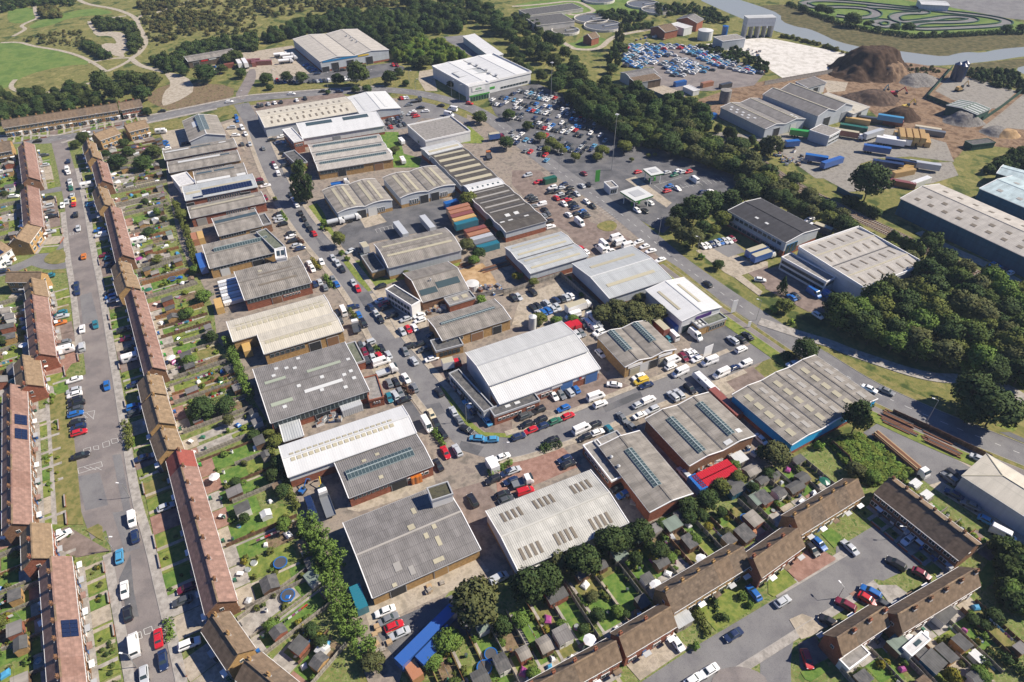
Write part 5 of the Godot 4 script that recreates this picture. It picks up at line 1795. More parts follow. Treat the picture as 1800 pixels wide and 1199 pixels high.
	area("yard","sand",.05,[-19.3,-209.7,-11,-214.5,-8.3,-209.7,-5,-200.6,-16,-198],0,"sandy storage yard")
	area("verge","lawn_mid",.1,[-86,-258,-83,-261,-78,-252,-75,-245,-69,-233,-72,-232,-80,-244])
	area("verge","lawn_mid",.1,[-63.2,-215.4,-56.5,-216.4,-51.6,-206,-43.1,-204.2,-19.6,-215.4,-18.9,-213,-40.9,-203.3,-44.7,-200.6,-50.6,-196.2,-56.5,-204.2])
	area("yard","concrete",.055,[-51.6,-193.7,-41,-199.7,-37.7,-193.7,-44.4,-192,-38.9,-183.8,-28.7,-182.3,-28.1,-176.1,-37.6,-170.2,-44.8,-181.5])
	area("yard","concrete",.05,[0,-177.6,3,-193.7,16.9,-202.4,26.3,-187.1,26.9,-183.1,20.7,-177.6,9.3,-174.6],0,"pale compound of parked cars")
	area("yard","brick_paving",.05,[0,-292,13,-292,32,-245,42,-238,54.9,-219.4,53.2,-215.4,46.6,-225.4,28,-219.4,22,-237,14,-246,0,-278],0,"brick-coloured parking court")
	area("verge","lawn_dry",.13,[33,-242,40,-247,43,-243,41,-238,37,-237],2,"grass tip at the car park entrance")
	area("verge","lawn_dry",.11,[54.7,-214.5,57.7,-216.9,61.9,-210.7,72.6,-189.5,80.9,-176.9,80.6,-172.4,78.3,-172.4,71.5,-184.6,61.5,-203.3,57.4,-206])
	area("yard","tarmac_dark",.05,[60.2,-172.4,72.7,-179.9,79.1,-173.9,77.3,-168.8,66.2,-162.5,58.1,-162.5,56.7,-166.6],0,"dark car park of the white shop")
	area("yard","tarmac_dark",.05,[41,-283,59,-292,72,-292,95,-280,95,-274,68,-259,57,-242,43,-263],0,"petrol station forecourt")
	area("yard","concrete",.06,[51,-283,56,-286,68,-261,65,-257])
	area("yard","concrete",.055,[70.3,-223.4,77.9,-225.4,88.9,-217.4,95.7,-215.4,94.6,-211.6,80.4,-205.1,78,-207.9])
	area("yard","tarmac",.055,[76.8,-225.4,86.6,-229.6,89.1,-222.4,81.6,-218.4])
	area("yard","brick_paving",.055,[86.3,-207.9,94.9,-212.6,90.7,-198])
	area("footpath","concrete",.12,[80.4,-205.1,83.4,-206.5,88.2,-196.2,86.4,-193.3])
	area("yard","brick_paving",.055,[93,-209.7,102.3,-214.5,109.8,-198,114,-190.3,107.8,-183.8,100.3,-184.6,89.7,-198])
	area("car_park","tarmac_dark",.05,[0,-395,13,-399,26,-381,43,-360,48,-347,44,-336,61,-322,37,-301,24,-302,14,-317,0,-341],0,"superstore car park")
	area("car_park","tarmac_dark",.052,[-13,-381,-0,-392,4,-381,4,-341,-8,-368])
	area("car_park","tarmac",.05,[-71,-360,-60,-388,-44,-377,-23,-352,-20,-341,-30,-354,-48,-354,-54,-341,-65,-337],0,"tarmac yard behind the white warehouses")
	area("yard","concrete",.05,[-177,-465,-148,-481,-117,-429,-127,-414,-158,-414],0,"pale depot yard")
	area("car_park","tarmac_dark",.052,[-143,-414,-117,-428,-77,-445,-67,-437,-68,-419,-98,-411,-140,-406],0,"car park in front of the depot")
	area("verge","lawn_dry",.1,[-150,-404,-97,-406,-84,-416,-62,-429,-58,-430,-58,-401,-78,-402,-115,-398,-146,-390],0,"roadside verge with young trees")
	area("yard","concrete",.05,[-57,-429,-49,-433,-43,-395,-50,-395,-56,-414])
	area("car_park","brick_paving",.05,[-142,-377,-98,-392,-91,-383,-112,-381,-139,-364])
	area("yard","tarmac",.05,[-49,-500,-33,-505,-18,-460,-26,-457])
	area("verge","lawn_dry",.1,[-68,-391,-56,-388,-39,-377,-24,-360,-24,-354,-43,-374,-64,-386])
	area("verge","lawn_green",.08,[-71,-336,-58,-336,-52,-310,-43,-305,-43,-295,-55,-295,-57,-308],0,"overgrown grass between two warehouses")
	area("verge","lawn_mid",.1,[-24,-347,-14,-328,-15,-322,-27,-322,-21,-330])
	area("verge","lawn_dry",.1,[-188,-345,-153,-366,-150,-362,-156,-356,-172,-350,-171,-341,-184,-339],0,"grass bank below the main road")
	area("yard","concrete",.05,[-180,-336,-169,-341,-159,-322,-168,-317])
	area("yard","concrete",.055,[-151,-345,-147,-352,-135,-327,-129,-313,-137,-323])
	area("dirt_lot","gravel_path",.05,[-215,-429,-197,-421,-183,-397,-185,-383,-190,-373,-193,-372,-200,-392,-200,-406],1,"bare stony lot beside the road")
	area("soil","soil",.03,[-207,-383,-206,-404,-191,-409,-163,-404,-157,-383,-172,-372,-184,-364,-197,-373],1)
	area("road","tarmac_old",.06,[-157,-383,-160,-414,-163,-432,-159,-434,-153,-414,-151,-392,-150,-381],1)
	area("playing_field","mown",.03,[-368,-487,-336,-488,-321,-479,-302,-472,-278,-454,-265,-445,-277,-424,-298,-414,-292,-399,-310,-392],1,"mown playing field")
	area("meadow","meadow",.045,[-292,-404,-296,-419,-287,-434,-272,-443,-260,-438,-255,-424,-254,-404,-270,-395,-283,-395],2,"oval mound of dry meadow grass")
	area("meadow","meadow",.02,[-334,-494,-311,-521,-287,-500,-245,-451,-259,-440,-298,-475,-322,-484],1,"dry meadow in the park")
	area("meadow","meadow",.02,[-294,-576,-263,-630,-143,-630,-155,-576,-182,-551,-182,-514,-227,-500,-243,-478,-266,-521],1,"dry heath behind the depot")
	area("lawn","mown",.03,[-393,-576,-376,-580,-355,-547,-361,-532,-374,-540],1)
	area("lawn","mown",.03,[-350,-521,-352,-547,-330,-580,-307,-567,-307,-559,-332,-551,-336,-525],1)
	road("path","gravel_path",2.6,.06,[-348,-487,-336,-489,-321,-479,-302,-472,-283,-461,-268,-448,-257,-437,-249,-428])
	road("path","gravel_path",2.6,.06,[-249,-409,-256,-399,-269,-391,-281,-392,-291,-399,-295,-406,-297,-414])
	road("path","gravel_path",3.6,.06,[-351,-602,-337,-588,-311,-576,-293,-561,-281,-547,-270,-525,-255,-500,-248,-484,-244,-463,-245,-454])
	road("path","gravel_path",3.6,.06,[-245,-454,-234,-440,-221,-432,-213,-428])
	road("path","gravel_path",2.6,.06,[-249,-429,-246,-437,-244,-448,-245,-455])
	road("path","gravel_path",2.6,.06,[-268,-445,-258,-454,-246,-455])
	road("path","gravel_path",2.6,.06,[-377,-584,-363,-559,-355,-549,-357,-538,-357,-527,-349,-521,-348,-512,-348,-502])
	road("path","gravel_path",2.6,.06,[-311,-534,-304,-547,-292,-555])
	road("path","gravel_path",2.6,.06,[-280,-547,-281,-561,-272,-563,-266,-584,-260,-600])
	road("path","gravel_path",2.6,.06,[-313,-540,-302,-521,-291,-510])
	area("plaza","gravel_path",.05,[-299,-514,-292,-512,-283,-514,-275,-511,-261,-490,-253,-472,-255,-465,-249,-455,-260,-460,-278,-481,-275,-487,-267,-484,-277,-500,-284,-504,-289,-502],1,"gravel plaza in the park")
	area("lawn","mown",.03,[24,-504,40,-481,52,-507,68,-494,60,-472,33,-475],1)
	area("lawn","mown",.03,[0,-593,65,-611,117,-611,108,-559,75,-555,64,-543,48,-547,11,-571],1,"grass around the settling tanks")
	road("path","gravel_path",4,.06,[23,-512,38,-481,42,-472,58,-472,68,-497,77,-507,103,-521])
	road("path","gravel_path",3.5,.06,[0,-582,23,-588,52,-602,62,-576,64,-567,47,-555,41,-563])
	area("scrapyard","tarmac_old",.04,[75,-481,115,-484,146,-445,155,-426,142,-404,116,-395,103,-395,96,-383,87,-381,77,-399,72,-404,89,-437,69,-437],0,"dirt yard of the car breaker")
	area("yard","concrete",.05,[77,-398,89,-404,98,-392,95,-383,86,-381])
	area("yard","tarmac_old",.05,[102,-414,133,-437,152,-421,137,-404,119,-404])
	area("concrete_apron","concrete_pale",.06,[131,-484,172,-499,182,-495,222,-461,200,-441,197,-426,163,-415,161,-424,154,-457],0,"pale concrete apron by the river")
	area("dirt_yard","dirt",.045,[191,-419,203,-406,228,-411,264,-432,260,-414,233,-383,242,-354,245,-347,265,-336,253,-317,244,-330,226,-323,209,-302,206,-308,217,-334,209,-349,197,-368,179,-392],1,"churned dirt of the aggregates yard")
	area("yard","yard_pale",.055,[92,-323,106,-336,129,-330,154,-341,192,-345,215,-323,208,-301,190,-307,174,-305,163,-299,150,-284,137,-284,126,-322,115,-330],0,"lorry yard")
	area("yard","yard_pale",.05,[244,-395,268,-424,279,-414,291,-395,267,-368,261,-368,247,-381])
	area("yard","yard_pale",.05,[242,-341,264,-362,292,-390,298,-386,269,-337,257,-341])
	area("yard","concrete",.05,[185,-414,199,-409,192,-395,181,-392])
	area("river","water",.02,[180,-611,195,-584,205,-559,199,-540,206,-525,213,-521,218,-507,222,-490,236,-475,254,-470,267,-463,280,-457,293,-465,301,-467,308,-465,323,-473,343,-478,360,-481,347,-461,331,-458,308,-449,282,-442,264,-439,251,-442,244,-447,227,-463,217,-471,205,-493,191,-509,183,-523,175,-540,164,-567,149,-611],1,"tidal river")
	area("creek","water",.02,[312,-434,324,-441,332,-443,318,-419,311,-423],1)
	area("mudflat","reed",.012,[199,-540,195,-584,215,-588,233,-559,241,-536,258,-516,279,-505,332,-511,374,-514,359,-481,323,-473,293,-465,280,-457,267,-463,254,-470,236,-475,222,-490,218,-507,206,-525],0,"reed bed beside the river")
	area("mudflat","reed",.014,[282,-441,308,-448,340,-457,332,-443,311,-434,303,-414,305,-404,298,-392,279,-414,278,-429])
	area("track_lawn","mown",.03,[225,-584,238,-611,294,-616,343,-584,376,-536,361,-509,280,-506,258,-516,241,-537,233,-559],0,"grass infield of the kart track")
	road("kart_track","tarmac",6.5,.06,[232,-591,242,-600,270,-596,302,-580,329,-567,355,-555,366,-543,364,-534,351,-527,317,-521,290,-518,287,-525,299,-536,324,-536,341,-540,345,-547,331,-553,306,-541,288,-536,285,-543,289,-555,300,-561,314,-561,319,-567,299,-575,279,-580])
	road("kart_track","tarmac",6.5,.06,[232,-591,236,-576,257,-580,277,-575,280,-562,272,-551,258,-547,245,-554])
	road("kart_track","tarmac",6.5,.06,[266,-536,275,-543,282,-536,276,-525,265,-525,266,-536])
	area("yard","tarmac",.03,[331,-621,443,-630,389,-540,373,-547,345,-578])
	area("dirt_yard","dirt",.03,[183,-414,222,-451,252,-445,269,-434,295,-381,255,-313,225,-322,208,-302,197,-323,194,-368,177,-386])
	road("track","ballast",7,.06,[100,-330,111,-317,124,-279,137,-258,147,-242,155.3,-229.6,170.1,-205.1,181.4,-189.5],"railway line on brown ballast",0)
	road("track","concrete",4.5,.05,[162,-237,168.9,-223.4,175.5,-215.4,184.9,-195.4])
	area("yard","tarmac",.05,[97.2,-129.3,108,-136.2,127.1,-119.6,117.8,-113.4,109.4,-111.1,106.9,-111.4,104.4,-115.1],0,"steel stockyard")
	area("yard","concrete",.055,[117.5,-120.1,121,-122.6,124.8,-119.6,120.6,-116.7])
	area("yard","concrete",.05,[106.8,-111.1,110.6,-112.3,125.1,-94.7,121,-93.5])
	road("track","slabs",4.2,.17,[82.4,-179.2,96.5,-170.3,101.2,-168.1,106,-163.9,112.7,-159.5,121.3,-153.9,128.7,-151.2,136.4,-151.2,144.5,-148.9,147.9,-145.8,149.9,-139.9],"concrete track beside the wood",0)
	area("yard","tarmac_dark",.16,[134.7,-129.3,137.8,-129.3,142.9,-124.7,142,-123.1])
	area("verge","lawn_mid",.11,[135.3,-132,141.1,-133.7,140.4,-130.4,137.1,-128.8])
	area("yard","yard_pale",.05,[138,-295,162,-298,207,-301,203,-287,187,-279,166,-274,147,-271,141,-283])
	area("dirt_yard","dirt",.036,[104,-381,134,-404,173,-422,200,-426,171,-390,128,-349,111,-351])
	area("driveway","brick_paving",.1,[109.3,-96.8,112.1,-97.6,113.6,-91,110.6,-89.1,109,-91])
	area("lawn","lawn_green",.09,[111,-89.9,114.3,-91,113.8,-86.6,104.7,-81.6,104.2,-83.7])
	area("driveway","red_paving",.16,[62.6,-87.1,68.7,-91.8,71.2,-93.3,75.1,-89.9,74.8,-89.3,64.6,-83.7],0,"pink paved driveway")
	area("lawn","lawn_mid",.15,[58.2,-85.5,62.2,-86.9,64.2,-83.7,57.9,-80.1,56.9,-80.9])
	area("lawn","lawn_green",.15,[74,-96.4,77,-98.2,78.8,-95.6,75.8,-92.5])
	area("lawn","lawn_green",.12,[58.5,-63.7,63.8,-66.3,64.8,-64.3,59.9,-61.8,58.9,-62.3])
	area("driveway","brick_paving",.13,[59.9,-69.6,64,-71.2,65.1,-66.6,59.5,-64,58.7,-64.6])
	area("driveway","concrete",.13,[59.7,-74.9,62.9,-76.2,68.2,-73.7,63.1,-71.2,60.8,-70.5])
	area("driveway","red_paving",.14,[74.9,-80.9,79.2,-83,81.9,-78.9,79.4,-77.2,76.6,-78.9])
	area("driveway","slabs",.14,[81.7,-83,86.2,-83,88.3,-80.6,82.9,-78.2])
	area("driveway","brick_paving",.13,[91.5,-93.7,95.4,-95.6,101.7,-89.1,97.2,-86.6,94.6,-88.8])
	area("lawn","lawn_green",.1,[74.9,-68.4,77.1,-68.7,79.2,-62.9,77.9,-61.8])
	area("yard","concrete",.1,[84.9,-69,88.5,-70.8,93,-65.2,97,-61.8,88.4,-61.8])
	area("lawn","lawn_mid",.14,[40.1,-77.6,43.7,-79.9,52.1,-84.4,54.3,-78.2,47.1,-74.3,43.3,-72.4])
	area("driveway","concrete",.14,[23.3,-65.2,28.6,-69.3,33.2,-72.1,36.8,-68.7,25.7,-62])
	area("verge","tarmac_old",.15,[41,-63.7,45.3,-65,49.2,-64.3,51.5,-62.3,50.6,-59.3,38.8,-59.3],1)
	railway_rails([100,-330,111,-317,124,-279,137,-258,147,-242,155.3,-229.6,170.1,-205.1,181.4,-189.5])
	lines([-111.5,-125.4,-110.1,-126.2,-110.1,-126.2,-109,-124.4,-109,-124.4,-110.5,-123.7,-110.5,-123.7,-111.5,-125.4,-109.8,-126.7,-108.2,-127.1,-108.2,-127.1,-107.3,-125.7,-107.3,-125.7,-108.7,-125.1,-108.7,-125.1,-109.8,-126.7,-115.6,-123.1,-114.1,-123.9,-114.1,-123.9,-113.2,-122.4,-113.2,-122.4,-114.8,-121.9,-114.8,-121.9,-115.6,-123.1,-113.4,-124.1,-112.2,-124.4,-112.2,-124.4,-111.4,-123.1,-111.4,-123.1,-112.6,-122.9,-112.6,-122.9,-113.4,-124.1,-113.9,-116.5,-108.8,-118.8,-108.8,-118.8,-107.7,-117.2,-107.7,-117.2,-112.8,-114.8,-112.8,-114.8,-113.9,-116.5,-112.5,-117,-110.3,-116,-111,-117,-108.8,-116,-109.5,-117,-107.4,-116,-124.6,-135.9,-119.4,-137.7,-119.4,-137.7,-118.2,-134.2,-122.5,-136.5,-120.1,-134.8,-121.2,-136.7,-118.3,-134.5,-132.8,-148.5,-130.6,-144.6,-122.6,-128.3,-119.7,-125.2,-78.4,-72.7,-77,-73.4,-77,-73.4,-76.1,-72.1,-76.1,-72.1,-77.6,-71.5,-77.6,-71.5,-78.4,-72.7,-79.8,-71.8,-78.8,-72.2,-78.8,-72.2,-77.9,-70.8,-77.9,-70.8,-79,-70.5,-79,-70.5,-79.8,-71.8,-175.6,-236.1,-174.5,-236.6,-174.5,-236.6,-173.7,-235,-173.7,-235,-174.7,-234.4,-174.7,-234.4,-175.6,-236.1,-173.8,-236.9,-172.6,-237.4,-172.6,-237.4,-171.7,-235.8,-171.7,-235.8,-172.8,-235.4,-172.8,-235.4,-173.8,-236.9,65.9,-275,67.4,-271.2,68.1,-275.7,69.5,-271.9,70.2,-276.4,71.7,-272.7,72.4,-277.2,73.8,-273.4,74.5,-278,75.9,-274.2,76.7,-278.7,78.1,-274.9,78.9,-279.5,80.2,-275.6,81.1,-280.2,82.4,-276.4,83.3,-281,84.6,-277.1,85.5,-281.8,86.8,-277.9,87.7,-282.5,89,-278.6,89.9,-283.3,91.2,-279.4,92.1,-284.1,93.4,-280.2,94.4,-284.9,95.6,-280.9,63.1,-277,65.9,-271,63.1,-277,77.3,-285.4,65.8,-270.3,83.7,-279.1,33.8,-259.4,36.3,-261.2,34.7,-257.7,37.3,-259.4,35.6,-255.9,38.2,-257.7,36.5,-254.2,39.1,-255.9,37.4,-252.6,40,-254.2,38.3,-250.9,40.8,-252.6,39.2,-249.2,41.7,-250.9,40.1,-247.6,42.6,-249.2,40.9,-246,43.4,-247.6,-54.6,-238.8,-53.5,-236.1,-53.1,-239.6,-52,-236.8,-51.6,-240.4,-50.5,-237.6,-50.1,-241.2,-49.1,-238.4,-48.6,-242,-47.6,-239.1,-54.9,-238.8,-47.2,-243],.11)


func build_fac() -> void:
	factory({"n":"warehouse","l":"dark ribbed roof warehouse with yellow brick walls and a mossy rooftop tower","o":[-30.03,-78.18],"a":.4808,"L":25.48,"W":21.06,"h":3.6,"m":"roof_slate","w":"brick_yellow","r":1.29,"pitch":.45,"amp":.04,"rm":"roof_pale","lights":[[1,.45,.62,15.8,1,1,1,"light_cream"],[0,.45,.68,17.84,1,1,1,"light_cream"],[0,.12,.22,14.78,2,1,1,"light_cream"],[0,.12,.22,16.82,1,1,1,"light_cream"],[0,.3,.5,6.37,1.6,1,1,"light_grey"],[0,.72,.85,15.8,1,1,1,"light_cream"],[1,.05,.2,12.74,1.6,1,1,"light_cream"],[0,.1,.3,9.17,1.2,1,1,"light_grey"],[0,.02,.1,5.1,1,1,1,"light_cream"],[0,.86,.97,18.35,1,1,1,"light_cream"]],"doors":[[0,5.61,3.5,2.6,"door_dark"],[0,15.8,3.2,2.6,"brick_yellow"]],"windows":[[0,1,22.93,2.7,3.3,12,"trim_grey"]]})
	factory({"n":"warehouse","l":"white ribbed roof warehouse with rows of brown rooflights beside conifers","o":[1.38,-83.90],"a":.4484,"L":28.55,"W":17.00,"h":5.0,"m":"roof_dull","w":"clad_white","bh":1.2,"bm":"brick_yellow","r":1.09,"pitch":.5,"amp":.04,"lights":[[0,.18,.52,2,.75,4,1.45,"light_brown"],[0,.18,.52,10.85,.75,4,1.45,"light_brown"],[0,.18,.52,20.27,.75,4,1.45,"light_brown"],[1,.4,.72,2.28,.75,4,1.45,"light_brown"],[1,.4,.72,10.85,.75,4,1.45,"light_brown"],[1,.4,.72,21.13,.75,4,1.45,"light_brown"]],"windows":[[0,2,14.28,2.2,3.2,6,"trim_white"]]})
	factory({"n":"roof_tower","l":"square rooftop tower with mossy flat roof on the dark ribbed warehouse","o":[-18.99,-100.68],"a":.3897,"L":5.16,"W":3.94,"h":7.2,"k":"flat","m":"moss_roof","w":"render_white","t":"trim_grey","up":.3})
	factory({"n":"warehouse","l":"long bright white roof warehouse with a line of cream rooflights","o":[-56.03,-110.24],"a":.4599,"L":33.67,"W":10.90,"h":4.5,"m":"roof_bright","w":"clad_white","bh":2.5,"r":1.09,"amp":.01,"lights":[[0,.72,.9,1.68,1.1,18,1.55,"light_cream"],[1,.08,.2,1.68,1.1,18,1.55,"light_cream"]],"doors":[[1,5.45,4,3.4,"door_grey"]]})
	factory({"n":"warehouse","l":"dark ribbed roof workshop with a long glazed roof lantern","o":[-39.83,-104.26],"a":.4774,"L":21.93,"W":12.01,"h":4.0,"m":"roof_slate","w":"brick_red","r":.82,"pitch":.5,"amp":.06,"lanterns":[[.5,1.32,18.86,1.5,.5]],"lights":[[0,.3,.45,8.33,1.1,1,1,"light_cream"],[1,.4,.55,6.14,1.1,1,1,"light_cream"],[1,.5,.65,9.87,1.1,1,1,"light_cream"]],"doors":[[0,12.72,4,3,"door_dark"]],"windows":[[0,1,10.96,2.4,3.3,9,"trim_grey"],[0,14.91,20.83,1.6,2.6,4,"trim_white"]]})
	factory({"n":"warehouse","l":"big dark grey roof warehouse patched with pale squares","o":[-65.41,-128.56],"a":.4739,"L":27.46,"W":23.88,"h":4.8,"m":"roof_slate","w":"brick_red","bh":2.2,"r":.88,"pitch":.5,"amp":.05,"t":"trim_white","lights":[[1,.2,.3,13.73,10,1,1,"light_green"],[1,.25,.35,1.65,6,1,1,"light_green"],[0,.55,.65,11.53,11,1,1,"light_white"],[0,.45,.56,1.37,6,1,1,"light_green"],[1,.7,.79,5.49,1.1,1,1,"light_white"],[1,.6,.69,8.24,1.1,1,1,"light_white"],[1,.45,.54,4.12,1.1,1,1,"light_white"],[1,.85,.94,12.36,1.1,1,1,"light_white"],[1,.5,.59,10.43,1.1,1,1,"light_white"],[0,.8,.89,9.61,1.1,1,1,"light_white"],[0,.85,.94,16.48,1.1,1,1,"light_white"],[0,.7,.79,22.52,1.1,1,1,"light_white"],[0,.5,.59,24.71,1.1,1,1,"light_white"],[0,.3,.39,4.12,1.1,1,1,"light_white"],[0,.3,.39,21.42,1.1,1,1,"light_white"],[1,.2,.29,25.54,1.1,1,1,"light_white"],[0,.75,.84,24.71,1.1,1,1,"light_white"],[0,.45,.54,15.1,1.1,1,1,"light_white"]],"windows":[[0,.5,26.96,2.3,4.5,22,"glazing_bar",1]],"doors":[[0,13.73,4,2.1,"door_dark"]]})
	factory({"n":"flat_building","l":"green flat roof annexe at the corner of the patched warehouse","o":[-47.25,-154.44],"a":.4674,"L":2.89,"W":10.20,"h":3.0,"k":"flat","m":"flat_green","w":"brick_red","t":"trim_grey"})
	factory({"n":"flat_building","l":"brick annexe with sooty flat roof beside the patched warehouse","o":[-40.61,-138.59],"a":.3525,"L":4.18,"W":10.00,"h":3.0,"k":"flat","m":"flat_grey","w":"brick_red","t":"brick_red","windows":[[0,1,3.18,1.4,2.2,3,"trim_white"]]})
	factory({"n":"lean_to_shed","l":"rusty corrugated lean-to shed behind the long white warehouse","o":[-61.09,-124.03],"a":.4295,"L":4.93,"W":5.59,"h":2.4,"k":"mono","r":.5,"m":"roof_steel","w":"rust"})
	factory({"n":"warehouse","l":"cream roof warehouse with two lines of rooflights, rear bay","o":[-86.59,-163.39],"a":.4855,"L":31.46,"W":10.83,"h":4.6,"m":"roof_cream","w":"brick_yellow","r":.95,"amp":.03,"lights":[[1,.05,.25,1.89,1.2,17,1.67,"light_cream"],[0,.72,.92,1.89,1.2,17,1.67,"light_cream"]]})
	factory({"n":"warehouse","l":"cream roof warehouse front bay with yellow brick wall","o":[-75.28,-157.49],"a":.4774,"L":24.39,"W":9.94,"h":4.6,"m":"roof_cream","w":"brick_yellow","r":.95,"amp":.03,"lights":[[0,.72,.92,1.22,1.2,14,1.51,"light_cream"]],"doors":[[0,15.12,3.5,3.2,"door_dark"],[0,20.73,3.5,3.2,"door_wood"]],"windows":[[0,1.22,12.19,2.4,3.6,7,"trim_grey"]]})
	factory({"n":"warehouse","l":"grey sheet roof workshop with long glazed strip above red brick","o":[-89.44,-184.89],"a":.4802,"L":22.21,"W":18.64,"h":4.8,"m":"roof_grey","w":"brick_red","r":1.02,"amp":.06,"t":"trim_white","lights":[[1,.2,.28,6.66,12,1,1,"light_brown"],[0,.55,.63,6.22,13,1,1,"light_brown"],[1,.45,.58,7.33,1.3,1,1,"light_cream"]],"windows":[[0,.5,21.71,2.9,4.5,20,"glazing_bar",1],[0,12.22,18.21,1.7,2.5,6,"trim_white"]],"doors":[[0,9.99,3.2,2.6,"brick_brown"]]})
	factory({"n":"warehouse","l":"wide grey flat-pitched works with a long raised clerestory","o":[-107.90,-204.40],"a":.4787,"L":22.78,"W":17.35,"h":4.5,"m":"roof_grey","w":"brick_yellow","r":.54,"amp":.03,"lanterns":[[.62,3.19,22.56,1.3,.9]],"doors":[[0,4.56,3,2.8,"light_white"],[0,16.4,4,3,"door_dark"]],"windows":[[0,1,21.64,3.2,4.2,18,"trim_grey",1]]})
	factory({"n":"stair_tower","l":"white stair tower with two dark rooftop openings","o":[-84.55,-207.06],"a":.3209,"L":3.72,"W":6.80,"h":6.5,"k":"flat","m":"flat_white","w":"render_white","lights":[[0,.3,.8,.45,1.12,2,1.56,"glass"]]})
	factory({"n":"office_block","l":"long green flat roof office block facing the estate road","o":[-87.32,-214.85],"a":.6907,"L":3.87,"W":16.27,"h":5.5,"k":"flat","m":"flat_green","w":"brick_yellow","t":"trim_grey","windows":[[1,1,15.27,3.4,4.6,10,"trim_white"],[1,1,15.27,1,2.2,10,"trim_white"]]})
	factory({"n":"workshop","l":"grey sloping roof workshop with dark glazed slot near the ridge","o":[-112.14,-226.95],"a":.4946,"L":16.40,"W":14.87,"h":4.3,"m":"roof_grey","w":"brick_yellow","r":.68,"amp":.03,"lights":[[1,.2,.55,.33,15.91,1,1,"glass_roof"]],"doors":[[0,13.45,4,3,"door_dark"]],"windows":[[0,.5,9.84,2.8,4,10,"trim_grey",1]]})
	factory({"n":"flat_building","l":"small dark flat roof block beside the glazed workshop","o":[-97.92,-235.95],"a":.5546,"L":3.16,"W":8.90,"h":3.6,"k":"flat","m":"flat_dark","w":"brick_brown","t":"trim_grey"})
	factory({"n":"workshop","l":"grey roof workshop with a pale strip along its ridge","o":[-127.94,-240.78],"a":.4726,"L":29.15,"W":10.20,"h":4.2,"m":"roof_grey","w":"brick_red","r":.75,"amp":.03,"lights":[[1,.1,.4,1,25.07,1,1,"light_cream"]],"windows":[[0,13.12,21.87,2.2,3.6,10,"trim_white"],[0,22.74,25.07,1.2,3,1,"trim_white"]],"doors":[[0,3.5,3.5,3,"light_grey"]]})
	factory({"n":"workshop","l":"workshop with a row of solar panels along its pale roof","o":[-134.96,-254.72],"a":.4484,"L":28.58,"W":13.44,"h":4.5,"m":"roof_steel","w":"brick_red","r":.95,"amp":.03,"solar":[[0,.2,.78,6.86,27.16,18,2],[0,.05,.22,2.86,6.86,4,1]],"lights":[[0,.84,.96,6.86,20.01,1,1,"light_cream"],[0,.6,.8,.57,5.72,1,1,"light_cream"]],"windows":[[0,8,21.72,2.2,3.8,14,"trim_white"]],"doors":[[0,1.14,3,3,"door_dark"],[0,23.44,4,3,"door_dark"]]})
	factory({"n":"workshop","l":"grey pitched workshop nearest the main road, first of three in a row","o":[-158.87,-293.95],"a":.4735,"L":31.63,"W":10.56,"h":4.4,"m":"roof_grey","w":"brick_red","r":.82,"amp":.03,"lights":[[1,.1,.45,.63,10.44,1,1,"light_white"],[1,.1,.45,12.02,8.86,1,1,"glass_roof"],[1,.1,.4,24.67,3.16,1,1,"light_white"]],"windows":[[0,11.39,25.3,2,3.6,14,"trim_white"]]})
	factory({"n":"workshop","l":"grey pitched workshop with white rooflight strip, second of three in a row","o":[-151.85,-280.84],"a":.4410,"L":30.20,"W":11.78,"h":4.4,"m":"roof_grey","w":"brick_yellow","r":.82,"amp":.03,"lights":[[1,.15,.55,4.23,18.12,1,1,"light_white"],[1,.2,.5,22.65,3.93,1,1,"glass_roof"]],"windows":[[0,9.97,22.95,2,3.6,14,"trim_white"]],"doors":[[0,24.76,3,3,"light_white"]]})
	factory({"n":"workshop","l":"grey pitched workshop with ragged white eaves strip, third of three in a row","o":[-136.22,-270.20],"a":.4340,"L":21.12,"W":12.41,"h":4.4,"m":"roof_grey","w":"brick_red","r":.82,"amp":.03,"lights":[[0,.02,.3,.21,13.94,1,1,"light_white"],[0,.02,.3,16.89,3.8,1,1,"light_white"],[1,.2,.5,1.06,6.33,1,1,"glass_roof"],[1,.2,.5,8.45,8.45,1,1,"glass_roof"]]})
	factory({"n":"flat_building","l":"square white flat roof block between two workshops","o":[-142.53,-267.62],"a":.6461,"L":6.63,"W":12.13,"h":4.2,"k":"flat","m":"flat_white","w":"render_white"})
	factory({"n":"warehouse","l":"grey gabled warehouse with blue glazed ridge below the main road","o":[-167.16,-338.13],"a":-1.0987,"L":27.55,"W":16.25,"h":4.8,"m":"roof_grey","w":"clad_grey","bh":1.6,"r":2.2,"amp":.04,"rm":"light_white","lanterns":[[.5,2.2,22.04,2.2,.3]],"lights":[[0,.45,.75,6.89,6.89,1,1,"light_white"]]})
	factory({"n":"warehouse","l":"long off-white roof warehouse dotted with small brown rooflights","o":[-122.80,-329.26],"a":.4572,"L":47.35,"W":23.68,"h":5.2,"m":"roof_cream","w":"clad_grey","r":1.16,"amp":.03,"lights":[[0,.25,.5,3.79,.9,13,3.22,"light_brown"],[1,.3,.5,4.74,.9,13,3.08,"light_brown"],[0,.7,.85,4.74,.9,10,4.02,"light_brown"]],"doors":[[3,11.84,4,4,"door_grey"]]})
	factory({"n":"warehouse","l":"white gabled unit at the end of the long off-white warehouse","o":[-90.03,-371.87],"a":-1.1285,"L":26.98,"W":21.55,"h":4.6,"m":"roof_bright","w":"clad_grey","bh":1.4,"r":1.22,"amp":.03,"lights":[[0,.3,.42,2.7,21.59,1,1,"light_white"],[1,.3,.42,2.7,21.59,1,1,"light_white"]]})
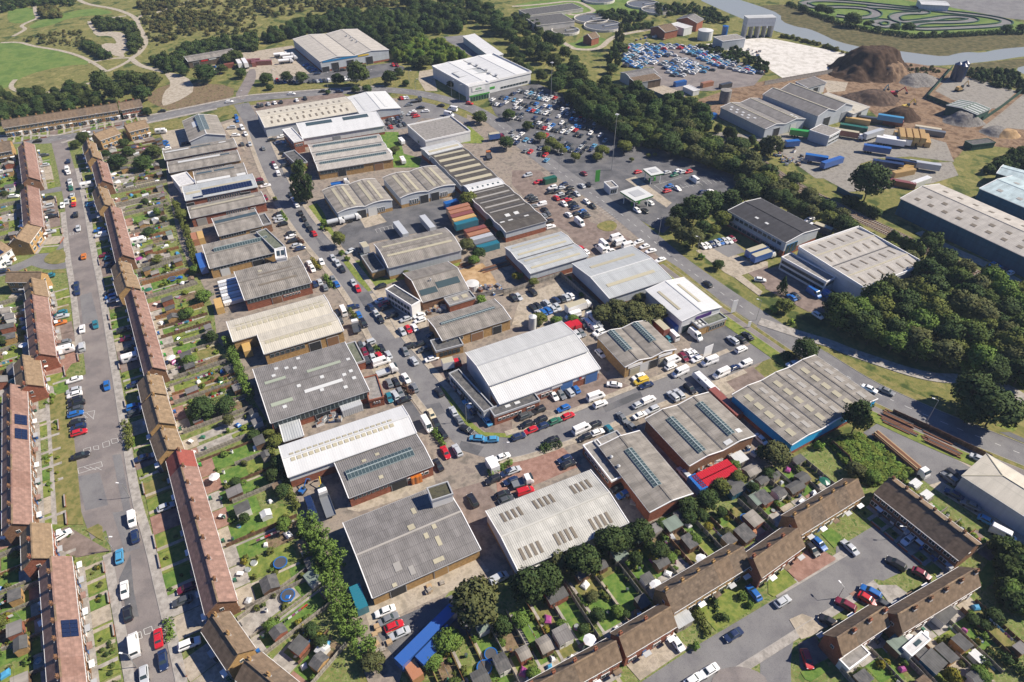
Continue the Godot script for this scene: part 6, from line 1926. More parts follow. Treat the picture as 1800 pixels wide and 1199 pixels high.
	factory({"n":"warehouse","l":"low bright white roof unit with two dark rooflights and brick front","o":[-101.28,-317.37],"a":.4013,"L":40.25,"W":16.63,"h":4.6,"k":"mono","m":"roof_bright","w":"clad_white","bh":1.4,"r":1.2,"amp":.02,"lights":[[0,.72,.92,4.02,12.88,1,1,"glass_roof"],[0,.72,.92,22.54,12.88,1,1,"glass_roof"]],"doors":[[0,16.1,3.5,3,"door_grey"]]})
	factory({"n":"office_block","l":"red brick office block with white flat roof beside the estate road","o":[-103.68,-309.93],"a":.5580,"L":4.66,"W":17.26,"h":5.8,"k":"flat","m":"flat_white","w":"brick_red","windows":[[0,.5,4.16,3.5,4.7,4,"trim_white"],[3,1,16.26,3.5,4.7,5,"trim_white"]]})
	factory({"n":"warehouse","l":"pale grey triple-gabled works with three glazed lanterns","o":[-86.19,-282.69],"a":.3749,"L":33.63,"W":29.87,"h":4.4,"b":3,"m":"roof_pale","w":"brick_yellow","r":1.02,"amp":.05,"lanterns":[[.17,1.68,31.95,1,.5],[.5,1.68,31.95,1,.5],[.83,1.68,31.95,1,.5]],"windows":[[0,.5,20.18,2.4,3.8,12,"glazing_bar",1]],"doors":[[0,10.09,3.4,3,"door_dark"],[0,26.9,4,3.2,"door_wood"]]})
	factory({"n":"office_block","l":"low dark flat roof office by the trees on the estate road","o":[-98.07,-290.41],"a":.6185,"L":5.12,"W":15.55,"h":3.4,"k":"flat","m":"flat_dark","w":"brick_brown","t":"trim_grey","windows":[[3,1,14.55,1.2,2.4,5,"trim_white"]]})
	factory({"n":"showroom","l":"dark flat roof showroom with white fascia and red lettering","o":[-41.52,-313.06],"a":.5165,"L":24.08,"W":22.01,"h":4.8,"k":"flat","m":"flat_grey","w":"clad_white","up":.6,"signs":[]})
	factory({"n":"warehouse","l":"pale end bay of the long dark shed","o":[-38.42,-298.23],"a":.5475,"L":17.53,"W":8.60,"h":4.8,"m":"roof_white","w":"clad_grey","bh":2,"r":.54,"amp":.03,"lights":[[0,.4,.7,1,15.53,1,1,"light_cream"]]})
	factory({"n":"warehouse","l":"dark weathered shed with cream rooflight stripes, upper unit","o":[-21.83,-267.50],"a":.4910,"L":17.12,"W":33.88,"h":4.8,"b":3,"m":"roof_dark","w":"clad_grey","bh":2,"r":.54,"amp":.06,"t":"trim_grey","lights":[[0,.35,.7,1,15.12,1,1,"light_cream"],[1,.35,.7,1,15.12,1,1,"light_cream"],[2,.35,.7,1,15.12,1,1,"light_cream"],[3,.35,.7,1,15.12,1,1,"light_cream"],[4,.35,.7,1,15.12,1,1,"light_cream"],[5,.35,.7,1,15.12,1,1,"light_cream"]]})
	factory({"n":"warehouse","l":"white bay with small vents between two dark sheds","o":[-17.59,-261.66],"a":.4630,"L":16.03,"W":6.67,"h":4.8,"m":"roof_bright","w":"clad_grey","bh":2,"r":.54,"amp":.02,"lights":[[0,.5,.75,1.6,.7,6,2.4,"glass_roof"]]})
	factory({"n":"warehouse","l":"dark weathered shed with thin pale stripes beside brick parking court","o":[-2.37,-229.02],"a":.4950,"L":17.98,"W":35.52,"h":4.8,"b":4,"m":"roof_dark","w":"clad_grey","bh":2,"r":.54,"amp":.06,"lights":[[3,.4,.6,1,15.98,1,1,"light_grey"],[4,.4,.6,1,15.98,1,1,"light_grey"],[5,.4,.6,1,15.98,1,1,"light_grey"],[6,.4,.6,1,15.98,1,1,"light_grey"],[7,.4,.6,1,15.98,1,1,"light_grey"],[1,.4,.6,1,2,1,1,"light_white"],[1,.4,.6,4.6,2,1,1,"light_white"],[1,.4,.6,11.79,2,1,1,"light_white"],[2,.2,.6,5.4,2,2,4,"light_white"]]})
	factory({"n":"warehouse","l":"twin-gabled grey unit with cream strips, left of two beside the loading yard","o":[-79.86,-262.55],"a":-1.0830,"L":21.39,"W":22.80,"h":5.0,"k":"barrel","b":2,"m":"roof_grey","w":"clad_grey","bh":1.6,"bm":"brick_yellow","r":.82,"amp":.05,"lights":[[2,.1,.95,1.71,17.97,1,1,"light_cream"],[5,.1,.95,1.71,17.97,1,1,"light_cream"],[10,.1,.95,1.71,17.97,1,1,"light_cream"],[13,.1,.95,1.71,17.97,1,1,"light_cream"]],"doors":[[1,9.58,3.6,3.6,"door_dark"],[1,14.14,3.6,3.6,"light_white"],[1,2.28,3,3,"trim_white"]],"windows":[[1,15.96,19.61,.8,3,4,"trim_white"]]})
	factory({"n":"warehouse","l":"twin-gabled grey unit with cream strips, right of two beside the loading yard","o":[-56.03,-274.48],"a":-1.0803,"L":20.67,"W":24.70,"h":5.0,"k":"barrel","b":2,"m":"roof_grey","w":"clad_grey","bh":1.6,"bm":"brick_yellow","r":.82,"amp":.05,"lights":[[2,.1,.95,1.65,17.37,1,1,"light_cream"],[5,.1,.95,1.65,17.37,1,1,"light_cream"],[10,.1,.95,1.65,17.37,1,1,"light_cream"],[13,.1,.95,1.65,17.37,1,1,"light_cream"]],"doors":[[1,10.37,3.6,3.6,"door_dark"],[1,15.31,3.6,3.6,"door_dark"]],"windows":[[1,3.71,7.9,.8,3,4,"trim_white"],[1,17.78,21.24,.8,3,4,"trim_white"]]})
	factory({"n":"warehouse","l":"arched grey roof warehouse with two cream strips and white verges","o":[-43.91,-203.45],"a":.4399,"L":27.76,"W":17.23,"h":5.4,"k":"barrel","m":"roof_grey","w":"clad_grey","bh":1.5,"bm":"brick_yellow","r":1.36,"amp":.05,"lights":[[2,.3,.8,1.39,1.2,20,1.25,"light_cream"],[5,.3,.8,1.39,23.59,1,1,"light_cream"]]})
	factory({"n":"flat_building","l":"dark flat roof annexe at the end of the arched warehouse","o":[-50.11,-203.86],"a":.4932,"L":4.83,"W":12.02,"h":3.0,"k":"flat","m":"flat_dark","w":"brick_yellow","t":"trim_grey"})
	factory({"n":"workshop","l":"steep gabled grey workshop with a dark rear slope beside sandy yard","o":[-30.06,-185.17],"a":.4618,"L":16.69,"W":18.80,"h":3.8,"m":"roof_grey","w":"brick_brown","r":2.8,"amp":.05,"lights":[[0,.38,.66,7.01,8.35,1,1,"glass_roof"],[0,.25,.5,.5,6.01,1,1,"glass_roof"]],"vents":[[5.84,.38,.9,.2]]})
	factory({"n":"office_block","l":"white fronted office with dark flat roof and tall end block","o":[-33.11,-180.46],"a":.8147,"L":3.69,"W":13.48,"h":5.4,"k":"flat","m":"flat_dark","w":"render_white","windows":[[3,1,12.48,3,4.4,7,"trim_grey"],[3,1,12.48,.8,2.2,7,"trim_grey"]]})
	factory({"n":"flat_building","l":"low grey flat roof block in front of the steep gabled workshop","o":[-20.92,-183.84],"a":.4871,"L":9.52,"W":4.58,"h":3.0,"k":"flat","m":"flat_grey","w":"brick_red","t":"trim_grey","lights":[[0,.4,.8,2.38,2,2,3.4,"light_cream"]]})
	factory({"n":"warehouse","l":"grey roof works with blue-framed ridge glazing beside the car compound","o":[-21.68,-164.15],"a":.4763,"L":23.71,"W":11.71,"h":4.4,"m":"roof_grey","w":"brick_yellow","r":.82,"amp":.04,"lanterns":[[.56,2.37,21.34,.8,.3]],"windows":[[0,1,7.11,2.4,3.6,4,"trim_white"]],"doors":[[0,11.85,4,3,"door_wood"],[0,18.97,3,3,"door_dark"]]})
	factory({"n":"office_block","l":"dark flat roof brick office at the bend of the estate road","o":[-23.39,-159.83],"a":.3969,"L":8.83,"W":5.67,"h":3.2,"k":"flat","m":"flat_dark","w":"brick_yellow","t":"trim_grey","windows":[[0,1,7.83,.9,2.4,5,"trim_dark"]]})
	factory({"n":"warehouse","l":"biggest white roof warehouse at the bend of the estate road, upper hall","o":[-6.46,-141.42],"a":.4787,"L":32.91,"W":15.69,"h":6.6,"m":"roof_white","w":"clad_white","r":1.02,"amp":.03,"rm":"trim_grey","t":"trim_white","doors":[[1,7.85,4.5,4.5,"door_blue"]]})
	factory({"n":"warehouse","l":"lower white front bay of the biggest white warehouse, red brick below","o":[-3.37,-136.09],"a":.4657,"L":32.83,"W":6.78,"h":4.5,"k":"mono","m":"roof_bright","w":"clad_white","bh":2.6,"r":1.3,"amp":.03,"doors":[[0,21.67,4,3.6,"door_blue"],[0,30.2,4,3.6,"door_blue"]],"signs":[[0,18.38,3.7,3.4,1,"trim_white","",""],[0,26.26,3.4,.8,.8,"paint_r","",""]],"windows":[[0,13.13,17.07,1,2.2,3,"trim_white"]]})
	factory({"n":"office_block","l":"narrow dark flat roof office along the end of the biggest white warehouse","o":[-7.85,-133.34],"a":.5973,"L":3.25,"W":19.04,"h":3.8,"k":"flat","m":"flat_dark","w":"clad_grey","t":"trim_grey","windows":[[3,1,18.04,1.6,3,12,"trim_grey",1]]})
	factory({"n":"office_block","l":"red brick office with black flat roof before the biggest white warehouse","o":[-4.81,-131.90],"a":.4549,"L":14.08,"W":3.19,"h":3.6,"k":"flat","m":"flat_dark","w":"brick_red","t":"trim_grey","windows":[[0,1,8.45,1.4,2.4,6,"trim_white"],[0,9.86,12.68,1.6,2.6,2,"trim_white"]],"lights":[[0,.5,.8,4.23,1.6,2,3,"light_white"]]})
	factory({"n":"warehouse","l":"twin-gabled grey unit with two glazed lanterns and white signboards","o":[26.91,-165.55],"a":-1.1130,"L":15.61,"W":18.09,"h":4.6,"b":2,"m":"roof_grey","w":"brick_yellow","r":.88,"amp":.05,"lanterns":[[.25,.31,10.62,1.1,.4],[.75,.31,10.31,1.1,.4]],"doors":[[1,3.62,3.4,2.6,"light_cream"],[1,7.24,3.6,3.4,"light_white"],[1,10.31,3.6,3.2,"door_dark"],[1,14.47,3.6,2.4,"light_cream"]],"signs":[[1,3.44,3.9,5.07,1.1,"trim_white","",""],[1,14.47,3.9,5.07,1.1,"trim_white","",""]]})
	factory({"n":"shop","l":"white gabled shop with purple signboard and green flat roof annexe","o":[45.68,-189.51],"a":-1.0886,"L":19.07,"W":15.96,"h":5.4,"m":"roof_bright","w":"clad_white","r":1.02,"amp":.02,"lights":[[0,.3,.42,2.86,11.44,1,1,"light_cream"],[1,.3,.42,2.86,11.44,1,1,"light_cream"]],"signs":[[1,8.94,4.4,6.38,1.2,"shop_purple","",""]],"doors":[[1,2.39,3.4,2.8,"glass"]]})
	factory({"n":"shop_annexe","l":"green flat roof shop annexe with posters in its windows","o":[63.47,-173.22],"a":.4869,"L":7.71,"W":3.48,"h":3.0,"k":"flat","m":"flat_green","w":"brick_yellow","t":"trim_grey","windows":[[0,.62,7.32,.6,2.4,6,"light_white"]]})
	factory({"n":"shop_annexe","l":"small brick entrance block with roof units beside white shop","o":[60.20,-171.39],"a":.4799,"L":3.35,"W":3.68,"h":3.4,"k":"flat","m":"flat_dark","w":"brick_yellow","t":"trim_grey","lights":[[0,.1,.4,.5,.8,2,1.34,"light_white"],[0,.55,.85,.5,.8,2,1.34,"light_white"]]})
	factory({"n":"warehouse","l":"large pale grey roof warehouse with two yellowed strips beside main road","o":[32.52,-184.45],"a":.4800,"L":25.38,"W":23.39,"h":5.8,"m":"roof_steel","w":"clad_grey","bh":2,"r":1.36,"amp":.03,"rm":"light_white","lights":[[1,.42,.54,3.55,18.78,1,1,"light_cream"],[0,.42,.54,2.54,19.8,1,1,"light_cream"]]})
	factory({"n":"warehouse","l":"pale grey double-pitched warehouse with four yellowed strips","o":[6.52,-200.44],"a":.4862,"L":23.76,"W":19.15,"h":5.0,"b":2,"m":"roof_steel","w":"clad_grey","bh":2,"r":.75,"amp":.03,"lights":[[0,.4,.58,1.43,20.43,1,1,"light_cream"],[1,.4,.58,1.43,20.43,1,1,"light_cream"],[2,.4,.58,1.43,20.43,1,1,"light_cream"],[3,.4,.58,1.43,20.43,1,1,"light_cream"]]})
	factory({"n":"office_building","l":"black roofed two-storey office building with blue-grey cladding and brick ends","o":[86.32,-242.52],"a":-1.0011,"L":28.61,"W":18.46,"h":6.6,"m":"roof_black","w":"clad_grey","bh":2.6,"bm":"brick_red","r":1.09,"amp":.02,"t":"trim_white","lights":[[0,.4,.5,10.01,1.5,2,5,"light_white"]],"windows":[[0,1.5,27.11,4.2,5.6,11,"clad_grey"],[0,1.5,27.11,1,2.4,11,"clad_grey"],[1,1,7.38,1,5,3,"clad_blue"]]})
	factory({"n":"warehouse","l":"pale roofed warehouse with white parapet and rows of dark rooflight slots","o":[118.05,-187.80],"a":.4833,"L":30.73,"W":28.78,"h":7.2,"b":2,"m":"roof_pale","w":"clad_white","r":.61,"up":.9,"amp":.03,"t":"trim_white","rm":"light_cream","lights":[[0,.3,.75,3.07,.7,6,4.76,"light_brown"],[1,.3,.75,3.07,.7,6,4.76,"light_brown"],[2,.3,.75,3.07,.7,6,4.76,"light_brown"],[3,.3,.75,3.07,.7,6,4.76,"light_brown"]]})
	factory({"n":"office_block","l":"white office strip with dark ribbon windows before the parapet warehouse","o":[108.72,-194.74],"a":.5939,"L":5.12,"W":19.00,"h":5.0,"k":"flat","m":"flat_grey","w":"render_white","windows":[[3,.5,18.5,3.1,4.2,14,"trim_dark",1],[3,.5,18.5,1,2.2,14,"trim_dark",1],[0,.5,4.62,3.1,4.2,4,"trim_dark",1]]})
	factory({"n":"warehouse","l":"very long blue walled warehouse with weathered grey roof and brown rooflights","o":[158.66,-251.46],"a":-1.0489,"L":71.85,"W":25.05,"h":7.2,"m":"roof_pale","w":"clad_teal","r":2.2,"amp":.05,"lights":[[0,.25,.37,3.59,2,11,5.96,"light_brown"],[0,.6,.72,5.75,2,10,6.47,"light_brown"],[1,.4,.52,5.75,2,10,6.47,"light_brown"]]})
	factory({"n":"warehouse","l":"blue warehouse with pale aqua roof behind the long blue warehouse","o":[196.07,-260.96],"a":-1.0485,"L":48.38,"W":23.07,"h":6.8,"m":"roof_aqua","w":"clad_teal","r":1.22,"amp":.05,"lights":[[0,.3,.45,4.84,2,5,8.22,"light_grey"],[1,.3,.45,4.84,2,5,8.22,"light_grey"]]})
	factory({"n":"warehouse","l":"teal roofed warehouse at the right edge below the containers","o":[212.28,-276.84],"a":-.7415,"L":30.49,"W":10.93,"h":6.0,"m":"roof_aqua","w":"clad_green","r":.95})
	factory({"n":"warehouse","l":"triple-bay grey roof warehouse with bright blue fascia","o":[62.74,-139.31],"a":-1.0441,"L":21.51,"W":33.71,"h":4.8,"b":3,"m":"roof_grey","w":"clad_sky","bh":1.4,"r":.68,"amp":.05,"t":"trim_white","lights":[[0,.35,.62,2.15,2.6,5,3.76,"light_cream"],[1,.35,.62,2.15,2.6,5,3.76,"light_grey"],[2,.35,.62,2.15,2.6,5,3.76,"light_cream"],[3,.35,.62,2.15,2.6,5,3.76,"light_grey"],[4,.35,.62,2.15,2.6,5,3.76,"light_cream"],[5,.35,.62,2.15,2.6,5,3.76,"light_grey"]]})
	factory({"n":"warehouse","l":"cream hipped-end warehouse in the lower right corner","o":[112.40,-109.57],"a":-.9490,"L":34.89,"W":12.00,"h":5.6,"k":"hip","m":"roof_cream","w":"clad_grey","r":1.7})
	factory({"n":"workshop","l":"grey gabled workshop with one long glazed lantern and blue verge","o":[23.16,-120.24],"a":-1.1196,"L":22.75,"W":12.21,"h":4.4,"m":"roof_grey","w":"brick_red","r":.88,"amp":.05,"lanterns":[[.46,4.55,17.74,1.1,.35]],"vents":[[4.55,.04,.5,.3],[7.96,.04,.5,.3]]})
	factory({"n":"office_block","l":"L of low flat-roofed brick offices in front of the lantern workshop","o":[18.86,-121.55],"a":-1.0875,"L":13.37,"W":4.31,"h":3.2,"k":"flat","m":"flat_grey","w":"brick_red","t":"trim_white","windows":[[0,1,12.37,1.2,2.2,7,"trim_white"]]})
	factory({"n":"office_block","l":"grey flat roof front office beside the lantern workshop","o":[22.81,-121.11],"a":.4906,"L":7.49,"W":2.28,"h":3.3,"k":"flat","m":"flat_grey","w":"brick_red","t":"trim_grey"})
	factory({"n":"warehouse","l":"twin-bay grey roof works with two long glazed lanterns","o":[36.76,-130.08],"a":-1.0839,"L":18.39,"W":21.63,"h":4.6,"b":2,"m":"roof_grey","w":"brick_brown","r":.88,"amp":.05,"lanterns":[[.24,3.31,16.92,1.1,.4],[.74,2.57,15.81,1.1,.4]],"lights":[[2,.3,.7,16.55,1.4,1,1,"light_white"],[3,.3,.6,14.71,1.4,1,1,"light_white"]],"doors":[[3,19.46,4,3.6,"light_white"]]})
	factory({"n":"depot","l":"broad grey twin-gabled depot building with dark loading doors","o":[-143.88,-471.95],"a":-1.0253,"L":53.25,"W":44.65,"h":6.6,"b":2,"m":"roof_pale","w":"clad_grey","r":1.22,"amp":.05,"bh":1.2,"bm":"brick_red","doors":[[1,8.93,4.5,4.5,"door_dark"],[1,18.75,4.5,4.5,"door_dark"],[1,31.25,4.5,4.5,"door_dark"],[1,2.68,4.5,3,"door_dark"]],"signs":[[1,12.5,6.2,22.32,.9,"clad_blue","",""],[1,27.68,6,7.14,.9,"paint_y","",""]],"vents":[[15.97,.7,.8,.4],[21.3,.72,.8,.4],[26.62,.7,.8,.4],[31.95,.72,.8,.4]]})
	factory({"n":"superstore","l":"large white superstore with green fascia and sign tower","o":[-47.33,-417.20],"a":-.9755,"L":40.79,"W":42.86,"h":6.2,"k":"gable","b":2,"r":1.02,"up":.9,"amp":.02,"rm":"roof_bright","m":"roof_bright","w":"clad_white","signs":[[1,8.57,2.8,18,1.2,"shop_green","",""]],"vents":[[8.16,.5,1,.7],[13.46,.53,1,.7],[18.76,.5,1,.7],[24.06,.53,1,.7],[29.37,.5,1,.7],[34.67,.53,1,.7]],"windows":[[1,1.29,8.57,.3,2.6,8,"shop_green"],[1,21.43,40.72,1,2.2,9,"trim_grey"]]})
	factory({"n":"roof_plant","l":"dark roof deck with plant units on the superstore","o":[-30.04,-397.54],"a":.5702,"L":18.08,"W":8.79,"h":6.7,"k":"flat","m":"roof_steel","w":"trim_grey","t":"trim_grey"})
	factory({"n":"entrance_tower","l":"white entrance tower of the superstore with green letters","o":[-23.67,-377.12],"a":.5448,"L":13.04,"W":3.96,"h":8.4,"k":"flat","up":.4,"m":"flat_white","w":"clad_white","signs":[[0,5.87,6.6,7.82,2.2,"trim_white","ASDA","shop_green"],[0,6.52,3.2,12.77,.6,"shop_green","",""]],"windows":[[0,.5,12.54,.2,2.7,7,"shop_green"]]})
	factory({"n":"service_building","l":"long low white service building behind the superstore","o":[-32.94,-485.48],"a":-1.1473,"L":48.08,"W":8.29,"h":4.6,"k":"mono","r":.6,"m":"roof_bright","w":"clad_white"})
	factory({"n":"shed","l":"long dark brown shed with shop signs beside the heath","o":[-199.82,-434.10],"a":.5787,"L":29.18,"W":11.71,"h":4.2,"m":"roof_grey","w":"clad_brown","r":.68,"amp":.05,"signs":[[0,9.63,3.4,4,1.1,"paint_r","",""],[0,14.59,3.6,4.5,1.1,"light_white","",""]],"doors":[[0,4.38,3.5,3,"door_dark"],[0,20.43,3.5,3,"door_dark"]]})
	factory({"n":"breaker_shed","l":"grey roofed brown shed at the car breaker, rear","o":[68.89,-401.88],"a":.4504,"L":18.61,"W":10.85,"h":5,"m":"roof_slate","w":"clad_grey","r":1.09})
	factory({"n":"breaker_shed","l":"tan roofed brown shed at the car breaker, front","o":[71.02,-394.96],"a":.4565,"L":17.31,"W":6.77,"h":4.6,"k":"mono","m":"tile_brown","w":"clad_brown","r":.8,"doors":[[0,6.06,4,4,"door_grey"]]})
	factory({"n":"cabin","l":"white portable cabin in the breaker yard","o":[102.46,-386.77],"a":.5227,"L":4.54,"W":8.78,"h":2.8,"k":"flat","up":.1,"m":"flat_white","w":"clad_white"})
	factory({"n":"tank_block","l":"rectangular concrete treatment tanks of the sewage works","o":[17.53,-511.37],"a":.3777,"L":29.38,"W":23.13,"h":4.5,"k":"flat","up":.2,"m":"flat_dark","w":"concrete_pale","t":"concrete_pale"})
	factory({"n":"filter_bed","l":"dark rectangular filter bed behind the treatment tanks","o":[12.70,-545.18],"a":.4485,"L":46.43,"W":17.58,"h":2.5,"k":"flat","up":.2,"m":"flat_dark","w":"concrete_pale","t":"concrete_pale"})
	factory({"n":"plant_house","l":"brick house with hipped brown roof at the sewage works","o":[53.25,-479.98],"a":.7863,"L":7.76,"W":7.31,"h":4.6,"m":"tile_brown","w":"brick_red","r":2.2})
	factory({"n":"plant_building","l":"brick building with red gables near the tanks","o":[104.58,-493.97],"a":.5958,"L":12.12,"W":13.86,"h":5,"m":"tile_brown","w":"brick_red","r":2.2})
	factory({"n":"plant_building","l":"dark brick barn by the river wall","o":[130.23,-512.81],"a":.9528,"L":11.18,"W":15.52,"h":6,"m":"roof_slate","w":"brick_red","r":2.5})
	factory({"n":"cabin","l":"white cubic plant building near the river","o":[119.37,-502.49],"a":.6565,"L":8.57,"W":13.53,"h":5,"k":"flat","up":.1,"m":"flat_white","w":"clad_white"})
	factory({"n":"warehouse","l":"low twin-gabled grey works in the lorry yard","o":[110.31,-356.03],"a":-1.0784,"L":32.34,"W":27.08,"h":5.2,"b":2,"m":"roof_slate","w":"clad_grey","r":1.29,"amp":.06,"rm":"light_cream","lights":[[0,.5,.65,3.23,1.5,5,4.2,"light_white"],[0,.2,.35,4.85,1.5,4,4.2,"light_white"],[3,.3,.5,25.87,2,2,3,"light_white"]],"doors":[[1,8.12,4,4,"door_dark"],[1,19.5,4,4,"light_white"]]})
	factory({"n":"warehouse","l":"tall twin-gabled grey works in the lorry yard","o":[135.70,-368.70],"a":-1.0084,"L":35.76,"W":27.76,"h":7.4,"b":2,"m":"roof_slate","w":"clad_grey","r":2.3,"amp":.06,"rm":"light_cream","doors":[[1,8.33,5,5,"door_dark"],[1,22.21,5,5,"door_grey"]]})
	factory({"n":"warehouse","l":"small grey unit behind the tall twin-gabled works","o":[165.63,-384.90],"a":.5599,"L":15.60,"W":8.56,"h":5.4,"k":"mono","m":"roof_slate","w":"clad_grey","r":.8,"doors":[[0,7.8,4,4,"door_dark"],[0,13.26,4,4,"light_white"]]})
	factory({"n":"office_cabin","l":"two-storey grey cabin block in the lorry yard","o":[154.06,-318.39],"a":.7315,"L":10.85,"W":10.32,"h":5.2,"k":"flat","up":.1,"m":"flat_grey","w":"clad_grey","windows":[[0,.3,10.55,3.2,4.4,3,"trim_white"],[0,.3,10.55,.9,2.1,3,"trim_white"]]})
	factory({"n":"warehouse","l":"long low cream roof unit beside the tall works","o":[177.66,-348.96],"a":.6648,"L":15.41,"W":24.95,"h":4.4,"k":"mono","m":"roof_cream","w":"clad_grey","r":.5,"lights":[[0,.1,.14,4.62,1,1,1,"light_brown"],[0,.2,.24,4.62,1,1,1,"light_brown"],[0,.3,.34,4.62,1,1,1,"light_brown"],[0,.4,.44,4.62,1,1,1,"light_brown"],[0,.5,.54,4.62,1,1,1,"light_brown"],[0,.6,.64,4.62,1,1,1,"light_brown"],[0,.7,.74,4.62,1,1,1,"light_brown"],[0,.8,.84,4.62,1,1,1,"light_brown"]],"doors":[[0,6.16,4,3.6,"door_dark"]]})
	factory({"n":"shed","l":"green walled shed with pale striped roof in the aggregates yard","o":[240.53,-346.45],"a":.6187,"L":13.50,"W":15.96,"h":5,"m":"roof_green","w":"clad_green","r":.82,"lights":[[0,.05,.95,1.35,.9,4,2.97,"light_white"],[1,.05,.95,1.35,.9,4,2.97,"light_white"]]})
	factory({"n":"cabin","l":"long dark green cabin by the car store","o":[222.16,-313.54],"a":.2537,"L":13.21,"W":5.06,"h":2.8,"k":"flat","up":.1,"m":"flat_dark","w":"clad_green","t":"clad_green"})
	factory({"n":"cabin","l":"white pavilion building at the kart track","o":[316.32,-571.68],"a":-.2154,"L":19.80,"W":13.76,"h":4,"m":"roof_bright","w":"clad_white","r":.68})
	factory({"n":"kiosk","l":"white petrol station kiosk with dark windows","o":[42.26,-268.02],"a":.3580,"L":3.76,"W":5.79,"h":3.2,"k":"flat","m":"flat_grey","w":"clad_white","t":"trim_white","windows":[[0,.4,3.36,.8,2.4,3,"trim_dark"]]})
	factory({"n":"conveyor_house","l":"grey ribbed plant wall below the hopper","o":[137.94,-469.37],"a":.3626,"L":17.72,"W":10.44,"h":6,"k":"flat","up":.1,"m":"flat_grey","w":"clad_grey"})
	factory({"n":"extension","l":"flat grey extension roof behind the brown pair","o":[67.19,-63.02],"a":.5293,"L":6.24,"W":2.29,"h":2.8,"k":"flat","up":.1,"m":"flat_grey","w":"render_white"})
	factory({"n":"extension","l":"pale grey flat extension with roof lantern behind the lower right terrace","o":[80.84,-65.68],"a":.5661,"L":6.33,"W":1.93,"h":2.9,"k":"flat","up":.1,"m":"flat_white","w":"render_white","lights":[[0,.3,.7,2.53,1.9,1,1,"glass_roof"]]})


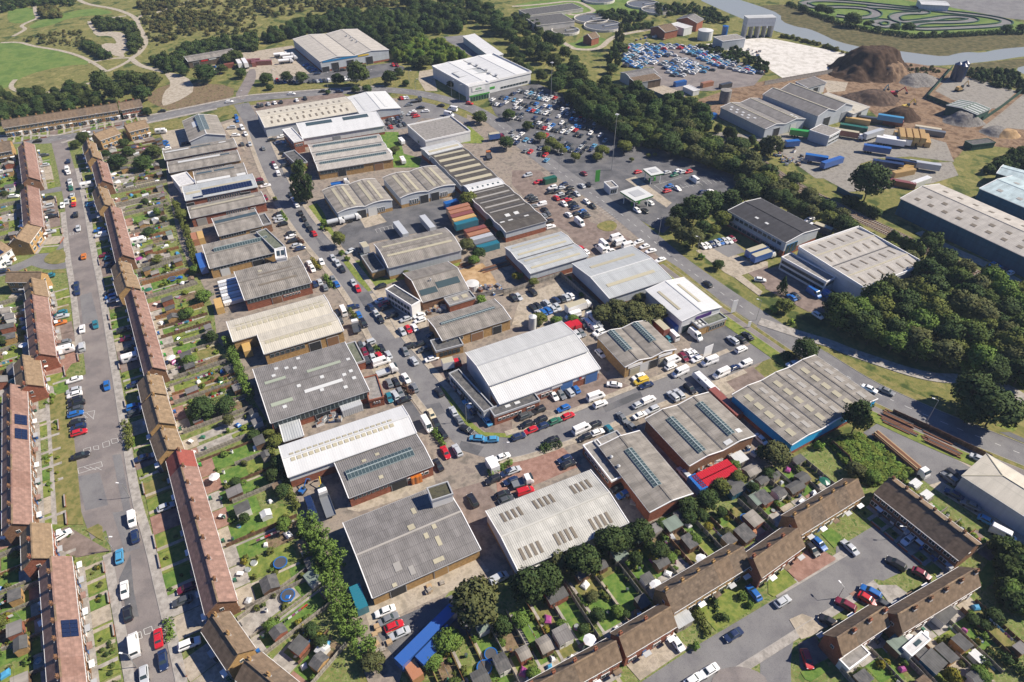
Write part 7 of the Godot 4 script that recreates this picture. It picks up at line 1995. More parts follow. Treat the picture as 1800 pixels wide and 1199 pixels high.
func build_ter() -> void:
	terrace({"l":"tan pair below the long terrace","s":"house of the lower tan pair","o":[-63.64,-70.07],"a":-.7929,"L":11.00,"W":5.66,"h":4.8,"r":2.3,"n":2,"from":"far","m":"tile_brown","w":"brick_yellow","back":19.2,"front":6.5})
	terrace({"l":"tan pair at the bottom edge","s":"house of the bottom tan pair","o":[-53.51,-60.22],"a":-.5859,"L":10.89,"W":6.00,"h":5.0,"r":2.3,"n":2,"from":"far","m":"tile_brown","w":"brick_yellow","back":12,"front":5})
	terrace({"l":"long terrace with one red roof end","s":"house of the red-ended terrace","o":[-88.50,-115.30],"a":-1.0407,"L":48.31,"W":6.05,"h":4.8,"r":2.3,"n":8,"from":"far","m":"tile_pink","w":"brick_brown","back":17.9,"front":7.3,"odd":[0,"tile_red"],"fp":"dlrllgsc"})
	terrace({"l":"tan pair third from the red roof","s":"house of the third tan pair","o":[-95.57,-122.62],"a":-.9861,"L":8.60,"W":6.16,"h":4.8,"r":2.3,"n":2,"from":"far","m":"tile_tan","w":"brick_yellow","back":21.3,"front":5.9,"fp":"bl"})
	terrace({"l":"tan pair in the middle of the street","s":"house of the middle tan pair","o":[-103.14,-135.36],"a":-1.0258,"L":12.22,"W":6.18,"h":4.8,"r":2.3,"n":2,"from":"far","m":"tile_tan","w":"brick_yellow","back":20.1,"front":5.4,"fp":"cg"})
	terrace({"l":"tan pair by the middle garden trees","s":"house of the small tan pair","o":[-108.00,-144.05],"a":-1.0452,"L":8.75,"W":6.14,"h":4.8,"r":2.3,"n":2,"from":"far","m":"tile_tan","w":"brick_yellow","back":19.7,"front":5.1,"fp":"lg"})
	terrace({"l":"middle pink terrace east of the street","s":"house of the middle pink terrace","o":[-130.17,-186.39],"a":-1.0413,"L":45.33,"W":5.48,"h":4.8,"r":2.3,"n":8,"from":"far","m":"tile_pink","w":"brick_brown","back":16.6,"front":6.8,"fp":"gglcbbll"})
	terrace({"l":"lower ochre pair before the middle terrace","s":"house of the lower ochre pair","o":[-138.27,-195.89],"a":-1.0119,"L":9.66,"W":6.84,"h":4.8,"r":2.3,"n":2,"from":"far","m":"tile_tan","w":"brick_yellow","back":17.8,"front":4.2,"fp":"bb"})
	terrace({"l":"upper ochre pair before the middle terrace","s":"house of the upper ochre pair","o":[-142.63,-203.90],"a":-1.0306,"L":7.81,"W":5.88,"h":4.8,"r":2.3,"n":2,"from":"far","m":"tile_tan","w":"brick_yellow","back":17.0,"front":4.2,"fp":"lg"})
	terrace({"l":"upper pink terrace east of the street","s":"house of the upper pink terrace","o":[-163.76,-244.36],"a":-1.0480,"L":42.12,"W":5.75,"h":4.8,"r":2.3,"n":6,"from":"far","m":"tile_pink","w":"brick_brown","back":15.5,"front":6.2,"fp":"lcegbb"})
	terrace({"l":"lower ochre pair above the upper terrace","s":"house of the far lower ochre pair","o":[-171.62,-252.93],"a":-.9959,"L":9.23,"W":6.16,"h":4.8,"r":2.3,"n":2,"from":"far","m":"tile_tan","w":"brick_yellow","back":19.8,"front":3.7})
	terrace({"l":"upper ochre pair above the upper terrace","s":"house of the far upper ochre pair","o":[-176.69,-261.41],"a":-1.0200,"L":8.80,"W":5.54,"h":4.8,"r":2.3,"n":2,"from":"far","m":"tile_tan","w":"brick_yellow","back":21.4,"front":3.4})
	terrace({"l":"farthest pink terrace east of the street","s":"house of the farthest pink terrace","o":[-188.79,-286.71],"a":-1.0413,"L":23.32,"W":5.73,"h":4.8,"r":2.3,"n":5,"from":"far","m":"tile_pink","w":"brick_brown","back":20.9,"front":5.7})
	terrace({"l":"small tan pair near the junction","s":"house of the junction pair","o":[-197.63,-298.69],"a":-1.0320,"L":9.69,"W":5.89,"h":4.8,"r":2.3,"n":2,"from":"far","m":"tile_tan","w":"brick_yellow","back":24.3,"front":4.3})
	terrace({"l":"smaller tan pair nearest the junction","s":"house of the smaller junction pair","o":[-203.77,-308.65],"a":-1.0522,"L":10.57,"W":5.30,"h":4.8,"r":2.3,"n":2,"from":"far","m":"tile_tan","w":"brick_yellow","back":28.8,"front":4.1})
	terrace({"l":"corner house at the junction","s":"corner house","o":[-198.06,-314.26],"a":.9521,"L":10.41,"W":7.58,"h":5.0,"r":2.3,"n":2,"from":"far","m":"tile_tan","w":"brick_yellow","back":8,"front":5})
	terrace({"l":"house below the main road","s":"house below the road","o":[-188.58,-324.47],"a":.7051,"L":9.55,"W":7.88,"h":5.0,"r":2.3,"n":2,"from":"far","m":"tile_tan","w":"brick_yellow","back":7,"front":6})
	terrace({"l":"long terrace above the main road","s":"house above the main road","o":[-253.43,-329.41],"a":.4636,"L":52.51,"W":7.14,"h":5.0,"r":2.3,"n":14,"from":"left","m":"tile_brown","w":"brick_yellow","back":8,"front":9})
	terrace({"l":"short terrace above the main road","s":"short-terrace house","o":[-204.97,-352.89],"a":.5436,"L":10.45,"W":8.38,"h":5.0,"r":2.3,"n":3,"from":"left","m":"tile_brown","w":"brick_red","back":5,"front":9})
	terrace({"l":"nearest pink terrace west of the street","s":"house of the nearest western terrace","o":[-81.44,-57.25],"a":2.1104,"L":34.86,"W":5.95,"h":4.8,"r":2.3,"n":8,"from":"near","m":"tile_pink","w":"brick_brown","back":14,"front":5.1,"pv":{3:1},"fp":"elelcgle"})
	terrace({"l":"tan pair between western terraces","s":"house of the western tan pair","o":[-103.35,-86.97],"a":2.0984,"L":10.38,"W":5.70,"h":4.8,"r":2.3,"n":2,"from":"near","m":"tile_tan","w":"brick_red","back":14,"front":3.5})
	terrace({"l":"solar-panelled terrace by the parking bay","s":"house of the solar terrace","o":[-112.99,-95.94],"a":2.0906,"L":53.71,"W":5.59,"h":4.8,"r":2.3,"n":9,"from":"near","m":"tile_pink","w":"brick_brown","back":14,"front":6,"pv":{5:1,6:1},"fp":"lclgeelse"})
	terrace({"l":"tan pair above the parking bay","s":"house of the bay pair","o":[-135.01,-143.04],"a":2.1398,"L":14.82,"W":6.33,"h":4.8,"r":2.3,"n":2,"from":"near","m":"tile_tan","w":"brick_red","back":14,"front":5})
	terrace({"l":"middle pink terrace west of the street","s":"house of the middle western terrace","o":[-138.38,-156.31],"a":2.1181,"L":36.00,"W":6.30,"h":4.8,"r":2.3,"n":6,"from":"near","m":"tile_pink","w":"brick_red","back":14,"front":4.9,"fp":"rcbbld"})
	terrace({"l":"ochre pair west of the street","s":"house of the western ochre pair","o":[-156.42,-186.64],"a":2.1499,"L":11.36,"W":6.02,"h":4.8,"r":2.3,"n":2,"from":"near","m":"tile_tan","w":"brick_yellow","back":14,"front":5.5})
	terrace({"l":"upper pink terrace west of the street","s":"house of the upper western terrace","o":[-182.52,-232.79],"a":2.1078,"L":37.35,"W":6.28,"h":4.8,"r":2.3,"n":5,"from":"near","m":"tile_pink","w":"brick_brown","back":14,"front":5.0,"fp":"lbbbc"})
	terrace({"l":"farthest pink terrace west of the street","s":"house of the farthest western terrace","o":[-205.09,-272.84],"a":2.1198,"L":43.31,"W":6.32,"h":4.8,"r":2.3,"n":5,"from":"near","m":"tile_pink","w":"brick_brown","back":14,"front":4.3,"fp":"lccgl"})
	terrace({"l":"house pair facing the side street","s":"side-street house","o":[-175.44,-195.34],"a":-.0000,"L":11.84,"W":4.92,"h":5.0,"r":2.3,"n":2,"from":"far","m":"tile_tan","w":"brick_yellow","back":0,"front":3})
	terrace({"l":"tan house pair on the corner","s":"corner-pair house","o":[-181.32,-220.60],"a":1.7282,"L":12.77,"W":6.75,"h":5.0,"r":2.3,"n":2,"from":"far","m":"tile_tan","w":"brick_yellow","back":0,"front":7})
	terrace({"l":"white house with solar roof at the left edge","s":"left-edge house","o":[-187.73,-209.63],"a":1.3237,"L":7.49,"W":6.22,"h":5.0,"r":2.3,"n":1,"from":"far","m":"tile_tan","w":"render_white","back":0,"front":0,"pv":{0:1}})
	terrace({"l":"house pair at the left edge below the road","s":"left-edge pair","o":[-239.72,-299.80],"a":.5167,"L":6.33,"W":12.30,"h":5.0,"r":2.3,"n":2,"from":"far","m":"tile_brown","w":"brick_yellow","back":0,"front":6})
	terrace({"l":"brown terrace beside the cul-de-sac lawns","s":"house of the brown terrace","o":[33.88,-74.05],"a":.5251,"L":21.94,"W":6.00,"h":5.0,"r":2.8,"n":5,"from":"left","m":"tile_brown","w":"brick_yellow","back":15,"front":0})
	terrace({"l":"red brick pair with white car in its drive","s":"house of the red brick pair","o":[22.84,-64.82],"a":.5145,"L":12.63,"W":5.21,"h":5.0,"r":2.8,"n":2,"from":"far","m":"tile_brown","w":"brick_red","back":17,"front":0})
	terrace({"l":"red brick pair at the bottom edge","s":"house of the bottom red pair","o":[-8.07,-48.44],"a":.4843,"L":33.54,"W":4.70,"h":5.0,"r":2.8,"n":7,"from":"far","m":"tile_brown","w":"brick_red","back":17,"front":4})
	terrace({"l":"red brick row by the pink driveway","s":"house of the pink-drive row","o":[54.67,-82.23],"a":.5770,"L":14.19,"W":5.84,"h":5.0,"r":2.8,"n":3,"from":"far","m":"tile_brown","w":"brick_red","back":13,"front":0})
	terrace({"l":"brown terrace above the turning head","s":"house of the turning-head terrace","o":[66.85,-93.19],"a":.5291,"L":21.85,"W":5.66,"h":5.0,"r":2.8,"n":5,"from":"left","m":"tile_brown","w":"brick_yellow","back":13,"front":0})
	terrace({"l":"shaded brown terrace along the turning head","s":"house of the shaded terrace","o":[88.87,-104.90],"a":-1.0246,"L":21.77,"W":8.00,"h":5.0,"r":2.8,"n":6,"from":"far","m":"tile_brown","w":"brick_brown","back":7,"front":4})
	terrace({"l":"long brown terrace at the lower right","s":"house of the lower right terrace","o":[99.30,-84.45],"a":-2.6855,"L":23.74,"W":4.76,"h":5.0,"r":2.8,"n":5,"from":"far","m":"tile_brown","w":"brick_brown","back":14,"front":0})
	terrace({"l":"brown pair with flat extension","s":"house of the flat-extension pair","o":[75.79,-75.43],"a":-2.6547,"L":13.60,"W":4.64,"h":5.0,"r":2.8,"n":3,"from":"far","m":"tile_brown","w":"brick_red","back":13,"front":0})


func build_tree() -> void:
	hedge([-49.3,-100.5,-46.9,-92.9,-39.3,-81.6,-35.4,-74.3,-30.8,-68.7,-29.5,-66],5.0,4.6,5,"tall green hedge behind the dark ribbed warehouse")
	hedge([-46.1,-93.7,-42.3,-89.9,-39,-86.6],5.5,6.5,5,"tallest clump of the hedge behind the dark ribbed warehouse")
	bush(Vector3(50.8,0,-80.0),1.2,1.9,5,"rounded shrub in a front garden beside the cul-de-sac")
	bush(Vector3(51.9,0,-78.1),1.0,1.6,5,"rounded shrub in a front garden beside the cul-de-sac")
	bush(Vector3(53.9,0,-84.5),1.2,2.0,5,"rounded shrub in a front garden beside the cul-de-sac")
	bush(Vector3(38.1,0,-68.6),1.1,1.8,5,"rounded shrub in a front garden beside the cul-de-sac")
	bush(Vector3(36.9,0,-76.2),.7,1.2,5,"rounded shrub in a front garden beside the cul-de-sac")
	hedge([39.4,-78.9,41.5,-71.2],1.6,1.6,2,"clipped hedge beside the cul-de-sac lawn")
	hedge([44,-79.6,44.9,-75.6,46.7,-74],1.2,1.5,3,"dark hedge across the cul-de-sac lawn")
	bush(Vector3(82.7,0,-123.5),1.5,2.5,2,"yellowish shrub below the blue fascia")
	bush(Vector3(88.0,0,-112.3),1.1,1.8,4,"yellow shrub by the brown terrace")
	mass("undergrowth",[86.4,-125,95.6,-127.9,99.3,-123.5,103.6,-115.2,98.6,-112.1,91.1,-111.7,88.2,-117.6],330,.9,1.8,.55,5,"overgrown plot of brambles beside the steel yard",true)
	hedge([7.7,-122.6,13.2,-125.2],2.6,1.5,3,"low dark hedge island at the red gravel car park")
	bush(Vector3(71.1,0,-217.6),1.4,2.2,5,"round shrub by the office gate")
	bush(Vector3(88.4,0,-184.5),1.7,2.6,3,"dark round shrub on the main road verge")
	bush(Vector3(92.3,0,-177.8),1.3,2.1,3,"small round shrub on the main road verge")
	mass("undergrowth",[136,-256,145,-237,153.2,-220.5,161.5,-216.6,165.3,-228.8,156,-233,149,-249,142,-261],160,1.2,2.4,1.0,3,"scrub along the railway",true)
	wood([102,-309,117,-294,128,-276,134,-252,135,-232,130,-230,125,-244,117,-251,108,-259,98,-270],34,3.0,4.6,1.8,[1,3,6,2],"tree in the railway wood behind the black roofed office")
	wood([106.2,-179.3,113.1,-186.5,124.1,-189.8,133,-191.5,144.9,-199.2,157.3,-210.3,169.3,-207.4,174,-197.5,176.4,-189,150,-143.9,142.1,-148.2,132.7,-154.5,121.6,-158.5,113.7,-164.6,107,-170.3],78,3.6,5.6,2.0,[1,1,3,6,2,0,5],"broadleaf tree in the dense wood beside the pale parapet warehouse")
	mass("undergrowth",[142.7,-176.4,156.4,-181,166.2,-173.4,152.7,-146.5,144.6,-150.8,135.1,-157.3],220,1.2,2.4,1.2,5,"bright undergrowth in the clearing of the wood",true)
	tree(Vector3(-86.9,0,-260.9),4.3,19.5,1,"tall","tall dark poplar beside the estate road")
	tree(Vector3(-89.9,0,-259.4),3.2,14,3,"tall","shorter poplar touching the tall one")
	bush(Vector3(-76.1,0,-242.9),1.5,2.4,5,"shrub on the estate verges")
	bush(Vector3(-76.2,0,-239.1),1.0,1.6,5,"shrub on the estate verges")
	bush(Vector3(-74.2,0,-238.0),1.0,1.6,5,"shrub on the estate verges")
	bush(Vector3(-64.5,0,-220.2),1.3,2.1,5,"shrub on the estate verges")
	bush(Vector3(-61.7,0,-216.4),1.2,1.9,5,"shrub on the estate verges")
	bush(Vector3(-101.4,0,-263.4),1.1,1.8,5,"shrub on the estate verges")
	bush(Vector3(-10.7,0,-189.4),2.0,3.2,5,"shrub on the estate verges")
	bush(Vector3(-17.1,0,-182.3),1.4,2.3,5,"shrub on the estate verges")
	hedge([-75,-216.9,-70.5,-209.7],1.6,1.4,4,"bright yellow-green hedge by the grey workshop")
	hedge([-68.1,-205.6,-63.2,-198],1.6,1.4,5,"clipped green hedge before the grey workshop")
	hedge([-56.2,-186.2,-51.7,-179.9],1.6,1.4,2,"brown-green hedge before the cream warehouse")
	hedge([-96,-253,-92,-245],1.6,1.4,5,"short hedge by the office block")
	hedge([-85,-233,-81,-227.5],1.6,1.4,7,"reddish hedge by the office car park")
	hedge([-21.8,-129.9,-18.1,-124.1],1.8,1.5,5,"clipped green hedge before the long white warehouse")
	hedge([-32.7,-147.6,-29.4,-144],1.8,1.3,7,"brown hedge beside the estate road")
	hedge([-43.8,-166,-41.8,-163.2],1.6,1.3,5,"short green hedge by the patched warehouse")
	hedge([-6.2,-114.4,-0,-118.2],2.0,1.5,5,"green hedge at the red car park corner")
	hedge([-65.2,-123.1,-58.4,-111.6,-52.7,-103.2],1.6,2.2,2,"straggling hedge behind the lorry yard")
	hedge([-90.9,-167.4,-83.5,-155.2,-75.6,-141.6],2.6,4.0,5,"tall hedge between the gardens and the cream warehouse")
	hedge([-108.3,-133.1,-102.6,-123.1],2.4,2.2,2,"hedge between the front gardens by the road cushions")
	hedge([-73.8,-74.6,-71.5,-70.5],1.5,1.5,5,"clipped hedge beside the motorhome drive")
	hedge([-142,-259,-130,-238,-122.4,-223.4,-114.2,-207.9],2.4,3.4,2,"overgrown hedge behind the orange containers")
	wood([-286,-381,-264,-386,-253,-395,-239,-390,-226,-373,-229,-366,-242,-358,-256,-348,-263,-343],46,2.6,4.4,1.8,[1,3,2,5],"tree in the belt behind the long upper terrace")
	mass("scrub",[-288,-477,-284,-483,-258,-453,-261,-450],90,1.2,2.8,1.0,3,"dark scrub thicket in the park",true)
	mass("scrub",[-269,-551,-246,-567,-212,-547,-221,-517,-252,-514],90,1.2,2.8,1.0,6,"dark scrub thicket in the park",true)
	mass("scrub",[-281,-528,-271,-521,-248,-480,-246,-459],90,1.2,2.8,1.0,1,"dark scrub thicket in the park",true)
	mass("scrub",[-309,-536,-278,-532,-273,-517,-292,-514],90,1.2,2.8,1.0,1,"dark scrub thicket in the park",true)
	mass("scrub",[-363,-563,-354,-576,-337,-547,-351,-547],90,1.2,2.8,1.0,6,"dark scrub thicket in the park",true)
	mass("scrub",[-414,-602,-352,-602,-345,-580,-381,-584,-381,-567,-389,-559],90,1.2,2.8,1.0,3,"dark scrub thicket in the park",true)
	mass("scrub",[-296,-584,-270,-602,-262,-580,-286,-572],90,1.2,2.8,1.0,6,"dark scrub thicket in the park",true)
	mass("scrub",[-227,-443,-221,-455,-216,-472,-203,-488,-177,-498,-168,-466,-183,-469,-209,-452,-201,-430,-211,-424],300,1.4,3.0,1.1,3,"dense scrub behind the dark brown shed",true)
	mass("scrub",[-291,-571,-251,-597,-206,-597,-180,-507,-227,-500,-241,-477],420,.5,2.6,.7,6,"scattered scrub on the heath",true)
	mass("scrub",[-342,-494,-309,-518,-285,-484,-298,-475],110,.4,2.0,.7,6,"scattered bushes in the park meadow",true)
	mass("scrub",[-177,-498,-161,-512,-147,-542,-123,-550,-96,-554,-65,-562,-31,-542,-35,-509,-49,-504,-63,-509,-63,-488,-73,-457,-79,-463,-102,-500,-120,-512,-148,-500,-169,-473],420,1.8,4.2,1.1,3,"dense thicket behind the depot",false)
	mass("scrub",[-79,-463,-63,-488,-47,-478,-29,-448,-44,-440,-71,-443],180,1.5,3.2,1.1,5,"green scrub beside the depot",false)
	wood([-88,-576,-56,-585,-27,-576,-0,-513,-0,-473,-15,-510,-31,-535,-63,-547],34,4,6,1.6,[1,3,2],"tree in the belt behind the superstore")
	mass("scrub",[-207,-602,-104,-607,-78,-584,-127,-567,-153,-567,-180,-547,-194,-559],150,1.2,3,1,6,"scrub on the far heath",true)
	wood([0,-524,22,-496,39,-458,42,-430,46,-402,52,-395,47,-371,33,-379,22,-393,12,-402,0,-436],34,3.6,5.6,1.7,[1,3,6,2],"tree in the wood behind the superstore car park")
	wood([30,-378,45,-392,56,-389,69,-387,82,-363,92,-370,98,-353,101,-336,111,-318,126,-312,113,-269,102,-284,85,-296,74,-307,60,-315,58,-313,49,-338,37,-353],96,3.6,5.4,1.9,[1,1,3,2,6,0],"tree in the long wood beside the scrapyard")
	mass("undergrowth",[30,-382,57,-394,82,-365,102,-338,126,-312,115,-273,87,-301,61,-320,38,-357],300,1.6,3.0,1.2,3,"dark undergrowth of the long wood",false)
	tree(Vector3(70.4,0,-471.5),3.8,17,1,"tall","tallest poplar by the sewage works")
	tree(Vector3(64.6,0,-451.3),2.8,12,1,"tall","poplar beside the tallest poplar")
	tree(Vector3(60.4,0,-437.6),2.4,10,1,"tall","small poplar at the wood edge")
	tree(Vector3(65.6,0,-436.4),2.7,9,1,"tall","bushy poplar at the scrapyard edge")
	mass("scrub",[123,-475,148,-475,160,-440,155,-421,143,-440,129,-457],110,1.0,2.0,1.1,3,"hedge around the scrapyard",true)
	mass("scrub",[64,-556,77,-568,103,-556,94,-536,79,-533,68,-544],90,1.2,2.4,1,3,"scrub among the settling tanks",true)
	mass("scrub",[106,-548,132,-555,145,-532,162,-532,153,-568,140,-585,111,-576],110,1.2,2.6,1,3,"scrub on the river bank",true)
	mass("scrub",[80,-526,104,-534,101,-517,80,-510],50,1,2,1,3,"scrub by the works road",true)
	mass("scrub",[-2,-553,15,-538,20,-519,24,-501,2,-530],60,1.5,3,1.1,1,"trees at the sewage works corner",false)
	hedge([218,-588,230,-551,240,-528,255,-511,276,-498,307,-501,340,-507,360,-507],4,3,3,"dark hedge between kart track and river")
	mass("reeds",[188,-503,203,-486,216,-464,225,-459,220,-457,208,-480,187,-499],60,1,2,.8,2,"bank scrub beside the pale apron",true)
	mass("scrub",[275,-425,276,-410,293,-386,307,-410,305,-427,289,-430],130,1,2.2,.9,3,"green marsh beside the aggregates yard",true)
	mass("scrub",[212,-288,225,-298,241,-309,253,-317,240,-295,226,-288],90,1,2.4,1.1,3,"scrub by the right edge",true)
	mass("scrub",[228,-411,245,-445,252,-437,267,-431,261,-426],40,.8,1.6,.8,6,"scrub by the big spoil heap",true)
	mass("undergrowth",[112.8,-92.4,115.9,-93.1,117,-85.3,111,-75.2,106.7,-77.8,110,-86.1],110,1.2,2.4,1.1,3,"dark shrubs along the lane at lower right",true)
	hedge([95.1,-64.6,99,-67.5,101.8,-65.2,104.3,-62],2,2,3,"hedge around the fenced corner at lower right")
	trees("large round tree beside the blue trailers","round",[-7.4,-75.2,5.8,11,6])
	trees("bright green tree beside the blue trailers","round",[-13.1,-68.4,3.3,5.6,5])
	trees("small green tree by the orange skip","round",[-16.1,-65,2.3,4,5])
	trees("bushy tree by the pallet stacks","round",[-28.1,-64.8,2.5,3.7,6])
	trees("small dark tree by the lorry yard","round",[-49.3,-97.5,1.6,3.4,3])
	trees("garden tree in the lower gardens","round",[-50.9,-72.9,1.8,2.6,5])
	trees("dark conifer-like tree in the row beside the white ribbed warehouse","round",[3.7,-80.2,4.2,8.7,1,7.8,-81.8,3.7,7.8,1,10.6,-86.7,2.8,5.9,6,15.9,-85.6,4.3,9,1,22.5,-90.9,4,8.5,1,26.1,-92.7,3.2,6.8,1,29.8,-93.6,3.6,7.5,1])
	trees("garden tree behind the lower terraces","round",[35.7,-98,1.6,2.6,3,34.1,-90.2,2.5,4.3,1,36.3,-88.9,1.7,2.8,5,43.2,-93.8,1.6,2.8,5,51.1,-95.8,1.5,2.6,6,47.1,-97.5,1.4,2.3,4,22.7,-76.1,1.5,2.5,5,18.3,-75,1.8,3.1,3,15,-72.1,1.4,2.3,3,17.5,-79.4,1.6,2.7,6,10.6,-73,1.4,2.3,5,4.3,-62.8,1.6,2.7,5,24.5,-75.7,1.1,1.8,3,42.7,-99.9,2.1,3.6,3,45.9,-100.4,1.9,3.3,1,36.4,-98.8,1.4,2.4,5,31.9,-92.4,1.5,2.6,3])
	trees("dark conical tree at the corner of the blue fascia warehouse","round",[93.7,-128.9,4,12.1,1])
	trees("huge spreading tree on the verge, left part","round",[130.2,-138.4,6.3,12,1])
	trees("huge spreading tree on the verge, right part","round",[132.1,-131.6,6.7,12.1,1])
	trees("huge spreading tree on the verge, low branches","round",[126.9,-132.9,4.5,7.6,3])
	trees("round tree at the main road junction","round",[90.3,-159.9,4.1,7.3,1])
	trees("bushy tree below the blue fascia warehouse","round",[68.9,-117.9,4.2,6.7,6])
	trees("small tree below the blue fascia warehouse","round",[66.2,-113.4,2,3.3,3])
	trees("low tree beside the junction tree","round",[85.6,-160.1,2.5,2.2,3])
	trees("tree at the edge of the overgrown plot","round",[88.8,-114.5,2.6,3.9,6])
	trees("second tree at the edge of the overgrown plot","round",[92.5,-112.4,2.2,3.3,5])
	trees("tree behind the red container roof","round",[52.6,-108.7,2.6,4.5,2,57.7,-111.8,2.2,3.8,2,48,-104.5,3,5.2,3,42.8,-102.9,2.8,4.8,1,57.9,-116.4,1.7,2.9,5,66.6,-120.2,2.3,3.9,1])
	trees("tree in the copse between the white shop and the compound","round",[30,-178.6,4.1,6.1,6,34.8,-180.4,4.6,6.9,6,40.2,-178.4,5.1,7.6,6,46.9,-179.1,4.3,6.5,6,43.4,-189.7,2.7,4.1,6,35.2,-175.2,3.8,5.7,6,42.7,-175.9,3.8,5.7,6])
	trees("tree in the clump between the petrol station and the black roofed office","round",[67.8,-243.1,5,9,1,73.5,-244.4,6.6,11.8,1,82.4,-252.4,5.5,9.8,3,90.8,-255.3,4.9,8.8,1,98.6,-260.9,5.9,10.7,1,83.9,-240.4,4,7.1,2,63.7,-237.9,3.5,6.2,6,65.7,-228.4,3.9,7.1,6,69.4,-225.4,4.5,8.1,6,74.8,-234.6,3.4,6.2,3,106.4,-269,5.1,9.1,1,79.2,-233.5,2.8,5.1,2])
	trees("small round tree beside the office gate","round",[75.6,-210.5,2.4,3.7,3])
	trees("small tree around the car compound","round",[2,-203.6,2.2,3,4,7.6,-200.1,2,2.9,2,8.9,-177.9,2.9,4,2,14.6,-177.8,2.1,3,5,20.3,-178.7,2,2.8,5,24.3,-193.2,1.2,1.7,5,20.4,-202.8,1.3,1.8,5])
	trees("big tree behind the lorry yard fence","round",[148.6,-259.8,8.3,18.2,1])
	trees("light green tree on the main road verge","round",[91.9,-184.4,3.2,4.8,2])
	trees("slim conifer before the office strip","cone",[94.2,-194.8,2.3,7.3,3])
	trees("tree beside the railway","round",[159.4,-224.1,3.3,5,3])
	trees("tree on the railway embankment","round",[134.5,-235.6,3.4,5.2,3,137.2,-228.2,3.4,5,3,142.9,-221.1,3.3,4.9,2,147.8,-215.2,3.2,4.8,6,120.1,-251.5,3.6,5.4,1,122.6,-273.3,5.1,7.7,1,112.5,-264.3,5,7.5,6])
	trees("birch on the verge of the estate road","round",[-66.2,-225.6,2.8,6.7,2])
	trees("small tree beside the arched warehouse","round",[-37.8,-204.4,2,3.2,2])
	trees("tree between the container stacks and the dark shed","round",[-18.3,-257.3,4.3,6.8,2,-9,-240.2,2.4,3.9,3,-4.3,-231.8,2.1,3.4,3,-17.2,-222.9,3.2,5.1,6,-12.4,-217.6,2.7,4.3,3,-14.1,-213.1,2.4,3.8,5])
	trees("dark tree behind the long white warehouse","round",[-59.8,-116.1,2.8,4.5,3])
	trees("yellowish tree behind the patched warehouse","round",[-63.7,-124.6,2.3,3.3,2])
	trees("second yellowish tree behind the patched warehouse","round",[-66.6,-128.1,1.8,2.5,2])
	trees("small yellow tree behind the lorry yard","round",[-56.8,-111.8,1.3,1.7,4])
	trees("big garden tree beside the middle tan pair, left of two","round",[-86.9,-135.4,4.1,6.1,3])
	trees("big garden tree beside the middle tan pair, right of two","round",[-81.2,-137.2,3.1,4.9,3])
	trees("small tree in the gardens of the red-ended terrace","round",[-70.6,-111,1.6,2.3,3])
	trees("tree by the patched warehouse corner","round",[-70.5,-127,2,2.5,3])
	trees("hedge tree behind the workshops","round",[-133.6,-245.7,3.5,5.3,2])
	trees("tree behind the tanker trailers","round",[-106,-190.5,3,4.2,5])
	trees("round bush behind the blue trailer","round",[-114.7,-207.8,2.6,3.4,5])
	trees("dark garden tree in the middle gardens","round",[-109.4,-180.8,2.6,3.2,3])
	trees("small tree by the white gable end","round",[-132.1,-214.9,2.4,2.9,2])
	trees("low garden tree of the upper terrace","round",[-143.2,-234.2,2.8,3.1,3])
	trees("tree in the clump beside the playing field","round",[-230.2,-385.5,6.3,14.5,1,-219,-376.9,5.7,11.5,1,-216.3,-396.1,6.8,10.9,2,-207.7,-398.3,6,9.5,5,-219.7,-391.3,5,8,3,-205.6,-379.2,5.7,8.6,3,-231.8,-410.6,4.3,6.5,5])
	trees("garden tree behind the corner house","round",[-181.6,-294.4,4.7,6.6,5,-169.5,-306.2,4.1,5.8,2,-182.4,-307.4,3.4,4.8,3,-169.3,-292.9,4.7,6.6,3,-189.4,-318.3,2.8,4,3,-194.6,-358.1,3.1,4.3,5,-211.9,-323.7,3.6,5,5,-212.2,-316.7,2.8,3.9,3,-192.5,-305.4,2.7,3.8,3])
	trees("tree beside the dark brown shed","round",[-180.1,-409,7,10.5,3,-199,-421.6,4,5.9,3,-176.2,-425.3,3.5,5.3,3,-174.5,-445.8,5.1,7.6,2,-162.2,-416.6,3.9,5.9,3,-179.1,-442.8,4.1,6.2,3])
	trees("tree on the verge before the depot","round",[-143.9,-405.6,4.3,6.8,3,-132.9,-409.6,4,6.3,6,-123.7,-407.9,4.1,6.6,3,-101.5,-403.7,4.1,7,3,-88.8,-401.4,6.8,14.9,3,-71.7,-405.3,4.8,8.2,3,-67.8,-416,3.5,6.3,1])
	trees("small tree near the upper main road","round",[-139.6,-396.2,2.5,3.5,2,-62.2,-403.2,2.5,3.5,3,-104.8,-389.6,1.8,2.5,4,-89.2,-391.8,2.9,4,5,-82.7,-392,3.3,4.6,2,-34.9,-399.3,3.2,4.5,2,-54.3,-434.7,5.4,7.6,1,-58.7,-434.3,4.5,6.3,3,-44.3,-321.2,2.1,3,5,-56.1,-310.4,2.6,3.7,6])
	trees("round tree on the verge below the superstore","round",[-16.5,-347.1,4.4,6.6,2])
	trees("tree at the superstore car park entrance","round",[-1.7,-352.5,3.7,5.5,2])
	trees("dark tree by the parking court entrance","round",[-2.6,-315,4.1,6.5,3])
	trees("light tree by the dark flat roof office","round",[-96.6,-288.2,4,5.5,2])
	trees("copper brown tree in the wood","round",[38.4,-409.2,6.6,11.8,7])
	trees("dark tree behind the poplars","round",[69.7,-458.7,5.7,8.5,1])
	trees("bushy tree by the breaker sheds","round",[60.4,-423.8,4.4,6.2,3])
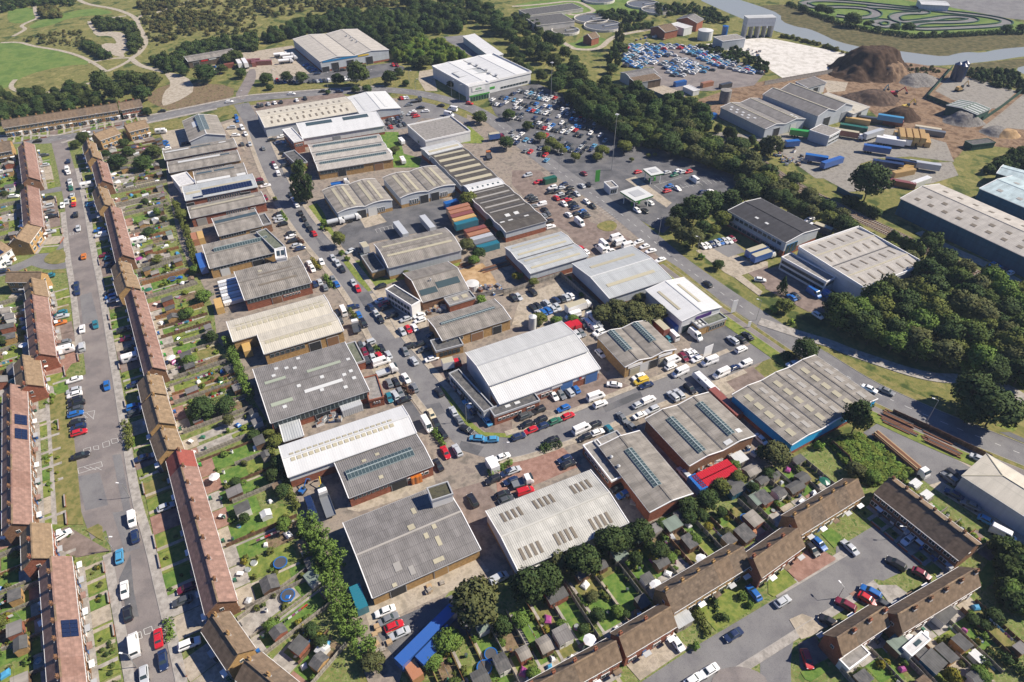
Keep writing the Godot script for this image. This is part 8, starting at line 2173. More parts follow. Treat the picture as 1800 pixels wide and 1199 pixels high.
	trees("ornamental tree along the superstore car park","round",[8,-338.5,3.1,4.7,2,14.1,-324,3.2,4.8,2,18.7,-316.6,3.5,5.3,2,21.9,-312.4,3.1,4.7,2,24.5,-309.5,2.1,3.1,2,29.7,-302,2.7,4.1,2,42.5,-306.3,3.8,5.7,2,53.7,-310.4,4.2,6.3,2,56.2,-301.4,1.3,2,2,64.9,-306,1.4,2,2,68.1,-307.1,1.2,1.8,2,40.1,-302,2.7,4.1,2,16.4,-310.5,2.4,3.6,2])
	trees("round tree beside the kart track","round",[234.2,-559.8,5,7,3,239.3,-555.5,4.4,6.2,1,245,-524.6,6.9,9.7,1,256.2,-524.7,3.1,4.4,3,262.3,-531.4,2.1,2.9,3,271.1,-513.4,3.9,5.5,1,279.1,-510.5,4.9,6.9,1,258.6,-512.9,2.9,4,3,235.8,-538.9,2.8,3.9,3,221.9,-561.5,4.4,6.2,2,347.4,-508.8,4.3,6,1,359.4,-510.5,4.3,6,1,284,-501,2.4,3.4,3,293.9,-503.1,2.4,3.4,3,303.6,-505.6,2,2.8,3])
	trees("tree in the shady lower right gardens","round",[109.7,-80.2,3,4.5,5,111.6,-84.5,1.9,2.9,1,103.2,-74.6,2.2,3.2,1,98.4,-74.3,1.5,2.3,1,110,-77.7,2.5,3.8,5,114.3,-92.1,1.5,2.3,1,93.9,-62.7,2,3,5,100.5,-73.1,1.4,2.1,1])


func build_car() -> void:
	cars("on the near end of the residential street",.1,["vw",-92.4,-100.1,152,"hn",-89.7,-95.4,-29,"hl",-91,-90,-25,"sw",-86.1,-81.5,154,"hk",-83,-76,-30,"Vw",-78.6,-69,-29,"sr",-74.2,-70.5,-26,"sn",-71.4,-65.9,152,"hs",-74,-62.8,154])
	cars("on a driveway by the residential street",.17,["hm",-72.4,-81.9,242,"hd",-72.3,-78.8,245,"ew",-67.2,-69.2,64,"hw",-107.1,-95.6,42])
	cars("in the parking bay beside the residential street",.08,["sw",-131.1,-150,241,"hs",-129,-145.4,244,"hw",-127.9,-143.6,242,"hk",-126.8,-141.6,243,"ek",-125.4,-139.8,243,"hd",-124.6,-137.6,243,"hb",-123.7,-135.8,64,"hk",-121.7,-132.7,63,"hn",-120.5,-130.7,245,"hr",-119.3,-128.7,63,"sk",-114.9,-120.4,63])
	cars("on the middle of the residential street",.1,["hb",-120.2,-147.5,151,"vs",-136.1,-165.3,-28])
	cars("on a front drive near the parking bay",.18,["hn",-112.3,-147.8,240,"eb",-108.1,-138.5,62,"hd",-107,-136.3,59,"sn",-97.8,-119.5,244,"hs",-85.6,-103.8,59,"eg",-141.3,-156.9,61,"vw",-138.7,-145.2,243,"hg",-142.8,-167.3,242,"ek",-120.2,-164.4,61])
	cars("on the far part of the residential street",.1,["hw",-202.4,-288.9,-30,"hs",-197.5,-280.4,-25,"hw",-195.3,-276.7,151,"he",-193.5,-273.3,150,"hs",-189.6,-266.7,-25,"hy",-186.9,-262.5,151,"hr",-185.1,-258.9,-25,"hs",-189.1,-260.9,152,"hw",-189.3,-257.7,153,"ek",-179.9,-250,-27,"hs",-173.3,-238.7,152,"ho",-161.3,-218.3,-25,"hn",-154.6,-199.2,155,"hn",-152.4,-195.3,153,"sw",-140.6,-174.5,-26,"ht",-137.3,-176.7,150])
	cars("on a front drive along the far residential street",.18,["hl",-177.4,-258.4,60,"hb",-164.3,-237.3,242,"vw",-161.6,-233.5,243,"hm",-153.6,-218.8,244,"ht",-150.8,-217.1,63,"hn",-148.7,-212.4,65,"ek",-140.2,-194.7,243,"hb",-139.2,-192.3,243,"hs",-137.7,-190.2,240,"ek",-126.5,-173.6,61,"hm",-123.8,-169.3,244,"hk",-198.3,-263.8,241,"es",-194.8,-256.7,240,"hg",-192.2,-252.6,65,"ek",-189,-248.3,61,"es",-183.1,-235.8,63,"ht",-151.9,-182.9,241,"hs",-150.4,-181,63,"ho",-149.4,-177.5,60,"ht",-167.5,-205,245])
	cars("on the side street at the left",.1,["hw",-214.4,-265.9,80,"en",-185.7,-208.1,67,"hs",-187,-214.4,-25])
	cars("near the junction at the upper left",.1,["hk",-235,-323.4,257,"hw",-216.2,-333.9,67,"hw",-156.9,-376.5,74,"hd",-222.9,-307,64,"hs",-217.2,-296.2,244,"hn",-208.3,-300.7,-26,"vw",-204.1,-291.3,153,"hk",-188.9,-362.5,257])
	cars("beside the gabled warehouse below the main road",.1,["hb",-146.3,-354.9,152,"hb",-144.3,-349.7,151,"vw",-138.6,-339.8,150,"hw",-134.5,-332.1,150,"hw",-139.1,-330.7,78,"es",-144.2,-340,258,"hd",-132.6,-320,-30,"ss",-128.8,-320,155,"hb",-171.7,-321.7,242,"hb",-169.6,-318,64,"hw",-167.5,-314.4,240,"hn",-160.9,-320.9,59])
	cars("on the upper main road",.1,["hw",-125.4,-388.8,84,"hk",-108.8,-392.7,264,"en",-98.9,-392.4,86,"hr",-23.4,-373.9,113,"Vw",-32.2,-364.9,296,"Vw",-33.6,-357.2,118,"hk",-38.9,-370.8,287])
	cars("in the tarmac yard behind the white warehouses",.1,["sg",-56.6,-371.8,69,"sk",-49.9,-367.6,253,"hw",-46.7,-362.5,262,"hr",-62.2,-381.9,-28,"hw",-60.6,-382.4,-30,"hs",-59.2,-382.8,-29,"hw",-53.5,-361.5,245,"hm",-52.4,-358.5,64,"hr",-50.9,-355.5,62,"hs",-54.3,-358.5,239,"sw",-70,-334.8,241,"hn",-66.7,-337.2,240])
	cars("in the brick parking strip by the main road",.1,["hk",-139.1,-370.3,154,"hd",-137.4,-371.4,-25,"hs",-134.3,-372.9,-30,"hw",-131.3,-374.8,-30,"hk",-128.1,-376.1,-25,"hw",-120.1,-378.9,-27,"hk",-116,-381.5,151])
	cars("in the row before the depot",.1,["hb",-134.5,-408.8,150,"hk",-131,-408,153,"hn",-128.8,-407.5,152,"hs",-126.8,-408,-25,"hk",-124.8,-408.5,150,"hd",-119.4,-408.8,-26,"hk",-117.4,-409.3,154,"hs",-115.3,-409.3,-30,"hn",-113.3,-409.7,153,"hk",-111.3,-410.2,153,"vw",-108.8,-410.6,-27,"hw",-99.7,-413.7,150,"hs",-97.7,-414.2,154,"hr",-139.4,-411.2,152,"hb",-128.9,-438.9,242,"hl",-125,-433.5,61,"hb",-121.4,-429,243,"hn",-118.3,-423,64,"hk",-107.2,-428.2,62,"hk",-104,-429.6,65,"hr",-74.2,-438.9,155,"hm",-71.8,-438.1,150])
	cars("outside the red brick office",.1,["sk",-119.4,-325.1,65,"hw",-115.7,-328.6,243,"sl",-111.4,-322.6,243,"hg",-109.1,-319.2,64,"hg",-120.8,-315,-28,"hk",-109.6,-310.1,64,"hn",-107.4,-307,62,"hm",-111.5,-298.4,-27,"hw",-109.5,-294.7,151,"hd",-105.3,-296.2,61,"hs",-115,-321.7,59])
	cars("on the upper estate road",.1,["vw",-106.4,-287.8,-26,"hk",-95.5,-267,153,"hw",-93.3,-263.1,-30,"hw",-90.8,-258.1,-30,"hk",-87.5,-251.4,-25,"hk",-85.1,-246.7,-27,"hd",-82.7,-241.9,-26,"hk",-80.5,-238.4,-25,"hr",-78.2,-234.9,-28])
	cars("on the middle of the estate road",.1,["hs",-67.2,-217.1,151,"hs",-64.7,-213.4,155,"hk",-62.2,-209.6,155,"hs",-56.6,-200.8,153,"hr",-54.4,-197.2,155,"hn",-48.1,-186.4,-28,"hs",-45.6,-182.5,150,"hk",-43.7,-179.6,155])
	cars("in the office car park on the estate road",.07,["hk",-87.4,-234.9,60,"hw",-86.7,-232.2,244,"hk",-85.4,-229.3,243,"hs",-82.9,-225.9,60,"hn",-81.1,-223.8,60,"hk",-96.5,-250.2,245,"hs",-95.8,-247.5,243,"hs",-94.5,-245,243,"hk",-92.6,-242.2,245,"hm",-105.7,-264.4,150,"sw",-108.8,-275.6,244,"hk",-112.1,-278.3,60,"hm",-113.5,-281.1,241])
	cars("by the hedges of the grey workshop",.07,["hw",-70.9,-214.4,154,"hw",-75.2,-213.4,-28,"hw",-73.2,-209.8,154,"hs",-68.8,-201.4,-28,"hn",-70.3,-200.1,-28,"hg",-66.1,-198,-25,"hg",-64.3,-203,154,"hb",-62.5,-200.1,-28])
	cars("beside the cream warehouse front",.07,["en",-54.1,-186.2,65,"hb",-51.5,-182.1,-25,"ek",-49,-177.4,151,"Vw",-57.1,-184,-26,"hk",-58.8,-182.9,-29,"hd",-57.1,-178.9,-25])
	cars("on the forecourt of the white fronted office",.09,["hk",-46.5,-198.6,240,"sw",-45.1,-190.2,61,"hr",-43.8,-188.2,240,"hk",-42.8,-186.1,60,"hk",-40.2,-181.7,244,"hs",-35.4,-179.6,239,"hw",-31.1,-181.5,243,"hw",-30.6,-179,239,"hs",-35.7,-173.1,151,"hr",-33.9,-174.3,152,"hw",-32,-175.2,-27,"hd",-25.7,-171.5,242])
	cars("in the dark loading yard",.08,["hs",-61.6,-221.8,223,"hk",-56.9,-219.3,150])
	cars("in the brick parking court",.09,["es",7.1,-285.9,240,"sr",11.7,-279.3,240,"ew",17.8,-273.7,243,"hk",16.4,-269.6,244,"ss",21.2,-273.3,243,"hk",19.3,-270.3,240,"hn",23,-277,243,"hk",25.6,-273.6,63,"hk",25,-269.3,240,"hs",20.6,-267.2,243,"hr",19,-264.4,-27,"hk",21.8,-264.8,60,"hk",24.9,-264.8,240,"sr",23.4,-262.5,65,"hw",22,-259.1,153,"hk",25.2,-259.8,62,"hk",25.9,-257.9,244,"hn",26.7,-255.9,60,"hk",26.8,-250.8,64,"hb",28.9,-252.3,241,"hk",29.7,-250.2,241,"hk",30.5,-248.5,64,"hw",23.3,-249.9,-28,"Vw",27.3,-242.9,151,"vw",12.4,-258.4,244,"hd",7.6,-265.7,242,"hd",9.1,-264.1,61,"hk",9.6,-261.9,60,"hg",9.6,-257.1,63,"hk",13.7,-254.2,-29,"hd",14.7,-250.8,-27,"hk",15,-244.4,244,"ew",15.4,-239.9,63,"hg",13.2,-249,-25])
	cars("parked by the vans at the court entrance",.09,["Vw",42.1,-227.6,62,"hk",40.4,-227.2,63,"Vw",44.8,-225.4,64,"Vw",35.5,-225.6,154,"Vw",33.8,-223,-25,"hw",37.3,-221.6,245,"hw",49.1,-228.5,241,"hw",50.9,-225.1,243,"sw",52.8,-221.9,245,"sw",55.4,-215.7,239,"hr",26.4,-223.8,-26,"hw",27.9,-221.6,-30,"Vw",40.9,-231.3,62])
	cars("driving on the main road",.08,["hs",30.8,-275.6,331,"hk",34,-277,-3,"hm",32.7,-287.8,331,"hk",69.7,-200.1,336,"hw",31.7,-261,151,"hk",34,-257.2,154,"hs",28,-268,150])
	cars("at the petrol station",.09,["hw",52.1,-253.5,153,"hk",55.3,-253.2,333,"hw",58.5,-260,332,"hb",69.2,-275.2,243,"hw",72.5,-272.9,151,"hr",67.6,-270.7,63,"Vw",81.4,-280.8,336,"hn",82.8,-269.6,65,"hw",86.1,-270.3,62,"hr",57.5,-289.2,62,"hs",70.7,-288.7,64,"he",73.5,-286.1,240,"hs",78,-289.2,63,"hr",80.6,-289.5,242,"hw",76.2,-290.4,62])
	cars("in the row before the black roofed office",.08,["hw",73.4,-225.5,151,"hw",75.2,-225.9,151,"hn",77.1,-226.8,152,"hs",79.2,-227.7,152,"hb",80.8,-228.6,155,"hs",82.6,-229.3,152,"hw",84.4,-229.5,152,"hm",86.1,-230.8,153])
	cars("outside the parapet warehouse",.08,["hw",89.1,-202.7,103])
	cars("in the pale car compound",.08,["ek",7.2,-195.1,-29,"hs",2.2,-192.3,150,"hk",.5,-191.9,153,"hs",11.9,-188.6,-29,"hk",8.7,-187.1,-27,"hk",7.1,-186.1,-27,"hs",8.9,-182.9,-30,"hb",10.5,-183.3,-28,"hb",12.1,-184.5,-30,"hs",13.8,-185.5,-28,"hs",15.4,-186.4,152,"hn",15.2,-190.4,-29,"hk",17,-191,-28,"hs",18.7,-191.9,-25,"hw",20.4,-192.9,-29,"Vw",20.4,-181.1,242])
	cars("in the small yard beside the copse",.07,["vw",24.7,-178,-29,"vw",26.4,-175.7,-28,"vs",28.3,-176,-27,"hk",23.7,-176.4,151,"hs",21,-171.7,154,"hg",22.5,-172.5,152,"ew",28.2,-172.5,239,"ew",29.4,-170.8,243])
	cars("beside the white gabled shop",.08,["Vw",59.2,-170.9,151,"Vw",51.7,-170.9,-26,"ht",49.9,-169.7,-27,"es",70.7,-168.5,-30,"hk",73.4,-169.3,-30,"sk",76.1,-170.8,-28])
	cars("outside the white office strip",.09,["hb",96.9,-191.9,-27,"hk",98.6,-192.7,151,"Vb",105.4,-194.1,152,"Vb",110.1,-192,155,"hl",113.7,-190.6,61,"hw",102.5,-181.7,150])
	cars("behind the black roofed office",.08,["vw",120.9,-245.2,240])
	cars("on the track by the long blue warehouse",.08,["hl",177.6,-212.4,240,"hl",178.4,-210.1,242,"hn",179.5,-208.2,240,"hw",180.8,-206.8,244])
	cars("in the corner yard of the patched warehouse",.08,["hd",-48,-165.9,155,"hm",-46.2,-162.8,154,"ek",-44.8,-164.2,151,"es",-45.7,-167.2,241,"hk",-41.3,-164.8,-27,"hs",-43.2,-159.9,155,"hr",-41.4,-161,-30,"hs",-38.6,-161.4,-26,"hd",-44.9,-158.9,-26,"Vw",-40.3,-157.8,61,"hg",-36.6,-148.6,-25,"hk",-34.7,-149.2,-28,"ht",-35.7,-142.4,155,"es",-34.1,-143.3,-30,"hg",-32.8,-144.6,154,"sk",-31.3,-141.5,61])
	cars("on the bend of the estate road",.09,["sw",-31.8,-150.7,150,"hg",-28.8,-146.6,-26,"hk",-21.4,-144.8,-29,"hs",-16.7,-136.8,-25,"hg",-15,-133.6,-27,"hs",-30.3,-158.6,-30,"hg",-33.5,-163.1,155,"hk",-12.5,-129.8,122,"hl",-9.6,-126.6,275,"hl",-5.7,-126.1,267,"sw",-2.6,-119.9,62,"hk",-19.1,-128.4,-30,"es",-14.7,-122.2,-27])
	cars("outside the dark flat roof brick office",.08,["ek",-32.2,-165.8,60,"hk",-29.6,-166.6,240,"hd",-27.8,-164.1,242,"sw",-24.9,-159.6,63])
	cars("beside the end of the long white warehouse",.08,["Vw",-23.7,-131.4,152,"sc",-22.8,-135.6,154,"sk",-21,-131.9,155,"sr",-17.8,-121.5,154,"sk",-19.4,-117.3,-30])
	cars("in the brick-paved row by the biggest white warehouse",.08,["hk",-17.5,-150.9,62,"hg",-15.7,-146.9,61,"hk",-13.2,-143.3,62,"sl",-12.1,-141.2,65,"hw",-11,-139.4,242,"hn",-10.1,-137.1,63,"sl",-7.1,-133.3,-29])
	cars("in the red gravel car park",.08,["ek",-9.8,-105.8,-28,"ek",-4.9,-112.3,242,"hn",-1.2,-114.7,241,"hk",-2.4,-107.7,64,"hd",-1.5,-106,64,"hn",-.3,-111.9,245])
	cars("in the lorry yard behind the lantern workshop",.08,["Vn",-49.6,-103.4,152])
	cars("on the lower estate road",.09,["hn",1.8,-127.2,65,"hr",5.2,-129.5,242,"hn",8.2,-131,242,"he",12,-133,61,"hr",15.8,-135,60,"hs",36.4,-139.5,59,"vw",39.5,-141.3,61,"ew",25.4,-139.7,63,"Vw",19.3,-129.8,60,"hk",23.2,-131.8,61,"Vw",50.9,-153.1,239,"Vw",60.9,-158,244,"Vw",63.2,-152.5,240,"sn",67.3,-155.1,241,"vw",71.6,-157.1,242,"ew",72.2,-164,60,"sk",10.7,-125.9,245,"sn",39.8,-147.6,245])
	cars("in front of the biggest white warehouse",.08,["hk",4,-131.8,241,"hk",8,-133.6,242,"ed",3.8,-135.1,61,"ek",7.5,-137.3,241,"hb",14.7,-138,241,"hw",12.2,-143.2,154,"hg",14.4,-143.7,154,"es",16.7,-144.8,-30,"hb",18.7,-146.2,-27,"Vw",24.4,-142.6,65,"sw",30.4,-147.9,98])
	cars("in front of the twin-gabled unit with signboards",.08,["sw",38.1,-151.4,241,"vy",38.5,-149.3,245,"Vw",49.6,-158.5,62,"hw",48.6,-155.9,59,"hm",53.4,-160.4,155,"sw",55.3,-162.1,-27,"sw",56.9,-162.4,-28,"hw",57.4,-159.4,241,"hw",27.6,-162.1,152])
	cars("in front of the twin-bay works",.08,["es",40,-137.4,241,"sw",36.2,-135.3,62,"sg",31,-134.4,-25,"hw",23.5,-128.7,65,"hk",20,-127,242,"ht",27.1,-129.5,153,"sg",33.4,-130.6,150,"es",46.9,-142.9,-30,"es",48.9,-143.8,-25,"ek",52.5,-146.2,152])
	cars("in the red gravel car park",.08,["hn",13.9,-119.2,241,"hk",14.8,-117.5,61,"hs",.4,-115.4,63])
	cars("between the lantern workshop and the twin-bay works",.08,["es",44.6,-114.4,-28,"hb",28.1,-107.7,242,"hk",26.9,-109.7,244,"sw",67.9,-126.1,151])
	cars("on the main road by the blue fascia warehouse",.09,["sw",105.5,-146.1,131,"sg",110.1,-145.1,131])
	cars("by the cream hipped warehouse",.09,["sw",86.4,-157.2,250,"eg",112.6,-112.8,-26,"ek",114.1,-113.7,150,"ss",123.7,-119.3,130,"sn",111.3,-107.7,312,"sg",113.8,-104.4,308])
	cars("on the cul-de-sac turning head",.09,["ss",79.2,-92.3,-28,"ek",88.1,-88,313,"hw",93.8,-94.4,238])
	cars("on the pink driveway",.18,["hb",72.3,-93.3,151,"hk",70.1,-91.8,155])
	cars("on a cul-de-sac driveway",.17,["eb",79.4,-80.9,309,"em",72.7,-77.9,309,"hr",78.1,-79.2,133,"hd",80.8,-78.3,311,"hk",67.7,-74.2,308,"hr",60.4,-66.1,179,"hm",92.8,-85.4,130])
	cars("on the lane behind the shaded terrace",.08,["hl",115.4,-99.8,132,"Vw",116.9,-95.8,132])
	cars("on the cul-de-sac road",.08,["hs",59.3,-78.8,62])
	cars("on a lawn drive by the cul-de-sac",.17,["hb",53.5,-80.7,-25,"sw",34.2,-69.7,-28])
	cars("on the cul-de-sac road",.08,["sn",46.6,-71.2,241,"sw",39.8,-63.7,242,"hw",36.3,-61.9,60])
	cars("on the dark yard by the blue trailers",.08,["sw",-27.5,-76.5,245,"sg",-26.5,-74.7,60,"hr",-25.1,-73.1,63,"ss",-23.7,-71.5,243,"vs",-3,-84.3,60])
	cars("beside the tipper lorry",.08,["Vn",-48.6,-101.3,-29])
	park_cars("scrap_cars",[[74,-481,92,-483,113,-481,112,-472,94,-471,90,-451,93,-445,79,-433,69,-436],[114,-479,127,-478,146,-445,130,-432,112,-465],[94,-445,109,-455,124,-430,97,-416,93,-437],[94,-467,102,-468,106,-458,92,-455],[134,-432,146,-437,156,-428,152,-421,136,-428]],30,.97,[4.4],2.0,"closely packed scrap cars in the breaker yard")
	park_cars("car_park_cars",[[1,-392,13,-398,26,-380,43,-360,48,-347,44,-337,50,-325,38,-310,30,-308,23,-317,14,-330,7,-345,0,-354]],118,.7,[5,5,8],2.6,"cars in the rows of the superstore car park")
	park_cars("car_park_cars",[[0,-341,4,-336,16,-312,17,-301,8,-307,0,-323]],118,.6,[5,6],2.7,"cars beside the main road at the parking court")
	park_cars("car_park_cars",[[-67,-352,-59,-360,-55,-347,-58,-339,-64,-341]],62,.9,[5],2.3,"tightly parked cars behind the white warehouses")
	park_cars("car_park_cars",[[-13,-383,-0,-390,3,-381,-8,-364]],118,.7,[5.2,5.2,8],2.7,"cars parked before the superstore")
	cars("on the red gravel",.08,["vr",3.4,-108.6,69])


func build_misc() -> void:
	container(-17.6,-69.8,41,15.5,"B","long bright blue trailer parked under the round tree",.06,2.5,2.7,true)
	container(-15.6,-67.7,41,9,"B","shorter blue trailer beside the long one",.06,2.5,2.7,true)
	container(-20.3,-64.0,-35,6,"O","orange open-topped skip container at the bottom",.06)
	container(-33.4,-78.8,-27,6.1,"t","teal skip with brown rubble beside the yellow brick wall",.06)
	pallets(-27.5,-70.8,16,"stack of wooden pallets beside the dark yard")
	pallets(-17.5,-83.0,4,"stack of wooden pallets by the yellow brick wall")
	trampoline(Vector3(-53.2,.1,-88.2),1.6,"blue-rimmed trampoline in the lower left gardens")
	trampoline(Vector3(-5.6,.1,-64.3),1.6,"blue-rimmed trampoline by the bottom edge")
	container(-123.1,-229.5,-27,6.1,"O","orange shipping container, left of two",.06)
	container(-121.3,-230.5,-27,6.1,"Y","yellow-orange shipping container, right of two",.06)
	container(-99.4,-186.0,-27,6.1,"Y","yellow shipping container beside the tanker trailers",.06)
	container(-101.2,-201.0,62,7,"w","pale low trailer in the rack of seven beside the grey workshop",.5,1.5,1.3)
	container(-100.2,-198.9,62,7,"s","pale low trailer in the rack of seven beside the grey workshop",.5,1.5,1.3)
	container(-99.2,-196.9,62,7,"w","pale low trailer in the rack of seven beside the grey workshop",.5,1.5,1.3)
	container(-98.2,-194.9,62,7,"s","pale low trailer in the rack of seven beside the grey workshop",.5,1.5,1.3)
	container(-97.2,-193.0,62,7,"w","pale low trailer in the rack of seven beside the grey workshop",.5,1.5,1.3)
	container(-96.3,-191.1,62,7,"s","pale low trailer in the rack of seven beside the grey workshop",.5,1.5,1.3)
	container(-95.3,-189.1,62,7,"w","pale low trailer in the rack of seven beside the grey workshop",.5,1.5,1.3)
	container(-113.5,-210.7,-28,11,"B","long blue trailer behind the clerestory works",.06,2.5,2.7,true)
	container(-122.5,-247.3,62,6.1,"B","blue container behind the glazed workshop",.06)
	container(-83.3,-163.7,-27,6.1,"Y","yellow container beside the cream warehouse",.06)
	caravan(-140.4,-163.1,62,"white caravan on the drive above the parking bay")
	caravan(-118.0,-159.5,62,"white caravan on the drive of the middle terrace")
	caravan(-187.0,-275.0,62,"white caravan on the drive of the upper ochre pair")
	caravan(-144.7,-228.5,62,"white caravan in the back gardens of the upper terrace")
	caravan(-177.9,-334.1,75,"white motorhome in the yard below the main road")
	caravan(-54.5,-321.9,-27,"white caravan on the overgrown grass, upper")
	caravan(-51.2,-300.1,-20,"white caravan on the overgrown grass, lower")
	caravan(-59.1,-308.7,-30,"white caravan beside the triple-gabled works")
	lorry(-7.7,-326.1,70,8,"m","B","box","blue box lorry leaving the parking court")
	lorry(-11.0,-305.4,-10,6,"o","d","flat","orange cab lorry in the parking court")
	lorry(-53.2,-377.4,70,6.5,"d","g","flat","dark flatbed in the tarmac yard")
	lorry(-148.9,-456.4,70,9,"w","w","tank","white tanker in the depot yard")
	lorry(-144.4,-455.0,70,9,"w","w","tank","white tanker in the depot yard")
	lorry(-141.1,-449.2,70,9,"w","w","tank","white tanker in the depot yard")
	lorry(-142.4,-443.6,70,9,"w","w","tank","white tanker in the depot yard")
	container(-164.9,-443.7,80,12,"R","red container in the depot yard",.06)
	container(-156.9,-441.0,80,12,"R","rust red container by the depot tankers",.06)
	container(-166.2,-437.5,-27,11,"w","white trailer beside the brown shed",.06,2.5,2.7,true)
	container(-169.3,-436.1,-27,9,"w","short white trailer beside the brown shed",.06,2.5,2.7,true)
	container(-175.6,-435.5,62,6,"R","red container beside the brown shed",.06)
	container(-162.1,-441.0,-20,9,"R","red container stack edge of the depot",.06)
	lorry(-71.1,-242.6,62,7,"w","s","tank","white tanker beside the twin-gabled unit, left")
	lorry(-65.0,-245.8,62,7,"w","s","tank","white tanker beside the twin-gabled unit, right")
	container(-33.6,-239.0,-28,11,"s","silver trailer in the loading yard, right of two",.06,2.5,2.7,true)
	container(-43.6,-234.1,-28,11,"s","silver trailer in the loading yard, left of two",.06,2.5,2.7,true)
	lorry(-56.3,-222.7,-28,6.5,"w","s","box","small white lorry beside the arched warehouse")
	lorry(-76.0,-276.9,70,8,"w","b","flat","flatbed lorry behind the twin-gabled unit")
	lorry(-51.1,-174.9,-20,6,"w","d","flat","white flatbed truck by the cream warehouse")
	container(-21.9,-248.4,62,9.6,"O","orange container in the big stack beside the dark shed, first from the back",2.7)
	container(-20.9,-245.3,62,9.6,"O","pale orange container in the big stack beside the dark shed, second from the back",2.7)
	container(-20.0,-242.3,62,9.6,"R","red container in the big stack beside the dark shed, third from the back",2.7)
	container(-19.0,-239.4,62,9.6,"Y","yellow container in the big stack beside the dark shed, fourth from the back",2.7)
	container(-18.1,-236.5,62,9.6,"t","teal container in the big stack beside the dark shed, fifth from the back",2.7)
	container(-22.1,-252.4,62,9.6,"R","lower container under the big stack beside the dark shed",.06)
	container(-21.1,-249.3,62,9.6,"O","lower container under the big stack beside the dark shed",.06)
	container(-20.1,-246.2,62,9.6,"O","lower container under the big stack beside the dark shed",.06)
	container(-19.2,-243.2,62,9.6,"O","lower container under the big stack beside the dark shed",.06)
	container(-18.2,-240.3,62,9.6,"R","lower container under the big stack beside the dark shed",.06)
	container(-14.5,-235.4,62,9,"R","rust red container in the front stack beside the dark shed",.06)
	container(-13.2,-232.4,62,9,"O","orange container in the front stack beside the dark shed",.06)
	container(-11.8,-229.4,62,9,"s","silver container in the front stack beside the dark shed",.06)
	container(-10.5,-226.4,62,9,"g","grey container in the front stack beside the dark shed",.06)
	container(-9.2,-223.6,62,9,"t","teal container in the front stack beside the dark shed",.06)
	container(-25.6,-257.5,62,6,"b","blue container by the right twin-gabled unit",.06)
	silo(-14.0,-198.0,2.4,2.4,"light_white","white cabin tank beside the steep gabled workshop",.4)
	clutter([-13,-198,-5,-201.5,-1.9,-194.5,-9.9,-193.7],14,"in the sandy yard")
	clutter([-29.6,-187.1,-24.4,-189.5,-22.7,-185.4,-28.2,-183.1],8,"behind the steep gabled workshop")
	girder_pile(-5.7,-211.6,.5,14,8,"rusty girders along the sandy yard fence")
	girder_pile(-15.8,-214.0,.5,9,5,"red girders at the sandy yard gate")
	yard_fence([-3,-193.7,5.6,-198.9,17.6,-205.6,19.9,-201.5,27.8,-187.9,27,-183.8],"timber_grey",2.2,"grey palisade fence around the pale compound")
	lorry(22.6,-185.0,62,10,"w","w","box","white lorry with box body in the pale compound")
	lorry(26.7,-178.7,-28,7,"w","s","tank","silver tank lorry beside the copse")
	lorry(47.6,-174.3,-27,9,"r","R","box","red lorry beside the twin-gabled unit")
	container(18.8,-174.5,-27,3,"r","red skip by the copse, left",.06)
	container(21.1,-175.3,-27,3,"r","red skip by the copse, right",.06)
	container(52.1,-176.3,-27,7,"B","dark blue container beside the white shop",.06)
	container(16.8,-279.8,62,6,"e","green container in the brick parking court",.06)
	silo(6.7,-175.4,1.3,5,"light_white","white storage tank behind the biggest white warehouse",.6)
	lorry(92.7,-219.7,62,11,"w","B","box","blue-sided lorry by the black roofed office, rear")
	lorry(93.9,-216.4,62,11,"w","B","box","blue-sided lorry by the black roofed office, front")
	canopy(50.7,-252.7,.546,9.5,9.8,4.6,"light_white","shop_green","silver canopy over the petrol pumps")
	canopy(61.1,-276.8,.384,6.3,6.9,4.2,"light_white","shop_green","white and green canopy of the car wash")
	sign_post(37.8,-278.4,20,2.2,5.5,1.2,"shop_green","tall green totem sign at the petrol station")
	sign_post(74.5,-183.4,20,1.8,5.0,.6,"trim_white","tall white totem sign on the main road verge")
	sign_post(77.8,-175.7,20,1.2,2.2,.5,"trim_white","small white sign on the main road verge")
	lorry(121.7,-236.4,-45,10,"w","n","box","navy lorry behind the black roofed office")
	lorry(130.0,-240.5,40,9,"w","n","box","navy and white lorry behind the black roofed office")
	container(145.6,-328.8,110,13,"G","green curtain trailer in the lorry yard",.06,2.5,2.7,true)
	lorry(168.3,-328.7,115,14,"w","R","box","red box lorry with white cab in the lorry yard")
	container(172.9,-335.1,115,13,"e","dark green trailer in the lorry yard",.06,2.5,2.7,true)
	container(185.0,-319.3,115,13,"w","white trailer in the lorry yard, left of two",.06,2.5,2.7,true)
	container(188.5,-320.2,115,13,"w","white trailer in the lorry yard, right of two",.06,2.5,2.7,true)
	container(174.6,-310.2,112,12,"B","blue trailer in the lorry yard",.06,2.5,2.7,true)
	container(147.8,-295.4,60,13,"B","blue trailer beside the scrap piles",.06,2.5,2.7,true)
	container(142.1,-300.0,112,10,"b","small blue trailer beside the scrap piles",.06,2.5,2.7,true)
	container(136.1,-316.8,80,7,"b","short blue trailer below the grey works",.06,2.5,2.7,true)
	container(172.5,-293.2,112,13,"n","navy trailer behind the big tree, left of two",.06,2.5,2.7,true)
	container(179.3,-295.4,112,13,"n","navy trailer behind the big tree, right of two",.06,2.5,2.7,true)
	container(189.1,-292.4,112,13,"s","silver trailer behind the big tree",.06,2.5,2.7,true)
	container(180.1,-327.9,60,13,"s","silver trailer with open sides in the lorry yard",.06,2.5,2.7,true)
	container(180.1,-347.1,115,12,"Y","yellow container before the tall works",.06)
	container(187.6,-349.0,115,12,"d","dark grey container before the tall works",.06)
	container(195.1,-344.3,115,12,"l","blue container on top of a red one",2.66)
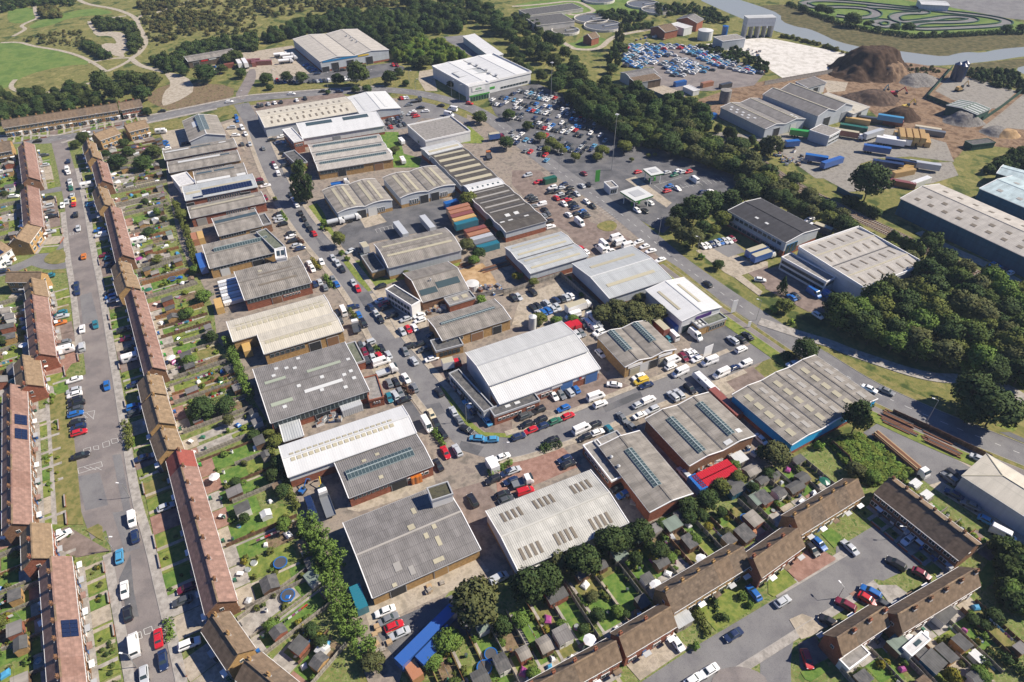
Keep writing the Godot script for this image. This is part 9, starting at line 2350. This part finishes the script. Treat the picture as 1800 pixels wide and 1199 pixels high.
	container(196.8,-346.1,115,12,"R","red container under the blue one",.06)
	container(191.8,-323.5,20,12,"Y","yellow container in the upper layer of the yellow stack",2.66)
	container(194.9,-322.8,20,12,"Y","yellow container in the upper layer of the yellow stack",2.66)
	container(197.9,-322.1,20,12,"Y","yellow container in the upper layer of the yellow stack",2.66)
	container(200.9,-321.4,20,12,"Y","yellow container in the upper layer of the yellow stack",2.66)
	container(191.5,-326.2,20,12,"Y","yellow container in the lower layer of the yellow stack",.06)
	container(194.8,-325.3,20,12,"Y","yellow container in the lower layer of the yellow stack",.06)
	container(198.0,-324.4,20,12,"Y","yellow container in the lower layer of the yellow stack",.06)
	container(201.3,-323.6,20,12,"Y","yellow container in the lower layer of the yellow stack",.06)
	container(204.6,-322.7,20,12,"Y","yellow container in the lower layer of the yellow stack",.06)
	container(211.3,-335.9,115,12,"c","cream container beside the yellow stack",.06)
	container(211.7,-332.3,115,12,"g","grey container beside the yellow stack",.06)
	container(181.7,-291.8,60,12,"Y","long yellow container by the big tree",.06)
	container(171.4,-276.3,115,12,"R","large red container near the long blue warehouse",.06)
	container(177.3,-286.9,70,12,"Y","yellow container behind the red one",.06)
	container(180.8,-277.7,60,12,"w","white container beside the red one",.06)
	heap(220.0,-429.1,28,22,14,.2,"brown_heap","huge dark brown spoil heap beside the river")
	heap(228.5,-421.3,15,13,8,.2,"dirt","lighter brown shoulder of the huge spoil heap")
	heap(242.0,-411.3,16,11,4,.3,"grey_heap","grey rubble heap beside the huge spoil heap")
	heap(201.1,-381.2,18,11,5,.1,"dark_heap","long low dark heap behind the excavator")
	heap(206.2,-356.3,12,9,5,.2,"brown_heap","sandy brown heap behind the containers")
	heap(237.3,-350.5,12,9,5,.2,"grey_heap","grey gravel heap near the green shed")
	heap(250.2,-332.0,7,5,3,.2,"sand","orange sand heap at the right edge")
	heap(246.4,-335.6,9,7,3,.2,"grey_heap","small grey heap at the right edge")
	digger(209.4,-387.8,.6,"t","teal excavator on the dark heap")
	digger(216.2,-386.7,-.2,"r","red crushing machine on the dark heap")
	digger(213.7,-366.4,.4,"y","yellow loader on the sandy heap")
	digger(257.3,-394.7,.4,"Y","orange excavator by the concrete silos")
	silo(263.6,-413.8,2.2,9,"paint_n","dark blue cement silo by the river, left")
	silo(265.3,-411.3,2.2,9,"paint_n","dark blue cement silo by the river, middle")
	silo(269.1,-416.3,2.2,9,"paint_n","dark blue cement silo by the river, right")
	silo(132.7,-495.3,5,6,"light_white","white round tank by the river",1)
	hopper(160.3,-496.3,.12,20,7,13,"pale hopper building on tall leg walls by the river")
	silo(148.7,-505.4,2,6,"B".replace("B","paint_b"),"blue rooftop tank by the river",.5)
	silo(117.9,-376.9,3,7,"flat_grey","concrete round tower by the lorry yard",.3)
	settling_tank(59.0,-543.4,13,"settling tank nearest the treatment block")
	settling_tank(65.8,-524.7,14,"settling tank nearest the poplars")
	settling_tank(103.6,-585.0,13,"settling tank beside the river bank, far")
	settling_tank(111.8,-568.1,12,"settling tank beside the river bank, near")
	settling_tank(69.9,-599.6,13,"settling tank at the top edge")
	settling_tank(37.8,-512.3,10,"small round tank by the works road")
	container(98.3,-403.7,62,8,"b","blue cabin near the breaker yard",.06)
	container(113.8,-402.5,62,8,"O","orange brown cabin near the breaker yard",.06)
	container(124.1,-400.1,62,8,"d","dark cabin near the breaker yard",.06)
	container(104.4,-352.9,62,8,"b","dark blue container near the breaker yard",.06)
	container(98.7,-347.1,62,8,"R","rust container near the breaker yard",.06)
	clutter([127,-323,138,-313,142,-299,128,-292,123,-310],26,"in the lorry yard scrap pile")
	clutter([81,-500,100,-504,107,-490,80,-487],14,"beside the breaker sheds")
	clutter([148,-475,167,-468,162,-451,147,-457],10,"among blue plant by the river")
	clutter([-195,-437,-183,-443,-173,-424,-181,-421],12,"beside the dark brown shed")
	lorry(-46.0,-104.7,-27,9,"w","g","flat","white cab tipper lorry")
	digger(-48.3,-109.5,1.9,"y","yellow mini crane behind the tipper lorry")
	digger(-53.0,-108.9,1.2,"b","blue mini crane beside the tipper lorry")
	lorry(-18.4,-155.9,70,6,"r","w","box","white box truck by the brick office")
	lorry(-37.8,-153.3,62,6.5,"w","s","flat","white recovery truck in the corner yard")
	container(-45.7,-137.4,62,6,"s","blue-grey caged container behind the patched warehouse",.06)
	clutter([-53.7,-135.9,-48.2,-138.7,-43.6,-140.5,-48,-133.7,-54.8,-131.5],14,"behind the patched warehouse")
	container(-5.1,-116.6,-27,4,"w","small white cabin at the car park corner",.06)
	container(-25.4,-112.4,62,1.6,"o","orange bin by the lantern workshop, left",.06)
	container(-24.3,-112.8,62,1.6,"o","orange bin by the lantern workshop, right",.06)
	container(61.0,-139.1,-27,12,"R","long dark red container beside the blue fascia warehouse",.06)
	container(51.4,-113.7,62,12,"r","red container roof behind the twin-bay works, rear",.06)
	container(52.4,-111.9,62,12,"r","red container roof behind the twin-bay works, front",.06)
	container(47.0,-110.1,-27,5,"b","blue trailer behind the lantern workshop",.06)
	clutter([48.1,-116.3,57.1,-121.1,65.6,-124.1,66.4,-121.6,57.3,-118.7,49.3,-114.8],26,"behind the twin-bay works")
	clutter([27,-111.6,29.3,-112,31.9,-104.5,29.6,-103.6],10,"beside the lantern workshop")
	caravan(57.3,-147.6,-27,"long white coach-sized motorhome by the estate road",10.5)
	sign_post(60.9,-161.2,30,3.4,4.2,.4,"trim_white","white hoarding beside the lower estate road")
	lorry(2.7,-111.2,70,5.5,"w","g","flat","white cab truck in the red car park")
	lorry(103.1,-120.4,155,17,"w","o","steel","white cab lorry loaded with long girders")
	girder_pile(109.5,-133.9,-.72,10,10,"pile of rusty steel in the stockyard")
	girder_pile(107.6,-131.5,-.72,10,5,"pile of rusty steel in the stockyard")
	girder_pile(117.1,-128.0,-.72,10,6,"pile of rusty steel in the stockyard")
	girder_pile(116.3,-123.9,-.72,10,10,"pile of rusty steel in the stockyard")
	yard_fence([108.2,-136.5,114.9,-130.9,121.1,-125.2,127.1,-119.6],"timber_brown",1.8,"dark brown fence between stockyard and main road")
	yard_fence([86.5,-124.7,89,-119.2,88.7,-116.3],"timber_brown",2.0,"brown fence between the overgrown plot and the gardens")
	shed(Vector3(91.2,0,-72.7),.6,5,2.6,2.2,"render_white","felt","long white shed in the lower right gardens")
	shed(Vector3(79.0,0,-66.3),.6,4,3,2.2,"timber_brown","roof_green","green roofed shed in the lower right gardens")
	shed(Vector3(84.4,0,-62.3),.6,4,3.4,2.3,"clad_teal","felt","teal shed at the bottom right")
	shed(Vector3(8.4,0,-77.2),.5,4.5,3.2,2.2,"brick_red","felt","brick outhouse under the dark tree row")
	shed(Vector3(27.8,0,-76.2),.5,2.5,2.5,2.2,"timber_brown","felt","black shed behind the red brick pair")
	shed(Vector3(37.4,0,-95.6),.5,4,3,2.2,"timber_brown","roof_green","green roofed summer house in the terrace gardens")
	shed(Vector3(23.9,0,-87.7),.5,3.4,2.6,2.2,"timber_grey","roof_green","grey shed under the dark tree row")
	shed(Vector3(29.6,0,-82.0),.5,2.5,2,2.2,"render_white","felt","small flat shed behind the brown terrace")
	shed(Vector3(35.0,0,-71.8),.5,4,3,2.2,"timber_grey","roof_steel","grey car port beside the red brick pair")
	shed(Vector3(55.0,0,-106.2),.5,4.5,4,2.2,"clad_teal","felt","teal summer house behind the red container")
	shed(Vector3(60.8,0,-112.0),.5,4,3,2.2,"timber_grey","roof_grey","grey corrugated shed behind the red container")
	shed(Vector3(60.2,0,-103.2),.5,4,3,2.2,"timber_grey","roof_green","green grey shed behind the red container")
	shed(Vector3(58.9,0,-116.3),.5,3.5,3,2.2,"timber_grey","roof_white","white roofed shed behind the twin-bay works")
	shed(Vector3(70.0,0,-106.7),.5,4.5,2.6,2.2,"timber_brown","felt","long felt roofed shed behind the turning-head terrace")
	lamp_post(92.5,-95.3,4.5,3.1,"street lamp at the turning head")
	lamp_post(72.0,-79.9,4.5,2.0,"street lamp beside the maroon car")
	lamp_post(116.1,-132.7,9,2.6,"tall street lamp on the main road by the stockyard")
	lamp_post(-93.3,-91.8,5.5,0,"street lamp on the near residential street")
	lamp_post(-76.5,-64.7,5.5,3,"street lamp by the blue hatchback")
	lamp_post(-96.1,-107.1,5.5,3,"street lamp opposite the parking bay")
	lamp_post(-12.8,-133.4,7,0,"street lamp on the estate road bend")
	lamp_post(-2.3,-119.2,7,0,"street lamp beside the white saloon")
	lamp_post(58.8,-151.0,7,2,"street lamp beside the long motorhome")
	lamp_post(57.1,-230.7,9,2.6,"tall street lamp by the petrol station trees")
	lamp_post(69.8,-219.4,8,2.6,"street lamp before the office row")
	lamp_post(81.5,-179.9,8,2.6,"street lamp on the main road near the junction")
	lamp_post(-139.3,-404.0,9,0,"street lamp along the upper main road")
	lamp_post(-107.0,-399.3,9,0,"street lamp along the upper main road")
	lamp_post(-82.7,-404.0,9,0,"street lamp along the upper main road")
	lamp_post(-59.7,-401.7,9,0,"street lamp along the upper main road")
	lamp_post(-54.5,-387.8,9,0,"street lamp along the upper main road")
	lamp_post(-34.1,-385.6,9,0,"street lamp along the upper main road")
	lamp_post(-29.3,-379.0,9,0,"street lamp along the upper main road")
	lamp_post(-148.4,-372.6,8,0,"street lamp near the upper left junction")
	lamp_post(-211.7,-339.2,8,0,"street lamp near the upper left junction")
	lamp_post(-220.1,-330.2,8,0,"street lamp near the upper left junction")
	mast(20.7,-362.3,26,"tall floodlight mast in the superstore car park, far")
	mast(45.9,-292.4,26,"tall floodlight mast in the superstore car park, near")
	lamp_post(4.0,-335.6,8,0,"street lamp along the superstore car park")
	lamp_post(13.8,-325.0,8,0,"street lamp along the superstore car park")
	lamp_post(23.6,-304.6,8,0,"street lamp along the superstore car park")
	lamp_post(21.6,-292.4,8,0,"street lamp along the superstore car park")
	yard_fence([71,-403,76,-395,86,-380,96,-386],"clad_teal",2.4,"blue hoarding around the breaker cabin yard")
	yard_fence([148,-404,170,-414,195,-425],"fence_concrete",2.6,"concrete wall beside the pale apron")
	yard_fence([273,-434,233,-383,244,-358,247,-350,267,-368,292,-392],"clad_green",2.4,"green fence around the aggregates yard")
	yard_fence([142,-272,145,-266,150,-264],"clad_teal",2.2,"blue fence between the railway and the lorry yard")
	yard_fence([-14.7,-192,-5.9,-194.5,-0,-196.2],"fence_concrete",1.8,"concrete fence below the sandy yard")
